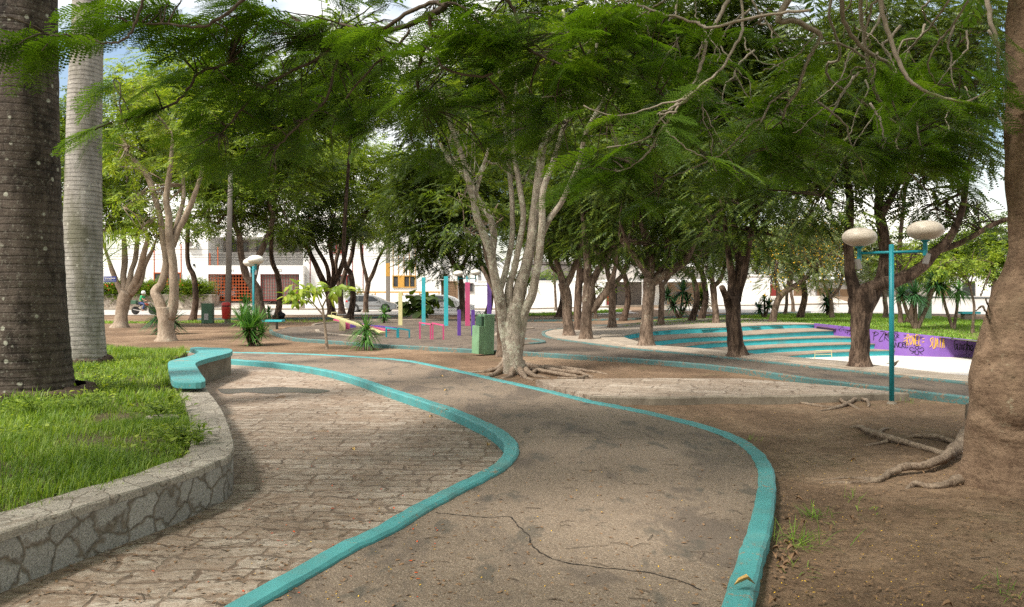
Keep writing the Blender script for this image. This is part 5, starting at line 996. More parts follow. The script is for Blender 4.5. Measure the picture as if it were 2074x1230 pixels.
for _ in range(58):
    u = rgt.uniform(1180, 2000); v = rgt.uniform(-40, 260); k = rgt.uniform(90, 260); sg = rgt.choice((-1, 1)); vx = rgt.uniform(-.9, .9); r0 = rgt.uniform(1.4, 3.2); pts = []
    for i in range(7):
        t_ = i / 6; pts.append((u + vx * k * t_ + sg * 26 * math.sin(t_ * 3.1 + 1) + rgt.uniform(-9, 9), v + k * .85 * t_ - 20 * t_ * t_ * abs(vx) + rgt.uniform(-9, 9), r0 * (1 - .75 * t_)))
    d_ = rgt.uniform(6.8, 9); W, Rr = br(pts, d_, d_ + rgt.uniform(-.6, .6)); keep(MB().tube(W, Rr, 5).build('branch', MT['twig'], ht, smooth=True)); crm.append((W, Rr))
# fronds
cp_ = []; FP = []; FD = []
def tier(u, v, ru, rv, d, dr, n, dirn=(0, 0), size=.46, drp=-.22):
    left = int(n * 1.08)
    while left > 0:      # a spray: several fronds fanning out of one twig tip
        k = min(left, rnd.randint(4, 8)); left -= k; dd = d + rnd.uniform(-dr, dr); c = A(u + ru * rnd.gauss(0, .5), v + rv * rnd.gauss(0, .5), dd); a0 = math.atan2(dirn[1] + rnd.gauss(0, .5), dirn[0] + rnd.gauss(0, .5)); dz = drp + rnd.gauss(0, .12)
        for q in range(k):
            aa = a0 + rnd.uniform(-1.15, 1.15); back = rnd.uniform(0, .22); o_ = Vector((math.cos(a0), math.sin(a0), dz * .5)) * -back; FP.append(tuple(c + o_ + Vector((rnd.gauss(0, .03), rnd.gauss(0, .03), rnd.gauss(0, .03))))); FD.append((math.cos(aa), math.sin(aa), dz + rnd.gauss(0, .14)))
# left sprays (pointing left and down), centre, right
Lf = (-1.0, -.15)
for a in [(420, 50, 200, 55, 7.2, .8, 60), (520, 110, 180, 50, 7.6, .8, 60), (380, 150, 130, 40, 7.4, .6, 22), (560, 190, 150, 50, 7.8, .9, 55), (330, 215, 100, 28, 6.8, .4, 13), (500, 250, 120, 40, 7.6, .7, 34), (600, 290, 110, 46, 8.0, .8, 42), (420, 300, 60, 26, 7.0, .3, 14), (220, 258, 34, 12, 6.5, .15, 6), (700, 130, 120, 70, 8, 1, 60), (730, 240, 90, 60, 8.2, 1, 44), (300, 10, 120, 26, 6.4, .5, 26), (60, 85, 46, 22, 5.3, .2, 9), (20, 40, 34, 20, 5.3, .2, 5), (190, 30, 46, 22, 6.2, .3, 10), (520, 340, 60, 24, 7.4, .4, 14), (470, 30, 200, 40, 7, 1, 40), (610, 60, 140, 60, 7.6, 1, 40), (440, 200, 130, 50, 7.4, .8, 18)]: tier(*a, dirn=Lf)
for a in [(830, 60, 120, 60, 7.4, 1, 56), (960, 110, 120, 60, 7.4, 1, 70), (900, 210, 120, 60, 7.8, 1, 60), (1000, 270, 110, 50, 7.8, .9, 44), (1080, 60, 120, 50, 7.2, 1, 56), (1150, 150, 110, 50, 7, .8, 50), (1080, 210, 100, 40, 7.4, .7, 36), (880, 300, 80, 34, 8, .6, 22), (1000, 20, 140, 40, 7, 1, 50), (1120, 270, 60, 24, 7.2, .4, 12)]: tier(*a, dirn=(-.2, -.6))
Rt = (.0, -.7)
for a in [(1230, 60, 110, 60, 7, 1, 56), (1300, 150, 100, 60, 7.2, .9, 48), (1220, 300, 80, 40, 6.6, .6, 26), (1180, 350, 70, 26, 6.4, .4, 14), (1290, 340, 70, 40, 6.8, .6, 24), (1380, 90, 90, 60, 7.4, .8, 36), (1400, 250, 110, 50, 7.6, 1, 46), (1480, 200, 90, 50, 8, .8, 34), (1580, 60, 80, 50, 7.2, .6, 24), (1560, 290, 110, 50, 8, 1, 50), (1480, 340, 100, 40, 7.8, .8, 40), (1640, 240, 90, 40, 8.2, .8, 30), (1700, 320, 110, 44, 8, .9, 46), (1800, 280, 110, 44, 8, .9, 46), (1880, 210, 90, 36, 7.6, .7, 30), (1950, 260, 70, 46, 7.4, .6, 30), (1900, 330, 110, 40, 8, .9, 42), (1700, 400, 80, 26, 7.6, .6, 20), (1790, 370, 90, 30, 7.8, .7, 24), (1680, 415, 24, 12, 7.2, .2, 4), (1950, 150, 60, 40, 7, .5, 14), (1970, 380, 50, 30, 7.5, .5, 14), (1840, 100, 90, 50, 8.5, .8, 14), (1560, 400, 60, 30, 8, .6, 16), (1350, 400, 60, 30, 7.4, .6, 14), (1960, 560, 40, 18, 8, .5, 0)]: tier(*a, dirn=Rt)
# fronds along visible branch ends
for W, Rr in crm[:len(light + darkb)]:
    for i in range(len(W) // 2, len(W)):
        if rnd.random() < .55:
            dv = (W[i] - W[i - 1]).normalized(); s = rnd.choice((-1, 1)); FP.append(tuple(W[i])); FD.append((dv.x + s * dv.z * .6 + rnd.gauss(0, .3), dv.y + rnd.gauss(0, .4), dv.z * .3 - .15))
keepf = [i for i, p in enumerate(FP) if not (1590 < CX + p[0] / p[1] * F < 1960 and 345 < HOR - (p[2] - H) / p[1] * F < 640)]; FP = np.array([FP[i] for i in keepf]); FD = np.array([FD[i] for i in keepf]); n = len(FP); parts = []; wch = RNG.integers(0, 4, n); UP = RNG.normal(size=(n, 3)) * .3 + np.array((0, 0, 1.))
for q in range(4):
    k = wch == q; parts.append(scatter(FRO[q], FP[k], FD[k], UP[k], RNG.uniform(.25, .50, k.sum())))
# twigs carrying the fronds
tw = MB(); allp = np.array([tuple(p) for W, _ in crm for p in W[2:]])
for i in range(0, n, 3):
    p = FP[i]; j = ((allp - p) ** 2).sum(1).argmin(); q = allp[j]
    if .05 < np.linalg.norm(q - p) < 1.5: limb(tw, q, p, .008, .0035, .25, 5, 4)
o = keep(tw.build('twig', MT['twigd'], ht, smooth=True)); o['kind'] = 'stuff'
# overhead canopy, out of the picture but shading the ground
def overhead(n, xr, yr, zr):
    P = np.column_stack([RNG.uniform(*xr, n), RNG.uniform(*yr, n), RNG.uniform(*zr, n)]); gap = np.sin(P[:, 0] * 1.1 + 1) * np.sin(P[:, 1] * .9 + .5 * P[:, 0]); P = P[gap > -.62]
    # nothing inside the view cone
    dy = np.maximum(P[:, 1], .01); v = HOR - (P[:, 2] - H) / dy * F; P = P[(P[:, 1] < .3) | (v < -60)]; m = len(P); D = RNG.normal(size=(m, 3)); D[:, 2] = D[:, 2] * .2 - .15
    return scatter(FRS[0], P, D, RNG.normal(size=(m, 3)) * .3 + np.array((0, 0, 1.)), RNG.uniform(.45, .7, m))
parts.append(overhead(5200, (-7.5, 8), (-7, 9), (4.2, 6.2)))
parts.append(overhead(3600, (-6, 13), (6, 20), (5.8, 8.5)))
V, T = merge(parts); keep(npmesh('crown', V, T, MT['lf_near'], ht))
mb = MB()
for q in range(9):
    a = rnd.uniform(0, 2 * pi); top = Vector((g.x + .2, D0, 4.85)); e = Vector((rnd.uniform(-6, 7), rnd.uniform(-5, 6), rnd.uniform(5.2, 6.0))); 
    if e.y > 0 and HOR - (e.z - H) / e.y * F > -40: e.y = .2
    limb(mb, top, e, .12, .03, .1, 8, 8)
keep(mb.build('limb', MT['bark_hero'], ht, smooth=True))
# ================================================= LAMPS
def lamp(label, base, z, d, hgt, vec, rg_, globe_m, tilt=0.0, rpost=.036):
    t = thing('street_lamp', label, 'lamp', (base[0], base[1], z), 0, 'teal double-globe park lamps')
    T_ = Vector((base[0], base[1], z)); tl = Vector((tilt, 0, 0))
    keep(MB().tube([T_ + tl * 0, T_ + Vector((0, 0, hgt)) - tl], rpost, 14).build('post', MT['turqp'], t, smooth=True))
    keep(MB().lathe([(rpost * 2, 0), (rpost * 2, .02), (rpost * 1.3, .05), (rpost * 1.3, .06)], T_, 12).build('base_plate', MT['conc'], t))
    zc = z + hgt - .12; c = Vector((base[0] - tilt, base[1], zc)); v = Vector(vec + (0,))
    keep(MB().tube([c - v, c + v], rpost * .62, 10).build('cross_arm', MT['turqp'], t, smooth=True))
    for s in (-1, 1):
        e = c + v * s; e.z += .03 * s
        keep(MB().lathe([(rpost * .9, -.09), (rpost * .95, .02), (rpost * .8, .1), (.06, .12), (.07, .145)], e, 14).build('socket', MT['turqp'], t, smooth=True, ang=.6))
        prof = [(.05, -.145)] + [(rg_ * math.cos(a) ** .93, rg_ * .58 * math.sin(a)) for a in [(-1.25 + 2.5 * i / 18) for i in range(19)]] + [(.02, .575 * rg_)]
        keep(MB().lathe([(max(.01, r), zz + .14 + rg_ * .55) for r, zz in prof], e, 30).build('globe', globe_m, t, smooth=True))
        b = e + Vector((.02 * s, -.01, -.13)); M_ = Matrix.Translation(b) @ Matrix.Rotation(.25 * s, 4, 'Y')
        keep(MB().box(-.035, .035, -.03, .03, -.09, .07, M_).build('ballast_box', MT['metal'], t, bevel=.006))
    return t
b = G(1806, 820, ZG); lamp('dirty double-globe lamp on a teal post in the dirt at right', b, ZG, b.y, 2.42, (.36, -.28), .252, MT['globe'], .02)
b = G(514, 692, ZG); lamp('clean white double-globe lamp rising behind the left yucca', b, ZG, b.y, 2.60, (.21, -.40), .27, MT['globew'])
b = G(946, 657, ZG); lamp('distant double-globe lamp above the pink exercise post', b, ZG, b.y, 2.55, (.45, .05), .27, MT['globew'])
# ================================================= BINS
def rot(p, a): return Matrix.Translation(p) @ Matrix.Rotation(a, 4, 'Z')
b = G(983, 719, ZG); t = thing('litter_bin', 'pale green metal bin with a stepped front hatch beside the pale tree', 'bin', b, 0)
Mx = rot(b, R(-48)) @ Matrix.Rotation(R(2), 4, 'Y') @ Matrix.Diagonal((.78, .78, 1, 1))
keep(MB().prism([(-.20, -.22), (.20, -.22), (.20, .22), (-.20, .22)], .03, 1.10, Mx).build('body', MT['greenb'], t, bevel=.008))
keep(MB().box(-.19, .19, -.46, -.222, .05, .80, Mx).build('hatch', MT['greenb'], t, bevel=.008))
keep(MB().box(-.16, .16, -.34, -.2225, .815, 1.05, Mx).build('opening', MT['greenb2'], t, bevel=.004))
for s in (-1, 1): keep(MB().tube([Mx @ Vector(p) for p in ((s * .15, -.30, .8), (s * .15, -.32, 1.12), (s * .15, -.20, 1.18), (s * .15, -.12, 1.10))], .011, 6).build('handle', MT['greenb2'], t))
b = G(421, 656, ZG); t = thing('litter_bin', 'dark green box bin with a pasted notice near the utility pole', 'bin', b)
Mx = rot(b, R(6)); keep(MB().box(-.29, .29, -.2, .2, .03, 1.1, Mx).build('body', MT['greenb2'], t, bevel=.01)); keep(MB().box(-.14, .08, -.206, -.2, .22, .55, Mx).build('notice', MT['paper'], t))
keep(MB().tube([Mx @ Vector(p) for p in ((-.2, -.1, 1.09), (-.18, -.1, 1.17), (.14, -.1, 1.17), (.18, -.1, 1.09))], .012, 6).build('handle', MT['metal'], t)); keep(MB().box(-.4, .4, -.35, .3, -.03, .015, Mx).build('plinth', MT['conc'], t))
b = G(461, 657, ZG); dp = b.y; t = thing('utility_pole', 'grey concrete utility pole behind the red litter bin', 'pole', b)
top = A(467, 345, dp); keep(MB().tube([b, b.lerp(top, .5), top], [.17, .14, .11], 14).build('shaft', MT['pole'], t, smooth=True))
keep(MB().box(b.x - .35, b.x + .35, dp - .3, dp + .3, ZG - .1, ZG + .06).build('footing', MT['conc'], t))
t = thing('litter_bin', 'red plastic post bin strapped to the utility pole', 'bin', A(458, 646, dp - .3)); c = A(458, 646, dp - .32)
prof = [(.17, 0), (.20, .04), (.235, .62), (.235, .64)]; keep(MB().lathe(prof, c, 20).build('body', MT['red'], t, smooth=True, ang=.7))
keep(MB().lathe([(.21, .64), (.21, .70)], c, 20).build('opening', MT['blk'], t)); keep(MB().lathe([(.24, .70), (.235, .80), (.18, .86), (.03, .88)], c, 20).build('lid', MT['red'], t, smooth=True, ang=.7))
b = A(786, 622, 71); t = thing('utility_pole', 'square concrete utility pole with a yellow band before the white houses', 'pole', b); b.z = ter(b.x, 71)
tp_ = A(786, 380, 71); M_ = 0; keep(MB().prism([(b.x - .17, 70.83), (b.x + .17, 70.83), (b.x + .17, 71.17), (b.x - .17, 71.17)], b.z - .2, tp_.z).build('shaft', MT['pole'], t)); q = A(786, 560, 71); keep(MB().box(b.x - .175, b.x + .175, 70.82, 71.18, q.z, q.z + 1.2).build('painted_band', MT['yelw'], t))
# wires
for i, (v0, v1) in enumerate(((497, 500), (508, 511), (512, 517), (519, 521))):
    a = A(-60, v0, 60 + i * .4); b = A(900, v1, 72 + i * .4); pts = [a.lerp(b, k / 16) - Vector((0, 0, 1.0 * 4 * (k / 16) * (1 - k / 16) * .3)) for k in range(17)]
    tag(MB().tube(pts, .022, 4).build('power_line', MT['wire']), ('topmost', 'second from top', 'third from top', 'lowest')[i] + ' black power line strung before the left houses', 'power line', 'power lines along the far street')
# street sign
b = G(209, 660, ZG); b = A(209, 660, 33); b.z = ZG; t = thing('street_sign', 'small dark blue street name sign on a thin grey post beside the pale palm', 'sign', b)
tp_ = A(209, 548, 33); keep(MB().tube([b, Vector((b.x, 33, tp_.z))], .028, 8).build('post', MT['metal'], t)); a = A(211, 560, 33); c = A(236, 571.5, 33)
keep(MB().box(a.x, c.x, 32.97, 33.0, c.z, a.z).build('plate', MT['blue'], t))
def text(body, size, loc, m, parent, name='lettering', ex=.004):
    cu = bpy.data.curves.new(name, 'FONT'); cu.body = body; cu.size = size; cu.extrude = ex; cu.align_x = 'CENTER'
    o = bpy.data.objects.new(name, cu); COL.objects.link(o); o.rotation_euler = (pi / 2, 0, 0); o.location = loc; bpy.context.view_layer.update()
    me = bpy.data.meshes.new_from_object(o.evaluated_get(bpy.context.evaluated_depsgraph_get())); me.transform(o.matrix_world); bpy.data.objects.remove(o); me.materials.clear(); return keep(link(me, name, m, parent))
text('Gonçalves', .105, ((a.x + c.x) / 2, 32.962, c.z + .13), MT['white'], t); k_ = MB(); [k_.box(a.x + .03 + i * .032, a.x + .052 + i * .032, 32.962, 32.968, c.z + .075, c.z + .1) for i in range(10)]; keep(k_.build('small_print', MT['paper'], t)); keep(MB().box(a.x + .005, c.x - .005, 32.962, 32.968, c.z + .04, c.z + .052).build('stripe', MT['paper'], t))
# ================================================= PLAYGROUND
def pst(lb, u, v0, v1, hw, m, rest=None, par=None, d=None, name='post', ang=.12):
    b = G(u, v1, ZG); d = d or b.y; a = A(u, v0, d); r = hw * d / F; o = MB().box(-r, r, -r, r, 0, a.z - ZG, rot(Vector((b.x if d == b.y else A(u, v1, d).x, d, ZG)), ang)).build(name, m, par, bevel=.006)
    if par: keep(o)
    return o, d
t = thing('pull_up_bar', 'turquoise pair of tall posts joined by a pull-up bar, with a lower cream post', 'exercise bar', G(880, 661, ZG))
_, d = pst('', 858, 562, 661, 3.8, MT['turqs'], par=t); _, d2 = pst('', 903.5, 560, 662, 4.2, MT['turqs'], par=t); d3 = G(811, 661, ZG).y
o, _ = pst('', 811, 592, 661, 4, MT['cream'], par=t); o['label'] = 'lower cream painted post'
keep(MB().tube([A(860, 567, d), A(902, 567, d2)], .02, 8).build('bar', MT['metal'], t)); keep(MB().tube([A(813, 598, d3), A(857, 598, d)], .02, 8).build('bar', MT['metal'], t))
t = thing('pull_up_bar', 'tall pink post and purple post joined by a pull-up bar', 'exercise bar', G(947, 661, ZG))
_, d = pst('', 947, 572, 662, 4.6, MT['pinkp'], par=t); _, d2 = pst('', 991, 573, 660, 4.2, MT['purpp'], par=t); keep(MB().tube([A(949, 579, d), A(990, 579, d2)], .02, 8).build('bar', MT['metal'], t))
for u, lb in ((930, 'short purple exercise post, left one of two'), (958, 'short purple exercise post, right one of two beside the green bin')):
    o, _ = pst('', u, 628, 682.5, 3.5, MT['purpp'], name='exercise_post'); M0 = o.data; tag(o, lb, 'post', 'short purple posts')
def hoop(lb, u0, v0, u1, v1, vt0, vt1, m, r=1.6):
    a = G(u0, v0, ZG); b = G(u1, v1, ZG); t = thing('low_bar', lb, 'exercise bar', a); at = A(u0, vt0, a.y); bt_ = A(u1, vt1, b.y); rr = r * a.y / F
    for p, q in ((a, at), (b, bt_)): keep(MB().box(-rr, rr, -rr, rr, 0, q.z - ZG - rr, rot(p, .1)).build('leg', m, t))
    dv = bt_ - at; an = math.atan2(dv.y, dv.x); k = MB(); k.tube([at - dv.normalized() * rr, bt_ + dv.normalized() * rr], rr * 1.35, 4); keep(k.build('rail', m, t)); return t
hoop('low turquoise hoop bar, nearest the drooping yucca', 782.5, 686, 804.5, 687, 664, 667, MT['turqp']); hoop('low turquoise hoop bar, next to the pink hoops', 807, 687, 829, 687, 665.5, 669, MT['turqp'])
hoop('low pink hoop bar, left of the two pink ones', 850.5, 689.5, 872, 690.5, 654, 657, MT['pinkp']); hoop('low pink hoop bar, right of the two pink ones', 876.5, 690.5, 898, 691, 655, 659, MT['pinkp'])
def seesaw(lb, a, b, pivot, m, pm, w_=.13, th=.05, handle=True):
    P0 = A(*a); P1 = A(*b); pv = G(pivot[0], pivot[1], ZG); t = thing('seesaw', lb, 'seesaw', pv); dv = (P1 - P0).normalized(); sd = dv.cross(Vector((0, 0, 1))).normalized(); up = sd.cross(dv)
    vs = [P + sd * x * w_ + up * y for P in (P0, P1) for x, y in ((-1, 0), (1, 0), (1, th), (-1, th))]
    keep(MB().add(vs, [(0, 1, 2, 3), (7, 6, 5, 4), (0, 4, 5, 1), (1, 5, 6, 2), (2, 6, 7, 3), (3, 7, 4, 0)]).build('plank', m, t))
    k = (pv.x - P0.x) / (P1.x - P0.x); top = P0.lerp(P1, k).z - .06; keep(MB().box(-.13, .13, -.12, .12, -.05, top - ZG, rot(pv, .2)).build('pivot_post', pm, t, bevel=.01))
    if handle:
        c = P0 + dv * .35 + up * th; keep(MB().tube([c - sd * .12, c - sd * .12 + up * .16, c + sd * .12 + up * .16, c + sd * .12], .018, 6).build('handle', MT['cream'], t))
    return t
seesaw('cream seesaw tilted with its left end up', (669, 640.5, 33.5), (775, 675.5, 30.0), (693.5, 672), MT['cream'], MT['cream']); seesaw('pink seesaw right behind the cream one', (680, 649, 35), (785, 671, 32), (702.5, 669), MT['pinkp'], MT['pinkp']); seesaw('purple seesaw, the farthest of the three', (692, 654, 36.2), (800, 666, 34), (715, 666), MT['purpp'], MT['purpp'])
# small bench and black bag
t = thing('park_bench', 'small backless turquoise bench left of the seesaws', 'bench', G(556, 667, ZG)); d = G(552, 667, ZG).y
a = A(534, 652, d); b = A(574, 648, d); keep(MB().box(a.x, b.x, d - .28, d + .28, a.z, a.z + .085).build('seat', MT['turqs'], t, bevel=.01)); a = A(548, 667, d); b = A(561, 652.5, d); keep(MB().box(a.x, b.x, d - .2, d + .2, ZG - .05, A(534, 652, d).z).build('leg', MT['conc'], t, bevel=.01))
d = G(566, 648, ZG).y; t = thing('bag', 'lumpy black bag lying on the ground behind the small turquoise bench', 'bag', G(566, 648, ZG)); 
for nm, (u, v, ru, rv) in (('pocket', (558, 641, 7, 4)), ('body', (570, 639, 8, 6.5)), ('flap', (567, 635, 6, 4))):
    mb = MB().sph(A(u, v, d), ru * d / F, .25, rv * d / F, 12, 8); mb.v = [(x + .03 * math.sin(z * 40 + x * 9), y, z + .03 * math.sin(x * 30)) for x, y, z in mb.v]; keep(mb.build(nm, MT['blk'], t, smooth=True))
# ================================================= YUCCAS AND OTHER PLANTS
def swords(c, r, n, rng, wd=.045, lo=-.5, hi=1.0, droop=.25, seg=4):
    V = []; T = []
    for _ in range(n):
        az = rng.uniform(0, 2 * pi); el = math.asin(max(-1, min(1, rng.uniform(lo, hi)))); l = r * rng.uniform(.75, 1.1); d = np.array((math.cos(az) * math.cos(el), math.sin(az) * math.cos(el), math.sin(el))); s = np.array((-math.sin(az), math.cos(az), 0)); 
        dr = droop * rng.uniform(.3, 1.6) * math.cos(el); o = len(V); w0 = wd * rng.uniform(.7, 1.2)
        for i in range(seg + 1):
            t = i / seg; p = np.array(c) + d * l * t + np.array((0, 0, -dr * l * t * t)); w_ = w0 * (1 - t) ** .6 * (.5 + 1.6 * t if t < .3 else 1) * .5
            V += [tuple(p - s * w_), tuple(p + s * w_)] if i < seg else [tuple(p)]
        for i in range(seg - 1): T += [(o + 2 * i, o + 2 * i + 1, o + 2 * i + 3), (o + 2 * i, o + 2 * i + 3, o + 2 * i + 2)]
        q = o + 2 * (seg - 1); T.append((q, q + 1, q + 2))
    return np.array(V), np.array(T)
def yucca(lb, base, heads, lm, z=None, wd=.05, seed=0, droop=.25, lo=-.5, name='yucca', group=None, trad=2.2, n=90):
    g = G(base[0], base[1], z); d = g.y; rng = random.Random(seed); t = thing(name, lb, 'plant', g, 0, group); parts = []; mb = MB()
    for i, h in enumerate(heads):
        u, v, r = h[:3]; c = A(u, v, d + rng.uniform(-.25, .25)); rr = r * d / F; parts.append(swords(c, rr * 1.15, int((h[3] if len(h) > 3 else n) * 1.4), rng, max(wd, d * .0021), lo, 1, droop)); tr = trad * d / F
        mid = g.lerp(c, .5) + Vector(((c.x - g.x) * .12, 0, 0)); mb.tube([g - Vector((0, 0, .05)), mid, c], [tr * 1.2, tr, tr * .9], 8)
    keep(mb.build('stem', MT['bark_mid'], t)); V, T = merge(parts); keep(npmesh('foliage', V, T, lm, t)); return t
YU = MT['lf_yuc']; YD = MT['lf_yucd']
yucca('large bushy spiky yucca in front of the left lamp', (508, 700), [(505, 668, 48, 150), (520, 655, 40, 90), (488, 650, 36, 70), (512, 688, 30, 90), (530, 676, 30, 70), (495, 640, 34, 50)], YU, ZG, .045, 1, .12, -.45)
yucca('young spiky yucca with some drooping leaves, before the seesaws', (740, 709), [(741, 668, 45, 90), (741, 690, 34, 70)], YU, ZG, .045, 2, .55, -.3)
yucca('dark yucca hidden behind the tan twin-trunk tree', (336, 677), [(322, 640, 46, 120), (350, 650, 36, 90), (330, 660, 40, 90)], YD, ZG, .05, 3, .2, -.6)
yucca('small upright yucca behind the turquoise hoop bars', (778, 656), [(778, 635, 20, 50), (778, 646, 14, 30)], YU, ZG, .05, 4, .25)
yucca('low yucca tuft behind the small turquoise bench', (545, 649), [(544, 634, 18, 60)], YD, ZG, .05, 5, .3)
yucca('second yucca head rising behind the left bushy yucca', (500, 660), [(499, 618, 30, 80), (500, 635, 24, 50)], YU, ZG, .05, 6, .2)
yucca('triple-headed yucca clump on the lawn left of the slim pale trunk', (1376, 646), [(1352, 598, 26, 70), (1383, 590, 34, 110), (1365, 618, 26, 80), (1392, 612, 24, 70), (1384, 632, 16, 30)], YD, None, .06, 7, .25)
yucca('feathery yucca right of the triple-headed clump', (1424, 638), [(1421, 600, 28, 90), (1428, 612, 24, 60), (1415, 618, 20, 50)], MT['lf_mid'], None, .06, 8, .35)
yucca('two-headed low yucca at the lawn edge behind the steps', (1549, 645), [(1538, 626, 21, 80), (1557, 618, 22, 80), (1548, 606, 14, 30)], YD, None, .06, 9, .2)
yucca('bushy upright yucca just left of the slender flowering tree', (1676, 641), [(1680, 598, 26, 80), (1674, 612, 24, 80), (1678, 625, 20, 60)], YD, None, .06, 10, .3)
yucca('three-headed yucca tree on the lawn above the graffiti', (1856, 668), [(1826, 598, 34, 110), (1853, 596, 36, 120), (1893, 572, 40, 120)], YD, None, .045, 11, .3, -.55, trad=4)
yucca('V-shaped yucca tree right of the three-headed one', (1931, 668), [(1905, 575, 42, 130), (1941, 588, 30, 90)], YU, None, .045, 12, .45, -.7, trad=3)
yucca('bright green palm clump behind the pale central tree', (1038, 640), [(1038, 562, 36, 90), (1068, 575, 34, 70), (1050, 600, 20, 30)], MT['lf_lite'], None, .1, 13, .5, -.3, name='palm_shrub')
yucca('yellow-green snake plants before the dark entrance', (1262, 619), [(1258, 612, 22, 50), (1266, 612, 22, 50), (1276, 613, 18, 40)], MT['lf_lite'], None, .09, 14, .05, .7, name='snake_plant')
def bush(lb, base, blobs, lm, size=.3, dens=6, d=None, name='shrub', tp=SPR, seed=3, cl_=.25, cat='plant'):
    g = G(base[0], base[1]) if d is None else A(base[0], base[1], d); d = g.y; t = thing(name, lb, cat, g); bl = [(tuple(A(u, v, d)), (ru * d / F, dr, rv * d / F)) for u, v, ru, rv, dr in blobs]
    parts, c = cloud(bl, tp, size, dens, cl_, .7, .5, lpc=12, droop=0, rng=np.random.default_rng(seed)); V, T = merge(parts); keep(npmesh('foliage', V, T, lm, t)); mb = MB()
    for q in bl: limb(mb, g, q[0], .03, .012, .1, 4, 6)
    keep(mb.build('stem', MT['twig'], t)); return t
bush('round green shrub before the dark entrance', (1293, 619), [(1293, 608, 12, 9, .5)], MT['lf_mid'], seed=4, dens=30)
# garden hedge with red flowers
def hedge(lb, u0, u1, v0, v1, d, n, seed):
    t = bush(lb, ((u0 + u1) / 2, v1), [(u0 + (u1 - u0) * (i + .5) / n, (v0 + v1) / 2 + (i % 2), (u1 - u0) / n * .72, (v1 - v0) * .5, .7) for i in range(n)], MT['lf_mid'], .40, 48, d, 'flowering_hedge', seed=seed, cl_=.3); rg = random.Random(seed)
    for _ in range(int((u1 - u0) / 7)):
        p = A(rg.uniform(u0, u1), rg.uniform(v0 + 2, v1 - 4), d - .75); keep(MB().sph(p, .07, .05, .07, 7, 5).build('blossom', MT['flow_r'], t))
hedge('trimmed hedge with red flowers above the cladded wall, right of the tan tree', 362, 422, 573, 600, 75.4, 6, 31); hedge('leafy hedge left of the tan tree, above the cladded wall', 208, 330, 574, 602, 75.4, 9, 32)
bush('low green shrub beside the red window', (712, 597), [(705, 590, 12, 8, .5), (720, 592, 12, 7, .5)], MT['lf_mid'], d=75, seed=8, dens=30)
# broad-leaf sapling and big-leafed plant
def bigleaf(lb, base, stems, leaves, lm, size, name, z=ZG, seed=3, w_=.5, extra=0):
    g = G(base[0], base[1], z); d = g.y; t = thing(name, lb, 'plant', g); rg = random.Random(seed); mb = MB(); P = []; Fd = []; Up = []
    for st in stems: W = [A(u, v, d) for u, v, r in cr_(st, 4)]; mb.tube(W, [r * d / F for u, v, r in cr_(st, 4)], 8)
    for u, v, ru, rv, n in leaves:
        for _ in range(n):
            p = A(u + rg.gauss(0, ru * .5), v + rg.gauss(0, rv * .5), d + rg.gauss(0, .28)); P.append(tuple(p)); c = A(u, v, d); o = (p - c); Fd.append((o.x + rg.gauss(0, .25), o.y + rg.gauss(0, .35) - .05, -.12 + rg.gauss(0, .2))); Up.append((rg.gauss(0, .3), rg.gauss(0, .3) - .25, 1))
    keep(mb.build('stem', MT['bark_left'], t)); V, T = scatter(T_leaf(w_, .3), np.array(P), np.array(Fd), np.array(Up), np.array([size * rg.uniform(.65, 1.15) for _ in P])); keep(npmesh('foliage', V, T, lm, t))
bigleaf('young sapling with large drooping pale green leaves and a forked stem', (663, 708), [[(663, 710, 3.5), (660, 680, 2.8), (657, 650, 2.4), (653, 620, 2)], [(656, 640, 2), (640, 622, 1.6), (627, 607, 1.2), (615, 595, 1)], [(653, 622, 1.8), (664, 600, 1.3), (675, 585, 1)], [(652, 622, 1.6), (645, 605, 1.2), (640, 585, 1)]],
        [(600, 590, 22, 12, 28), (625, 585, 22, 14, 34), (650, 582, 16, 10, 16), (680, 586, 22, 12, 34), (612, 606, 20, 10, 18), (590, 604, 12, 12, 10)], MT['lf_lite'], .34, 'sapling', w_=.38)
bigleaf('dark philodendron with big lobed leaves between the exercise posts', (850, 646), [[(850, 648, 3), (848, 630, 3), (846, 610, 2)], [(850, 640, 2), (868, 620, 1.6), (876, 608, 1.2)], [(848, 640, 2), (830, 622, 1.6), (822, 612, 1.2)]],
        [(850, 606, 16, 12, 18), (828, 618, 14, 10, 14), (872, 610, 14, 10, 14), (850, 625, 20, 10, 16), (866, 600, 12, 8, 8)], MT['lf_dark'], .85, 'philodendron', w_=.75, seed=5)
# arching palm fronds behind the pale palm
t = thing('areca_palm', 'arching yellow-green palm fronds showing beside the pale palm trunk', 'plant', G(180, 690, ZG)); parts = []; d = 22.0
def frond(pts, d0, d1, ll, n=34, seed=0):
    P = cr_(pts, 8); W = [A(u, v, d0 + (d1 - d0) * i / (len(P) - 1)) for i, (u, v) in enumerate(P)]; V = []; T = []; rg = random.Random(seed)
    for i in range(n):
        k = (i + 1) / n * (len(W) - 2); a = W[int(k)].lerp(W[int(k) + 1], k % 1); dv = (W[int(k) + 1] - W[int(k)]).normalized(); l = ll * (1 - .55 * abs(i / n - .4)) * rg.uniform(.9, 1.1)
        for s in (-1, 1):
            sd = Vector((-dv.z, rg.gauss(0, .15), dv.x)) * s; q = (sd * .75 + dv * .75).normalized(); o = len(V); e = a + q * l + Vector((0, 0, -.16 * l)); m_ = a.lerp(e, .5) + Vector((0, 0, .03)); ww = Vector((0, .3, 1)).cross(q).normalized() * .013 + dv * .012
            V += [tuple(a), tuple(m_ + ww), tuple(m_ - ww), tuple(e)]; T += [(o, o + 1, o + 2), (o + 1, o + 3, o + 2)]
    return np.array(V), np.array(T), W
mb = MB()
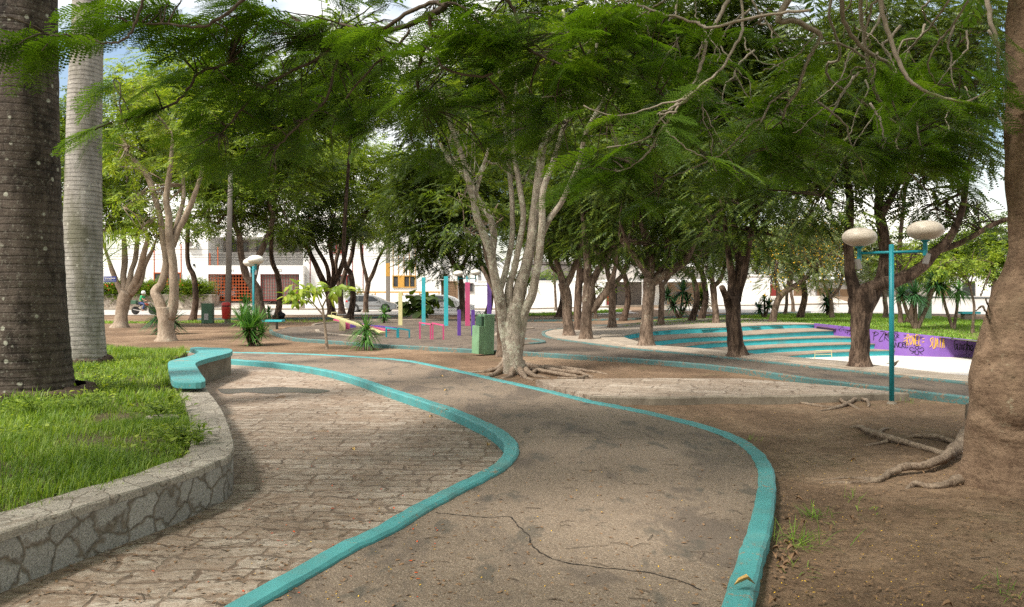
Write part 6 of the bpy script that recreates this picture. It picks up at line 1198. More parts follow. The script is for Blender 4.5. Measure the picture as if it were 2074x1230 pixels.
for i, (pts, d0, d1, ll) in enumerate((([(175, 560), (215, 510), (245, 480), (275, 474)], 21, 20.5, .42), ([(170, 570), (215, 525), (255, 500), (285, 493)], 21, 22, .38), ([(175, 560), (150, 520), (125, 500), (112, 510)], 21, 21, .45), ([(170, 570), (195, 520), (215, 490), (228, 468)], 21.5, 21.5, .4))):
    V, T, W = frond(pts, d0, d1, ll, seed=i); parts.append((V, T)); mb.tube(W, .012, 5)
mb.tube([G(180, 690, ZG), A(172, 565, 21)], .06, 8)
keep(mb.build('stem', MT['lf_lite'], t)); V, T = merge(parts); keep(npmesh('foliage', V, T, MT['lf_lite'], t))
# ================================================= VEHICLES
def car(lb, c, rz, profile, glass, m, wheels=(.78, 3.35), L_=4.3, W_=1.66, name='parked_car', rails=False):
    """profile: side outline (x, z) of the body from the rear, roof last; glass: list of side-window polygons"""
    t = thing(name, lb, 'car', c, rz); w2 = W_ / 2; low, roof = profile; mb = MB()
    def hull(pl, wa, wb, zs=None):
        n = len(pl); vs = []; 
        for s, in ((-1,), (1,)):
            for x, z in pl: k = wa(z); vs.append((x, s * k, z))
        return MB().add(vs, [tuple(range(n))[::-1], tuple(n + i for i in range(n))] + [(i, (i + 1) % n, n + (i + 1) % n, n + i) for i in range(n)])
    wf = lambda z: w2 * (1 if z < .85 else max(.70, 1 - (z - .85) * .38)) * (.96 if z < .35 else 1)
    o = hull(low + roof, wf, None).build('body', m, t); bmn(o.data); bm = bmesh.new(); bm.from_mesh(o.data)
    bmesh.ops.bevel(bm, geom=[e for e in bm.edges if e.calc_face_angle(0) > .7], offset=.06, segments=3, affect='EDGES'); bm.to_mesh(o.data); bm.free(); o.data.polygons.foreach_set('use_smooth', [True] * len(o.data.polygons))
    if hasattr(o.data, 'set_sharp_from_angle'): o.data.set_sharp_from_angle(angle=.6)
    for g_ in glass:
        for s in (-1, 1):
            vs = [(x, s * (wf(z) + .004), z) for x, z in g_] + [(x, s * (wf(z) - .03), z) for x, z in g_]; n = len(g_)
            MB().add(vs, [tuple(range(n)), tuple(n + i for i in range(n))[::-1]] + [(i, (i + 1) % n, n + (i + 1) % n, n + i) for i in range(n)]).build('side_window', MT['glass'], t)
    for x in wheels:
        for s in (-1, 1):
            M_ = Matrix.Translation((x, s * (w2 - .10), .31)) @ Matrix.Rotation(pi / 2, 4, 'X')
            MB().lathe([(.22, -.11), (.29, -.11), (.31, -.07), (.31, .07), (.29, .11), (.22, .11)], (0, 0, 0), 26, M_).build('wheel', MT['tyre'], t, smooth=True, ang=.6)
            wh = COL.objects[-1] if False else [q for q in t.children][-1]
            MB().lathe([(.02, .125), (.08, .125), (.21, .115), (.215, .10), (.215, -.125), (.08, -.13), (.02, -.13)], (0, 0, 0), 20, M_).build('hubcap', MT['rim_m'], wh)
            M2 = Matrix.Translation((x, s * (w2 - .03), .34)) @ Matrix.Rotation(pi / 2, 4, 'X'); MB().lathe([(.375, -.045), (.375, .045)], (0, 0, 0), 26, M2).build('wheel_arch', MT['dark'], t)
    x0 = min(p[0] for p in low); x1 = max(p[0] for p in low)
    for s in (-1, 1):
        MB().box(x0 - .012, x0 + .16, s * (w2 - .17) - .12, s * (w2 - .17) + .185, .72, .98).build('tail_light', MT['tail'], t, bevel=.02); MB().box(x1 - .28, x1 - .02, s * (w2 - .22) - .14, s * (w2 - .22) + .20, .56, .70).build('headlight', MT['head'], t, bevel=.03)
        MB().box(x1 * .64, x1 * .64 + .1, s * (w2 + .05) - .07, s * (w2 + .05) + .07, .90, 1.02).build('mirror', m, t, bevel=.02)
    MB().box(x0 - .02, x0 + .01, -.25, .25, .55, .66).build('licence_plate', MT['paper'], t)
    for xx in (1.75, 2.62): 
        for s in (-1, 1): MB().box(xx, xx + .14, s * (w2 + .012) - .012, s * (w2 + .012) + .012, .80, .825).build('door_handle', MT['blk'], t)
    for s in (-1, 1): MB().box(.55, 3.0, s * (w2 - .005) - .014, s * (w2 - .005) + .014, .50, .56).build('side_trim', MT['greyg'], t)
    if rails:
        for s in (-1, 1): MB().tube([(.45, s * .56, 1.44), (.6, s * .56, 1.50), (2.1, s * .56, 1.52), (2.3, s * .56, 1.45)], .018, 6).build('roof_rail', MT['blk'], t)
    return t
low = [(.05, .35), (.5, .22), (3.8, .2), (4.22, .26), (4.3, .45), (4.26, .62), (4.1, .72), (3.3, .90)]
wag = [(2.75, 1.22), (2.3, 1.40), (1.4, 1.46), (.45, 1.42), (.1, 1.12), (.0, .88), (-.03, .5)]
gw = [[(.22, .95), (.42, 1.33), (1.0, 1.36), (1.0, .93)], [(1.08, .93), (1.08, 1.36), (1.78, 1.35), (1.78, .92)], [(1.86, .92), (1.86, 1.35), (2.28, 1.30), (2.85, .96), (2.85, .92)]]
p = A(699, 633, 65.5); car('silver grey station wagon parked side-on behind the thin forked tree', (p.x, 66.3, ter(p.x, 66) + .03), 0, (low, wag), gw, MT['silver'], rails=True)
hb = [(2.7, 1.28), (2.2, 1.44), (1.3, 1.50), (.5, 1.38), (.1, 1.02), (.0, .85), (-.03, .5)]
gh = [[(.55, .97), (.7, 1.27), (1.2, 1.38), (1.2, .95)], [(1.28, .95), (1.28, 1.39), (1.95, 1.36), (1.95, .94)], [(2.03, .94), (2.03, 1.35), (2.25, 1.31), (2.8, 1.0), (2.8, .94)]]
p = A(846, 640, 59.6); car('white hatchback parked behind the philodendron and exercise posts', (p.x, 60.4, ter(p.x, 60) + .03), 0, (low, hb), gh, MT['carw'])
p = A(463, 597, 80); car('white car with red tail lights parked inside the orange lattice garage', (p.x, 79.6, .82), pi / 2, (low, hb), gh, MT['carw'])
t_ = [o for o in COL.objects if o.parent and o.parent.get('label', '').startswith('white car with red')]
MB().add([(.03, -.6, 1.0), (.03, .6, 1.0), (.40, .5, 1.36), (.40, -.5, 1.36)], [(0, 1, 2, 3)]).build('rear_window', MT['glass'], t_[0].parent); t_[0].parent.children[-1].location = (-.01, 0, .03)
# motorcycle and rider
mc = A(280, 640, 58.6); mz = ter(mc.x, 58.6) + .03; t = thing('motorcycle', 'dark motorcycle with rear box riding along the far street at left', 'motorcycle', (mc.x - .2, 58.6, mz))
for x in (0, 1.28):
    M_ = Matrix.Translation((x, 0, .3)) @ Matrix.Rotation(pi / 2, 4, 'X'); o = MB().lathe([(.24, -.04), (.29, -.045), (.305, 0), (.29, .045), (.24, .04)], (0, 0, 0), 24, M_).build('wheel', MT['tyre'], t, smooth=True)
    mb = MB().lathe([(.24, -.012), (.245, .012), (.225, .012), (.225, -.012)], (0, 0, 0), 24, M_)
    for k in range(8): a = pi * k / 8; mb.tube([M_ @ Vector((math.cos(a) * .235, math.sin(a) * .235, 0)), M_ @ Vector((-math.cos(a) * .235, -math.sin(a) * .235, 0))], .006, 4)
    mb.build('spokes', MT['metal'], o)
mb = MB().tube([(0, 0, .3), (.35, 0, .38), (.75, 0, .36), (.95, 0, .75), (.5, 0, .72), (.2, 0, .6)], .035, 6); mb.tube([(1.28, 0, .3), (1.0, 0, .92)], .03, 6).build('frame', MT['blk'], t)
MB().sph((.78, 0, .74), .24, .13, .12).build('fuel_tank', MT['red'], t, smooth=True); MB().box(.1, .62, -.12, .12, .72, .80).build('seat', MT['blk'], t, bevel=.03); MB().box(.45, .8, -.12, .12, .3, .56).build('engine', MT['greyg'], t, bevel=.04)
MB().tube([(.98, -.32, .98), (1.02, -.1, .94), (1.02, .1, .94), (.98, .32, .98)], .015, 6).build('handlebar', MT['blk'], t); MB().box(-.28, .12, -.2, .2, .78, 1.06).build('cargo_box', MT['greenb2'], t, bevel=.03); MB().lathe([(.03, 0), (.08, .02), (.08, .08)], (1.06, 0, .82), 10).build('headlight', MT['head'], t)
MB().tube([(.6, -.14, .3), (.3, -.16, .3), (-.1, -.16, .38)], .035, 8).build('exhaust', MT['metal'], t)
def skin(name, joints, edges, m, parent, sub=2):
    me = bpy.data.meshes.new(name); me.from_pydata([j[0] for j in joints], edges, []); o = link(me, name, m, None); sk = o.modifiers.new('s', 'SKIN')
    for i, j in enumerate(joints): r = j[1]; me.skin_vertices[0].data[i].radius = (r if isinstance(r, tuple) else (r, r)); me.skin_vertices[0].data[i].use_root = (i == 0)
    sb = o.modifiers.new('b', 'SUBSURF'); sb.levels = sb.render_levels = sub; bpy.context.view_layer.update(); dg = bpy.context.evaluated_depsgraph_get()
    m2 = bpy.data.meshes.new_from_object(o.evaluated_get(dg)); bpy.data.objects.remove(o); m2.materials.clear(); q = link(m2, name, m, parent, True); return q
person = thing('person', 'person in a green shirt and white helmet riding the motorcycle', 'person', (mc.x - .2, 58.6, mz))
J = [((.38, 0, .88), (.15, .12)), ((.42, 0, 1.05), (.13, .11)), ((.48, 0, 1.25), (.17, .11)), ((.53, 0, 1.38), (.13, .09)), ((.56, 0, 1.47), .055), ((.60, 0, 1.58), (.09, .085)), ((.60, 0, 1.66), .07),
     ((.52, -.2, 1.36), .055), ((.66, -.27, 1.14), .045), ((.90, -.29, 1.03), .035), ((.98, -.29, 1.0), .035), ((.52, .2, 1.36), .055), ((.66, .27, 1.14), .045), ((.90, .29, 1.03), .035), ((.98, .29, 1.0), .035),
     ((.45, -.12, .84), .09), ((.78, -.2, .78), .075), ((.62, -.2, .40), .05), ((.58, -.2, .32), .04), ((.74, -.2, .30), .035), ((.45, .12, .84), .09), ((.78, .2, .78), .075), ((.62, .2, .40), .05), ((.58, .2, .32), .04), ((.74, .2, .30), .035)]
E_ = [(0, 1), (1, 2), (2, 3), (3, 4), (4, 5), (5, 6), (3, 7), (7, 8), (8, 9), (9, 10), (3, 11), (11, 12), (12, 13), (13, 14), (0, 15), (15, 16), (16, 17), (17, 18), (18, 19), (0, 20), (20, 21), (21, 22), (22, 23), (23, 24)]
skin('body', J, E_, MT['skin'], person)
JT = [((.385, 0, .90), (.165, .135)), ((.42, 0, 1.05), (.145, .13)), ((.475, 0, 1.25), (.19, .13)), ((.53, 0, 1.385), (.145, .10)), ((.52, -.2, 1.36), .07), ((.62, -.26, 1.20), .062), ((.52, .2, 1.36), .07), ((.62, .26, 1.20), .062)]
skin('shirt', JT, [(0, 1), (1, 2), (2, 3), (3, 4), (4, 5), (3, 6), (6, 7)], MT['shirt'], person)
JP = [((.38, 0, .88), (.16, .13)), ((.45, -.12, .84), .10), ((.78, -.2, .78), .088), ((.62, -.2, .38), .062), ((.45, .12, .84), .10), ((.78, .2, .78), .088), ((.62, .2, .38), .062)]
skin('trousers', JP, [(0, 1), (1, 2), (2, 3), (0, 4), (4, 5), (5, 6)], MT['jeans'], person)
h = MB().lathe([(.145, -.10), (.155, 0), (.14, .08), (.09, .14), (.01, .155)], (.60, 0, 1.63), 18).build('helmet', MT['carw'], person, smooth=True)
# pigeon on the arena floor, green box and bench in the distance
b = A(1812, 738, 22.5); t = thing('bird', 'small brown dove standing on the sunlit arena floor', 'bird', b); s = .9
skin('body', [((0, 0, .10), (.055, .05)), ((-.09, 0, .11), (.045, .05)), ((-.16, 0, .12), (.02, .012)), ((-.25, 0, .10), (.022, .006)), ((.05, 0, .13), (.035, .035)), ((.08, 0, .18), .024), ((.11, 0, .19), .018), ((.14, 0, .185), .004), ((-.03, .02, .02), .007), ((-.03, .02, -.12), .006), ((-.03, -.02, .02), .007), ((-.03, -.02, -.12), .006)], [(0, 1), (1, 2), (2, 3), (0, 4), (4, 5), (5, 6), (6, 7), (0, 8), (8, 9), (0, 10), (10, 11)], MT['bark_mid'], t)
t.location = (b.x, 22.5, ZFLOOR + .12)
b = G(1873, 648); t = thing('litter_bin', 'green metal bin behind the three-headed yucca on the lawn', 'bin', b); MB().box(-.25, .25, -.2, .2, 0, 1.05).build('body', MT['greenb'], t, bevel=.01); MB().box(-.28, .28, -.23, .23, 1.052, 1.1).build('lid', MT['greenb'], t); MB().box(-.18, .18, -.206, -.2, .7, .95).build('opening', MT['dark'], t)
b = G(1964, 650); t = thing('park_bench', 'turquoise bench far off at the right beyond the lawn', 'bench', b); MB().box(-.5, .4, -.25, .25, .34, .45).build('seat', MT['turqs'], t, bevel=.01); MB().box(-.35, .2, -.18, .18, -.1, .338).build('leg', MT['conc'], t)
# ================================================= HOUSES
def window(parent, u0, v0, u1, v1, d, fm, n=3, name='window'):
    o = keep(MB().px(u0, v0, u1, v1, d - .02, .05).build(name, MT['glass'], parent)); mb = MB(); f = .09
    a = A(u0, v1, d); b = A(u1, v0, d)
    for i in range(n + 1): x = a.x + (b.x - a.x) * i / n; mb.box(x - f / 2, x + f / 2, d - .10, d - .022, a.z, b.z)
    mb.box(a.x - f / 2, b.x + f / 2, d - .115, d - .021, b.z, b.z + f); mb.box(a.x - f / 2, b.x + f / 2, d - .115, d - .021, a.z - f, a.z)
    q = mb.build('frame', fm, o); q.matrix_parent_inverse = Matrix.Translation(-parent.location); q.matrix_parent_inverse = (Matrix.Translation(parent.location) @ o.matrix_parent_inverse).inverted() if False else Matrix.Identity(4)
    return o
HS = {}
def house(lb, u0, v0, u1, v1, d, m=None, dep=9, base=None, roof=True):
    c = A((u0 + u1) / 2, v1, d); c.z = base if base is not None else ter(c.x, d); t = thing('house', lb, 'building', (c.x, d, c.z)); a = A(u0, v1, d); b = A(u1, v0, d)
    keep(MB().box(a.x, b.x, d, d + dep, c.z - .5, b.z).build('wall', m or MT['plaster'], t))
    if roof: keep(MB().box(a.x - .15, b.x + .15, d - .12, d + dep + .1, b.z + .003, b.z + .25).build('parapet', m or MT['plaster'], t))
    return t
DW = 77.0
h = house('two-storey white house with orange window trim above the flowering hedge', -120, 455, 421, 610, DW)
window(h, 313, 554, 366, 576, DW, MT['orange'], 2); window(h, 150, 540, 190, 575, DW, MT['orange'], 2)
for u in (312, 366.5): keep(MB().px(u - .7, 494, u + .7, 553, DW - .03, .028).build('orange_strip', MT['orange'], h))
q = A(385, 502, DW); t = keep(MB().px(376, 486, 396, 502, DW - .42, .41).build('air_conditioner', MT['white'], h, bevel=.02)); a = A(385, 494, DW - .43); o = MB().lathe([(.26, 0), (.26, .02)], (0, 0, 0), 20, Matrix.Translation(a) @ Matrix.Rotation(pi / 2, 4, 'X')).build('fan_grille', MT['greyg'], t); o.matrix_parent_inverse = Matrix.Identity(4)
keep(MB().px(391, 534.5, 394, 539, DW - .1, .09).build('wall_lamp', MT['blk'], h))
h = house('white garage house with a railed balcony and numbered gates 01 and 02', 421.5, 462, 614, 610, DW + 4.2, dep=6, base=.8)
for (a_, b_, c_, e_), nm, m in (((421.5, 538, 614, 555.3), 'balcony_slab', MT['plaster']), ((515.5, 555.8, 527, 610), 'pillar', MT['plaster']), ((606, 555.8, 614, 610), 'pillar', MT['plaster']), ((421.5, 462, 614, 480), 'roof_slab', MT['plaster'])): keep(MB().px(a_, b_, c_, e_, DW, 4.15 if 'slab' in nm else .5).build(nm, m, h))
keep(MB().px(421.6, 482, 613.9, 512, DW + 4.1, .08).build('recess', MT['plaster2'], h)); keep(MB().px(422, 556.5, 613.5, 608, DW + 4.05, .1).build('garage_interior', MT['dark'], h))
window(h, 466, 492, 502, 509, DW + 4.05, MT['greyg'], 3); window(h, 520, 492, 545, 509, DW + 4.05, MT['greyg'], 2); window(h, 585, 492, 606, 509, DW + 4.05, MT['greyg'], 2)
mb = MB(); a = A(423, 537.9, DW + .1); b = A(613, 513, DW + .1); n = 90
for i in range(n + 1): x = a.x + (b.x - a.x) * i / n; mb.box(x - .015, x + .015, DW + .08, DW + .11, a.z, b.z)
mb.box(a.x, b.x, DW + .06, DW + .13, b.z, b.z + .06); keep(mb.build('railing', MT['metal'], h)); 
for u in (425, 441): keep(MB().px(u - .8, 500 if u > 430 else 513, u + .8, 537.9, DW + .01, .045).build('post', MT['orange'], h))
def gate(u0, u1, v0, v1, d, m, parent, nx_, nz_, th=.02, mull=(), backing=None):
    a = A(u0, v1, d); b = A(u1, v0, d); mb = MB(); 
    for i in range(nx_ + 1): x = a.x + (b.x - a.x) * i / nx_; mb.box(x - th, x + th, d - .01, d + .01, a.z, b.z)
    for i in range(nz_ + 1): z = a.z + (b.z - a.z) * i / nz_; mb.box(a.x, b.x, d - .014, d - .0102, z - th, z + th)
    for u in mull: x = A(u, v1, d).x; mb.box(x - .09, x + .09, d - .06, d - .0145, a.z, b.z)
    for x in (a.x, b.x): mb.box(x - .06, x + .06, d - .06, d - .0145, a.z, b.z)
    mb.box(a.x - .06, b.x + .06, d - .07, d - .061 + .1, b.z + .021, b.z + .12); mb.box(a.x - .06, b.x + .06, d - .07, d + .03, a.z - .12, a.z - .021)
    g_ = keep(mb.build('gate', m, parent)); 
    if backing: o = MB().px(u0, v0, u1, v1, d + .05, .03).build('panel', backing, g_); o.matrix_parent_inverse = Matrix.Identity(4)
    return g_
gate(424, 514, 557, 607, DW + .2, MT['orange'], h, 15, 8, .022, (467.5,)); gate(529, 605, 557, 607, DW + .2, MT['redw'], h, 14, 8, .016, (565, 605), MT['greyg'])
a = A(470, 549, DW - .02); text('01', .42, (a.x, DW - .02, a.z - .1), MT['greyg'], h, 'house_number'); a = A(567, 549, DW - .02); text('02', .42, (a.x, DW - .02, a.z - .1), MT['greyg'], h, 'house_number')
a = A(421, 609, DW); b = A(614, 609, DW); zf_ = .82; mb = MB(); vs = [(a.x, 74.6, .07), (b.x, 74.6, .07), (b.x, DW + 4.1, zf_), (a.x, DW + 4.1, zf_), (a.x, 74.6, -.3), (b.x, 74.6, -.3), (b.x, DW + 4.1, -.3), (a.x, DW + 4.1, -.3)]
keep(mb.add(vs, [(0, 1, 2, 3), (0, 4, 5, 1), (1, 5, 6, 2), (0, 3, 7, 4)]).build('driveway_ramp', MT['pave'], h))
t = thing('garden_wall', 'low wall clad in pale stone strips under the flowering hedge', 'wall', A(320, 624, 74.8)); keep(MB().px(205, 598.5, 421, 627, 74.8, .9).build('wall_face', MT['stonewall'], t)); keep(MB().px(204.5, 596.5, 429, 598.4, 74.75, 1).build('coping', MT['pave'], t)); keep(MB().px(421.2, 598.5, 428.5, 627, 74.8, 2).build('end_post', MT['stonewall'], t))
h = house('white house with dark red windows and thin vertical strips', 614.5, 440, 792, 612, DW + 1)
window(h, 684, 559, 712, 581, DW + 1, MT['redw'], 3); window(h, 672, 488, 700, 512, DW + 1, MT['redw'], 3); window(h, 700, 430 + 20, 720, 470, DW + 1, MT['redw'], 2)
for u in (628, 672, 714, 735): keep(MB().px(u - .5, 440, u + .5, 590, DW + .97, .027).build('red_strip', MT['redw'], h))
h = house('white house with mustard-framed windows and orange slats', 792.5, 440, 893, 612, DW + .8)
window(h, 796, 560, 841, 581, DW + .8, MT['yelw'], 4); keep(MB().px(807.5, 560, 818.5, 581, DW + .68, .05).build('shutter', MT['yelw'], h))
for u in (796, 807, 818, 829, 841): keep(MB().px(u - .5, 500, u + .5, 559, DW + .76, .027).build('slat', MT['yelw'], h))
t = thing('garden_wall', 'low white garden wall with an orange beam before the red-windowed house', 'wall', A(750, 624, 74.9)); keep(MB().px(618, 598, 892, 627, 75.0, .25).build('wall_face', MT['plaster'], t)); keep(MB().px(722, 590.5, 892, 593.5, 75.0, .2).build('beam', MT['yelw'], t))
for u in (724, 760, 815, 850, 889): keep(MB().px(u - 1, 593.6, u + 1, 597.9, 75.02, .15).build('beam_post', MT['yelw'], t))
h = house('small white house with a brown lattice gate behind the distant lamp', 893.5, 480, 968, 612, DW + 1.4)
gate(893.8, 926, 572, 606, DW + 1.2, MT['wood'], h, 14, 10, .03, (), MT['greyg']); window(h, 935, 575, 958, 590, DW + 1.4, MT['greyg'], 2)
t = thing('boundary_wall', 'long blank white boundary wall behind the central trees', 'wall', A(1090, 624, DW)); keep(MB().px(968.5, 570.5, 1226, 627, DW, .25).build('wall_face', MT['plaster'], t)); keep(MB().px(968, 568.6, 1226.5, 570.4, DW - .05, .35).build('coping', MT['white'], t))
h = house('dark-slatted modern house above the long white wall', 1060, 535, 1160, 575, DW + 3, MT['greyg']); mb = MB()
for i in range(26): mb.px(1091 + i * 1.1, 538, 1091.6 + i * 1.1, 558, DW + 2.9, .08)
keep(mb.build('slat_screen', MT['plaster2'], h)); keep(MB().px(1061, 560, 1159, 568, DW + 2.85, .1).build('window', MT['glass'], h))
h = house('pale entrance building with a dark stone porch', 1226.5, 540, 1300, 618, DW + 3, MT['plaster2'])
keep(MB().px(1226.5, 566, 1300, 571, DW - .3, 3.2).build('canopy', MT['plaster'], h)); keep(MB().px(1229, 571.3, 1236, 618, DW + .2, .3).build('door_post', MT['redw'], h)); keep(MB().px(1250, 571.5, 1299.5, 618, DW + 2.4, .5).build('porch_wall', MT['greyg'], h)); keep(MB().px(1237, 571.5, 1249.5, 618, DW + 2.5, .4).build('door', MT['dark'], h))
h = house('house with a flat white portal and a brown timber gate', 1300.5, 538, 1442, 618, DW + 4, MT['plaster2'])
keep(MB().px(1300.5, 565.5, 1442, 571, DW + .3, 3.5).build('portal_beam', MT['white'], h))
for u0, u1 in ((1300.5, 1308), (1429, 1441)): keep(MB().px(u0, 571.3, u1, 618, DW + .4, .4).build('portal_post', MT['white'], h))
mb = MB()
for i in range(30): mb.px(1352 + i * 2.5, 573, 1354.1 + i * 2.5, 616, DW + 1.0, .06)
g_ = keep(mb.build('timber_gate', MT['wood'], h)); keep(MB().px(1308.3, 571.5, 1350, 618, DW + 2, .3).build('porch_wall', MT['plaster'], h)); keep(MB().px(1372, 543, 1408, 556, DW + 3.7, .25).build('window_surround', MT['pave'], h)); keep(MB().px(1395, 546, 1407, 553, DW + 3.6, .12).build('window', MT['glass'], h)); keep(MB().px(1320, 534, 1442, 540, DW + 3.2, 4).build('eaves', MT['white'], h))
t = thing('boundary_wall', 'blank white boundary wall right of the timber gate portal', 'wall', A(1495, 620, DW + .6)); keep(MB().px(1442.5, 571, 1560, 622, DW + .6, .25).build('wall_face', MT['plaster'], t)); keep(MB().px(1442.5, 569, 1560.5, 570.9, DW + .55, .35).build('coping', MT['white'], t))
DF = 108
def farh(lb, u0, u1, v0, m, gates):
    h = house(lb, u0, v0, u1, 604, DF, m, 8, 1.0)
    for g0, g1, gv, gm, nm in gates: keep(MB().px(g0, gv, g1, 601, DF - .2, .18).build(nm, gm, h))
    return h
farh('far house with a reddish timber door at the street corner', 1520, 1600, 560, MT['plaster'], [(1552, 1572, 576, MT['redw'], 'door'), (1543, 1549, 574, MT['white'], 'pillar'), (1575, 1581, 574, MT['white'], 'pillar')])
farh('far cream house with white gate pillars', 1602, 1652, 566, MT['plaster'], [(1608, 1625, 580, MT['wood'], 'gate'), (1636, 1641, 575, MT['white'], 'pillar')])
h = farh('far house with a long row of vertical timber gates', 1654, 1740, 570, MT['plaster2'], [(1656, 1698, 584, MT['wood'], 'gate'), (1702, 1736, 586, MT['wood'], 'gate')])
farh('far beige house beyond the right yuccas', 1760, 1880, 560, MT['plaster2'], [(1780, 1800, 578, MT['dark'], 'window'), (1830, 1850, 578, MT['dark'], 'window')])
farh('far pale house at the right end of the street', 1890, 2120, 556, MT['plaster'], [(1900, 1925, 575, MT['wood'], 'gate'), (1950, 1975, 570, MT['dark'], 'window')])
# tall pale building glimpsed above the left trees
h = house('tall white apartment block glimpsed through the upper left leaves', 455, 330, 505, 560, 130, MT['plaster'], 12, 0)
for i in range(6): window(h, 462, 350 + i * 22, 472, 360 + i * 22, 130, MT['greyg'], 2); window(h, 484, 350 + i * 22, 494, 360 + i * 22, 130, MT['greyg'], 2)
# ================================================= SMALL THINGS ON THE GROUND
def lift(u, v):
    return G(u, v, 0.005)
def leafmesh(size, curl, seed):
    V, T = T_leaf(.5, .1); V = V * size; V[:, 2] += curl * size * (np.abs(V[:, 1]) / size * 2) ** 2 + curl * .4 * size * np.sin(V[:, 0] / size * 3); V2 = V.copy(); V2[:, 2] -= .0015
    return np.vstack([V, V2]), np.vstack([T, T[:, ::-1] + len(V)])
protos = []
for k, (sz, cu, m) in enumerate(((.06, 1.0, 'dry'), (.075, .6, 'dryy'), (.05, 1.3, 'dry'))):
    V, T = leafmesh(sz, cu, k); me_o = npmesh('fallen_leaf', V, T, MT[m]); protos.append(me_o)
LV = [(1530, 1183, .055, 1, 'large curled yellow leaf lying on the right kerb', 1.5), (990, 903, -.07, 1, 'pale curled leaf against the inside of the kerb bend', 1.2), (1598, 1128, -.08, 0, 'biggest dry leaf of the pile by the grass tuft', 1.3), (1578, 1118, -.09, 2, None, 1), (1610, 1112, -.08, 0, None, 1), (1590, 1140, -.09, 2, None, 1), (1572, 1132, -.09, 0, None, 1.1), (1620, 1130, -.09, 2, None, 1), (1604, 1146, -.09, 0, None, 1), (1585, 1105, -.09, 2, None, 1), (1612, 1013, -.09, 0, None, 1), (1600, 1060, -.09, 2, None, 1), (1622, 1062, -.09, 0, None, 1), (1590, 1160, -.09, 0, None, .9), (1556, 1225, -.09, 0, None, 1.2),
      (712, 909, -.085, 1, None, 1), (678, 838, -.085, 0, None, 1), (870, 846, -.085, 1, None, .9), (885, 866, -.085, 0, None, .8), (862, 858, -.085, 0, None, .8), (900, 832, .04, 1, None, .8), (744, 786, -.085, 0, None, 1), (2040, 990, -.09, 0, 'brown leaf at the foot of the huge right tree', 1.3), (1728, 1052, -.09, 0, None, 1), (1680, 1072, -.09, 2, None, 1), (892, 762, .003, 1, None, 1), (905, 790, .003, 1, None, .9), (1825, 905, -.09, 0, None, 1), (1930, 1230, -.09, 0, None, 1), (1735, 935, -.09, 0, None, 1)]
for i, (u, v, z, k, lb, s) in enumerate(LV):
    src = protos[k]; o = src if src.get('used') is None and 'label' not in src else src.copy()
    if o is not src: COL.objects.link(o)
    p = G(u, v, z + .006); o.location = p; o.rotation_euler = (rnd.uniform(-.25, .25), rnd.uniform(-.25, .25), rnd.uniform(0, 6.28)); o.scale = (s,) * 3
    area = 'pile of dry leaves beside the right kerb' if 1560 < u < 1630 else ('stone paving' if z == -.085 else ('asphalt path' if z > 0 else 'bare dirt at right'))
    kind_ = ('dry brown', 'pale yellow', 'small brown')[k]
    WH = {3: 'upper left of the dry leaf pile', 4: 'right side of the dry leaf pile', 5: 'bottom of the dry leaf pile', 6: 'left side of the dry leaf pile, touching the kerb', 7: 'far right end of the dry leaf pile', 8: 'lowest right of the dry leaf pile', 9: 'top of the dry leaf pile', 10: 'dirt well above the upright grass tuft', 11: 'kerb side, level with the upright grass tuft', 12: 'dirt between kerb and upright grass tuft', 13: 'dirt just below the leaf pile', 14: 'dirt at the bottom edge by the kerb end', 15: 'middle of the stone paving', 16: 'stone paving near the puddle', 17: 'stone paving nearest the kerb bend, farther one', 18: 'stone paving nearest the kerb bend, right one', 19: 'stone paving nearest the kerb bend, left one', 20: 'turquoise inner kerb', 21: 'paving against the far kerb run', 23: 'dirt below the long roots', 24: 'dirt right of the upright grass tuft', 25: 'far part of the asphalt path', 26: 'asphalt beside the inner kerb', 27: 'dirt between the long roots', 28: 'dirt at the bottom right', 29: 'dirt left of the upper root'}
    tag(o, lb or f'{kind_} leaf on the {WH[i]}', 'leaf', 'fallen leaves')
# litter too small to count: petals, specks and twigs
def litter(name, boxes, n, size, m, label, zfun, seed):
    rng = np.random.default_rng(seed); P = []
    for (u0, v0, u1, v1, w_) in boxes:
        for _ in range(int(n * w_)): u = rng.uniform(u0, u1); v = rng.uniform(v0, v1); P.append(zfun(u, v))
    P = [p for p in P if p is not None]; P = np.array([tuple(p) for p in P]); m_ = len(P); V, T = scatter(T_leaf(.5, .1), P, np.column_stack([rng.normal(size=(m_, 2)), rng.normal(size=m_) * .15]), rng.normal(size=(m_, 3)) * .15 + np.array((0, 0, 1.)), rng.uniform(.5, 1.4, m_) * size)
    tag(npmesh(name, V, T, m), label, 'litter', None, 'stuff')
kin = [tuple(p) for p in ki]; asp = ki + ko[::-1]; pvp = polyp
def zany(u, v):
    p = G(u, v, .004)
    if inpoly(np.array([p.x]), np.array([p.y]), asp)[0]: return p
    p = G(u, v, ZG + .022)
    if inpoly(np.array([p.x]), np.array([p.y]), bedp)[0]: return None
    if inpoly(np.array([p.x]), np.array([p.y]), [q[:2] for q in fl])[0]: return None
    return p
litter('yellow_specks', [(450, 740, 1900, 1225, 1), (700, 720, 1950, 860, .4), (1560, 850, 2074, 1225, .6)], 420, .011, MT['flow_y'], 'tiny yellow petals scattered over path and dirt', zany, 1)
litter('red_petals', [(300, 830, 900, 1225, 1)], 80, .022, MT['petal'], 'small red petals on the stone paving', zany, 2)
litter('brown_debris', [(60, 800, 1000, 1225, 1), (1560, 850, 2074, 1225, 1), (1000, 760, 1560, 1225, .4)], 1000, .03, MT['dry'], 'small brown leaf crumbs over the ground', zany, 3)
mb = MB(); rg = random.Random(4)
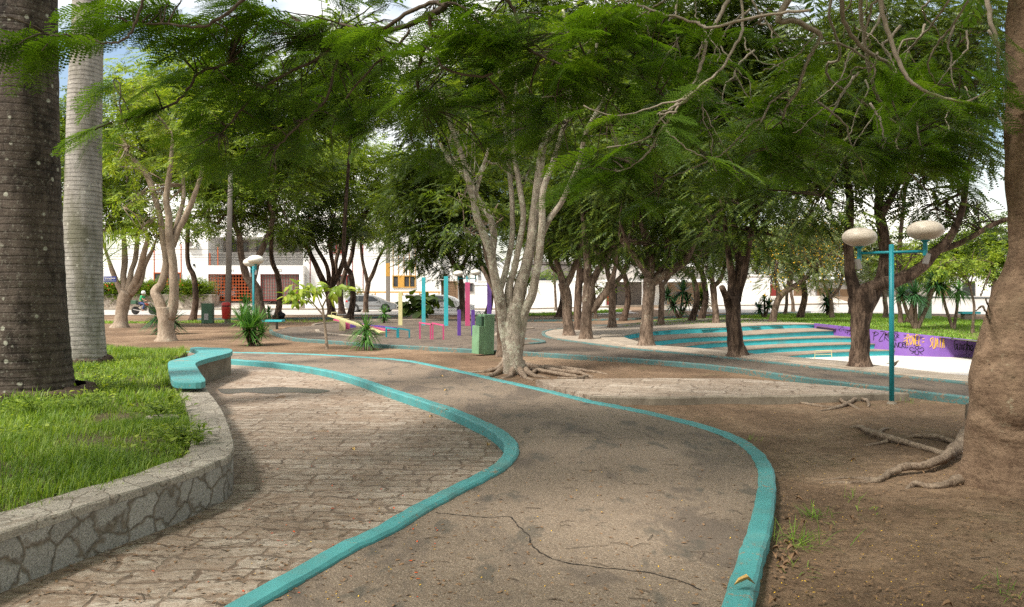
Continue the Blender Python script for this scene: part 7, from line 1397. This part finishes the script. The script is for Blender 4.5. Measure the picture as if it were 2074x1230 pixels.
for i in range(250):
    bx = rg.choice(((60, 800, 900, 1225), (380, 900, 620, 1200), (1560, 850, 2074, 1225), (1000, 780, 1540, 1225), (150, 1000, 560, 1225))); p = zany(rg.uniform(bx[0], bx[2]), rg.uniform(bx[1], bx[3]))
    if p is None: continue
    a = rg.gauss(0, .5); l = rg.uniform(.03, .15); k = rg.uniform(-.2, .2); mb.tube([p, p + Vector((math.cos(a) * l * .5, math.sin(a) * l * .5 + k * l, .006)), p + Vector((math.cos(a) * l, math.sin(a) * l, 0))], rg.uniform(.001, .0028), 4)
tag(mb.build('twig_litter', MT['twigd']), 'thin dark twigs and leaf stalks strewn on the ground', 'litter', None, 'stuff')
# cracks in the asphalt
for pts in ([(880, 1038), (930, 1043), (990, 1048), (1030, 1046), (1045, 1060), (1070, 1085), (1080, 1108), (1110, 1128), (1150, 1140), (1220, 1150), (1300, 1158), (1340, 1166), (1385, 1180), (1420, 1195)], [(1055, 886), (1120, 885), (1200, 884), (1280, 889), (1340, 890), (1400, 892)], [(1260, 868), (1300, 876), (1325, 888)], [(1145, 1112), (1230, 1104)]):
    P = resample(pxpath(pts, .003, 4), .035); mb = MB(); vs = []
    for i, p in enumerate(P): a = P[max(0, i - 1)]; b = P[min(len(P) - 1, i + 1)]; dx, dy = b[0] - a[0], b[1] - a[1]; l = math.hypot(dx, dy) or 1; j = rnd.uniform(-.008, .008); w_ = rnd.uniform(.0015, .0065) if len(pts) > 8 else rnd.uniform(.001, .0035); vs += [(p[0] - dy / l * (w_ + j), p[1] + dx / l * (w_ + j), .004), (p[0] + dy / l * (w_ - j), p[1] - dx / l * (w_ - j), .004)]
    mb.add(vs, [(2 * i, 2 * i + 1, 2 * i + 3, 2 * i + 2) for i in range(len(P) - 1)]); tag(mb.build('path_crack', MT['crack']), 'dark crack running across the asphalt path', None, None, 'structure')
# grass tufts in the dirt
def tuft(u, v, n, h_, lb, spread=.1):
    p = G(u, v, ZG + .01); t = npmesh('grass_tuft', *swords(Vector((0, 0, 0)), h_, n, random.Random(int(u)), .008, .25, 1, .5), MT['grassfar']); V = t.data.vertices
    rg = random.Random(u)
    o = 0
    for k in range(n):
        dx, dy = rg.gauss(0, spread), rg.gauss(0, spread)
        for j in range(9): V[o + j].co.x += dx; V[o + j].co.y += dy
        o += 9
    t.location = p; tag(t, lb, 'grass tuft', 'grass tufts in the dirt by the right kerb')
tuft(1625, 1100, 70, .22, 'largest grass tuft beside the pile of dry leaves', .09); tuft(1645, 1045, 34, .17, 'upright grass tuft behind the largest one', .05); tuft(1668, 1050, 10, .14, 'thin grass wisp right of the upright tuft', .06); tuft(1620, 1155, 10, .12, 'tiny wisp of grass below the leaf pile', .06); tuft(1725, 1010, 12, .15, 'thin grass stalks near the long roots', .04); tuft(1745, 1032, 9, .1, 'low grass sprig below the long roots', .06)
tuft(2035, 1195, 22, .13, 'small grass tuft at the lower right corner', .08); tuft(1525, 890, 16, .11, 'grass wisps growing over the kerb bend', .07); tuft(1820, 815, 12, .12, 'grass tuft at the foot of the right lamp', .08); tuft(1848, 818, 10, .13, 'grass tuft just right of the right lamp foot', .05)
# leafy weeds hanging over the stone wall
def weed(u, v, n, r, lb):
    p = G(u, v, ZT - .02); rg = random.Random(u); P = []; D_ = []; mb = MB()
    for k in range(n):
        e = Vector((rg.gauss(0, r), rg.gauss(0, r), rg.uniform(.06, .22))); mb.tube([(0, 0, -.05), e * .6 + Vector((0, 0, .02)), e], .003, 4)
        for q in range(7): P.append(tuple(e * rg.uniform(.5, 1.05))); D_.append((rg.gauss(0, 1), rg.gauss(0, 1), rg.gauss(.1, .2)))
    t = thing('weed', lb, 'plant', p); mb.build('stem', MT['grass'], t); V, T = scatter(T_leaf(.5, .15), np.array(P), np.array(D_), np.tile((0, 0, 1.), (len(P), 1)) + np.array(P) * .5, np.array([rg.uniform(.04, .085) for _ in P])); npmesh('foliage', V, T, MT['lf_lite'], t)
weed(365, 895, 34, .16, 'bright leafy weed spilling over the wall coping'); weed(345, 840, 22, .14, 'leafy weed at the bed edge below the turquoise bench'); weed(395, 905, 8, .06, 'small weed sprout standing on the wall coping'); weed(160, 830, 20, .18, 'leafy weeds at the right foot of the dark palm'); weed(70, 835, 18, .2, 'weeds in front of the dark palm root mass'); weed(200, 790, 16, .3, 'low weeds between the two palm trunks'); weed(330, 845, 12, .2, 'weeds round the flat stone in the grass')
mb = MB().sph((0, 0, 0), .2, .14, .035, 12, 6); o = mb.build('flat_stone', MT['coping']); o.location = G(330, 846, ZB + .03); tag(o, 'flat grey stone lying in the grass near the wall', 'stone')
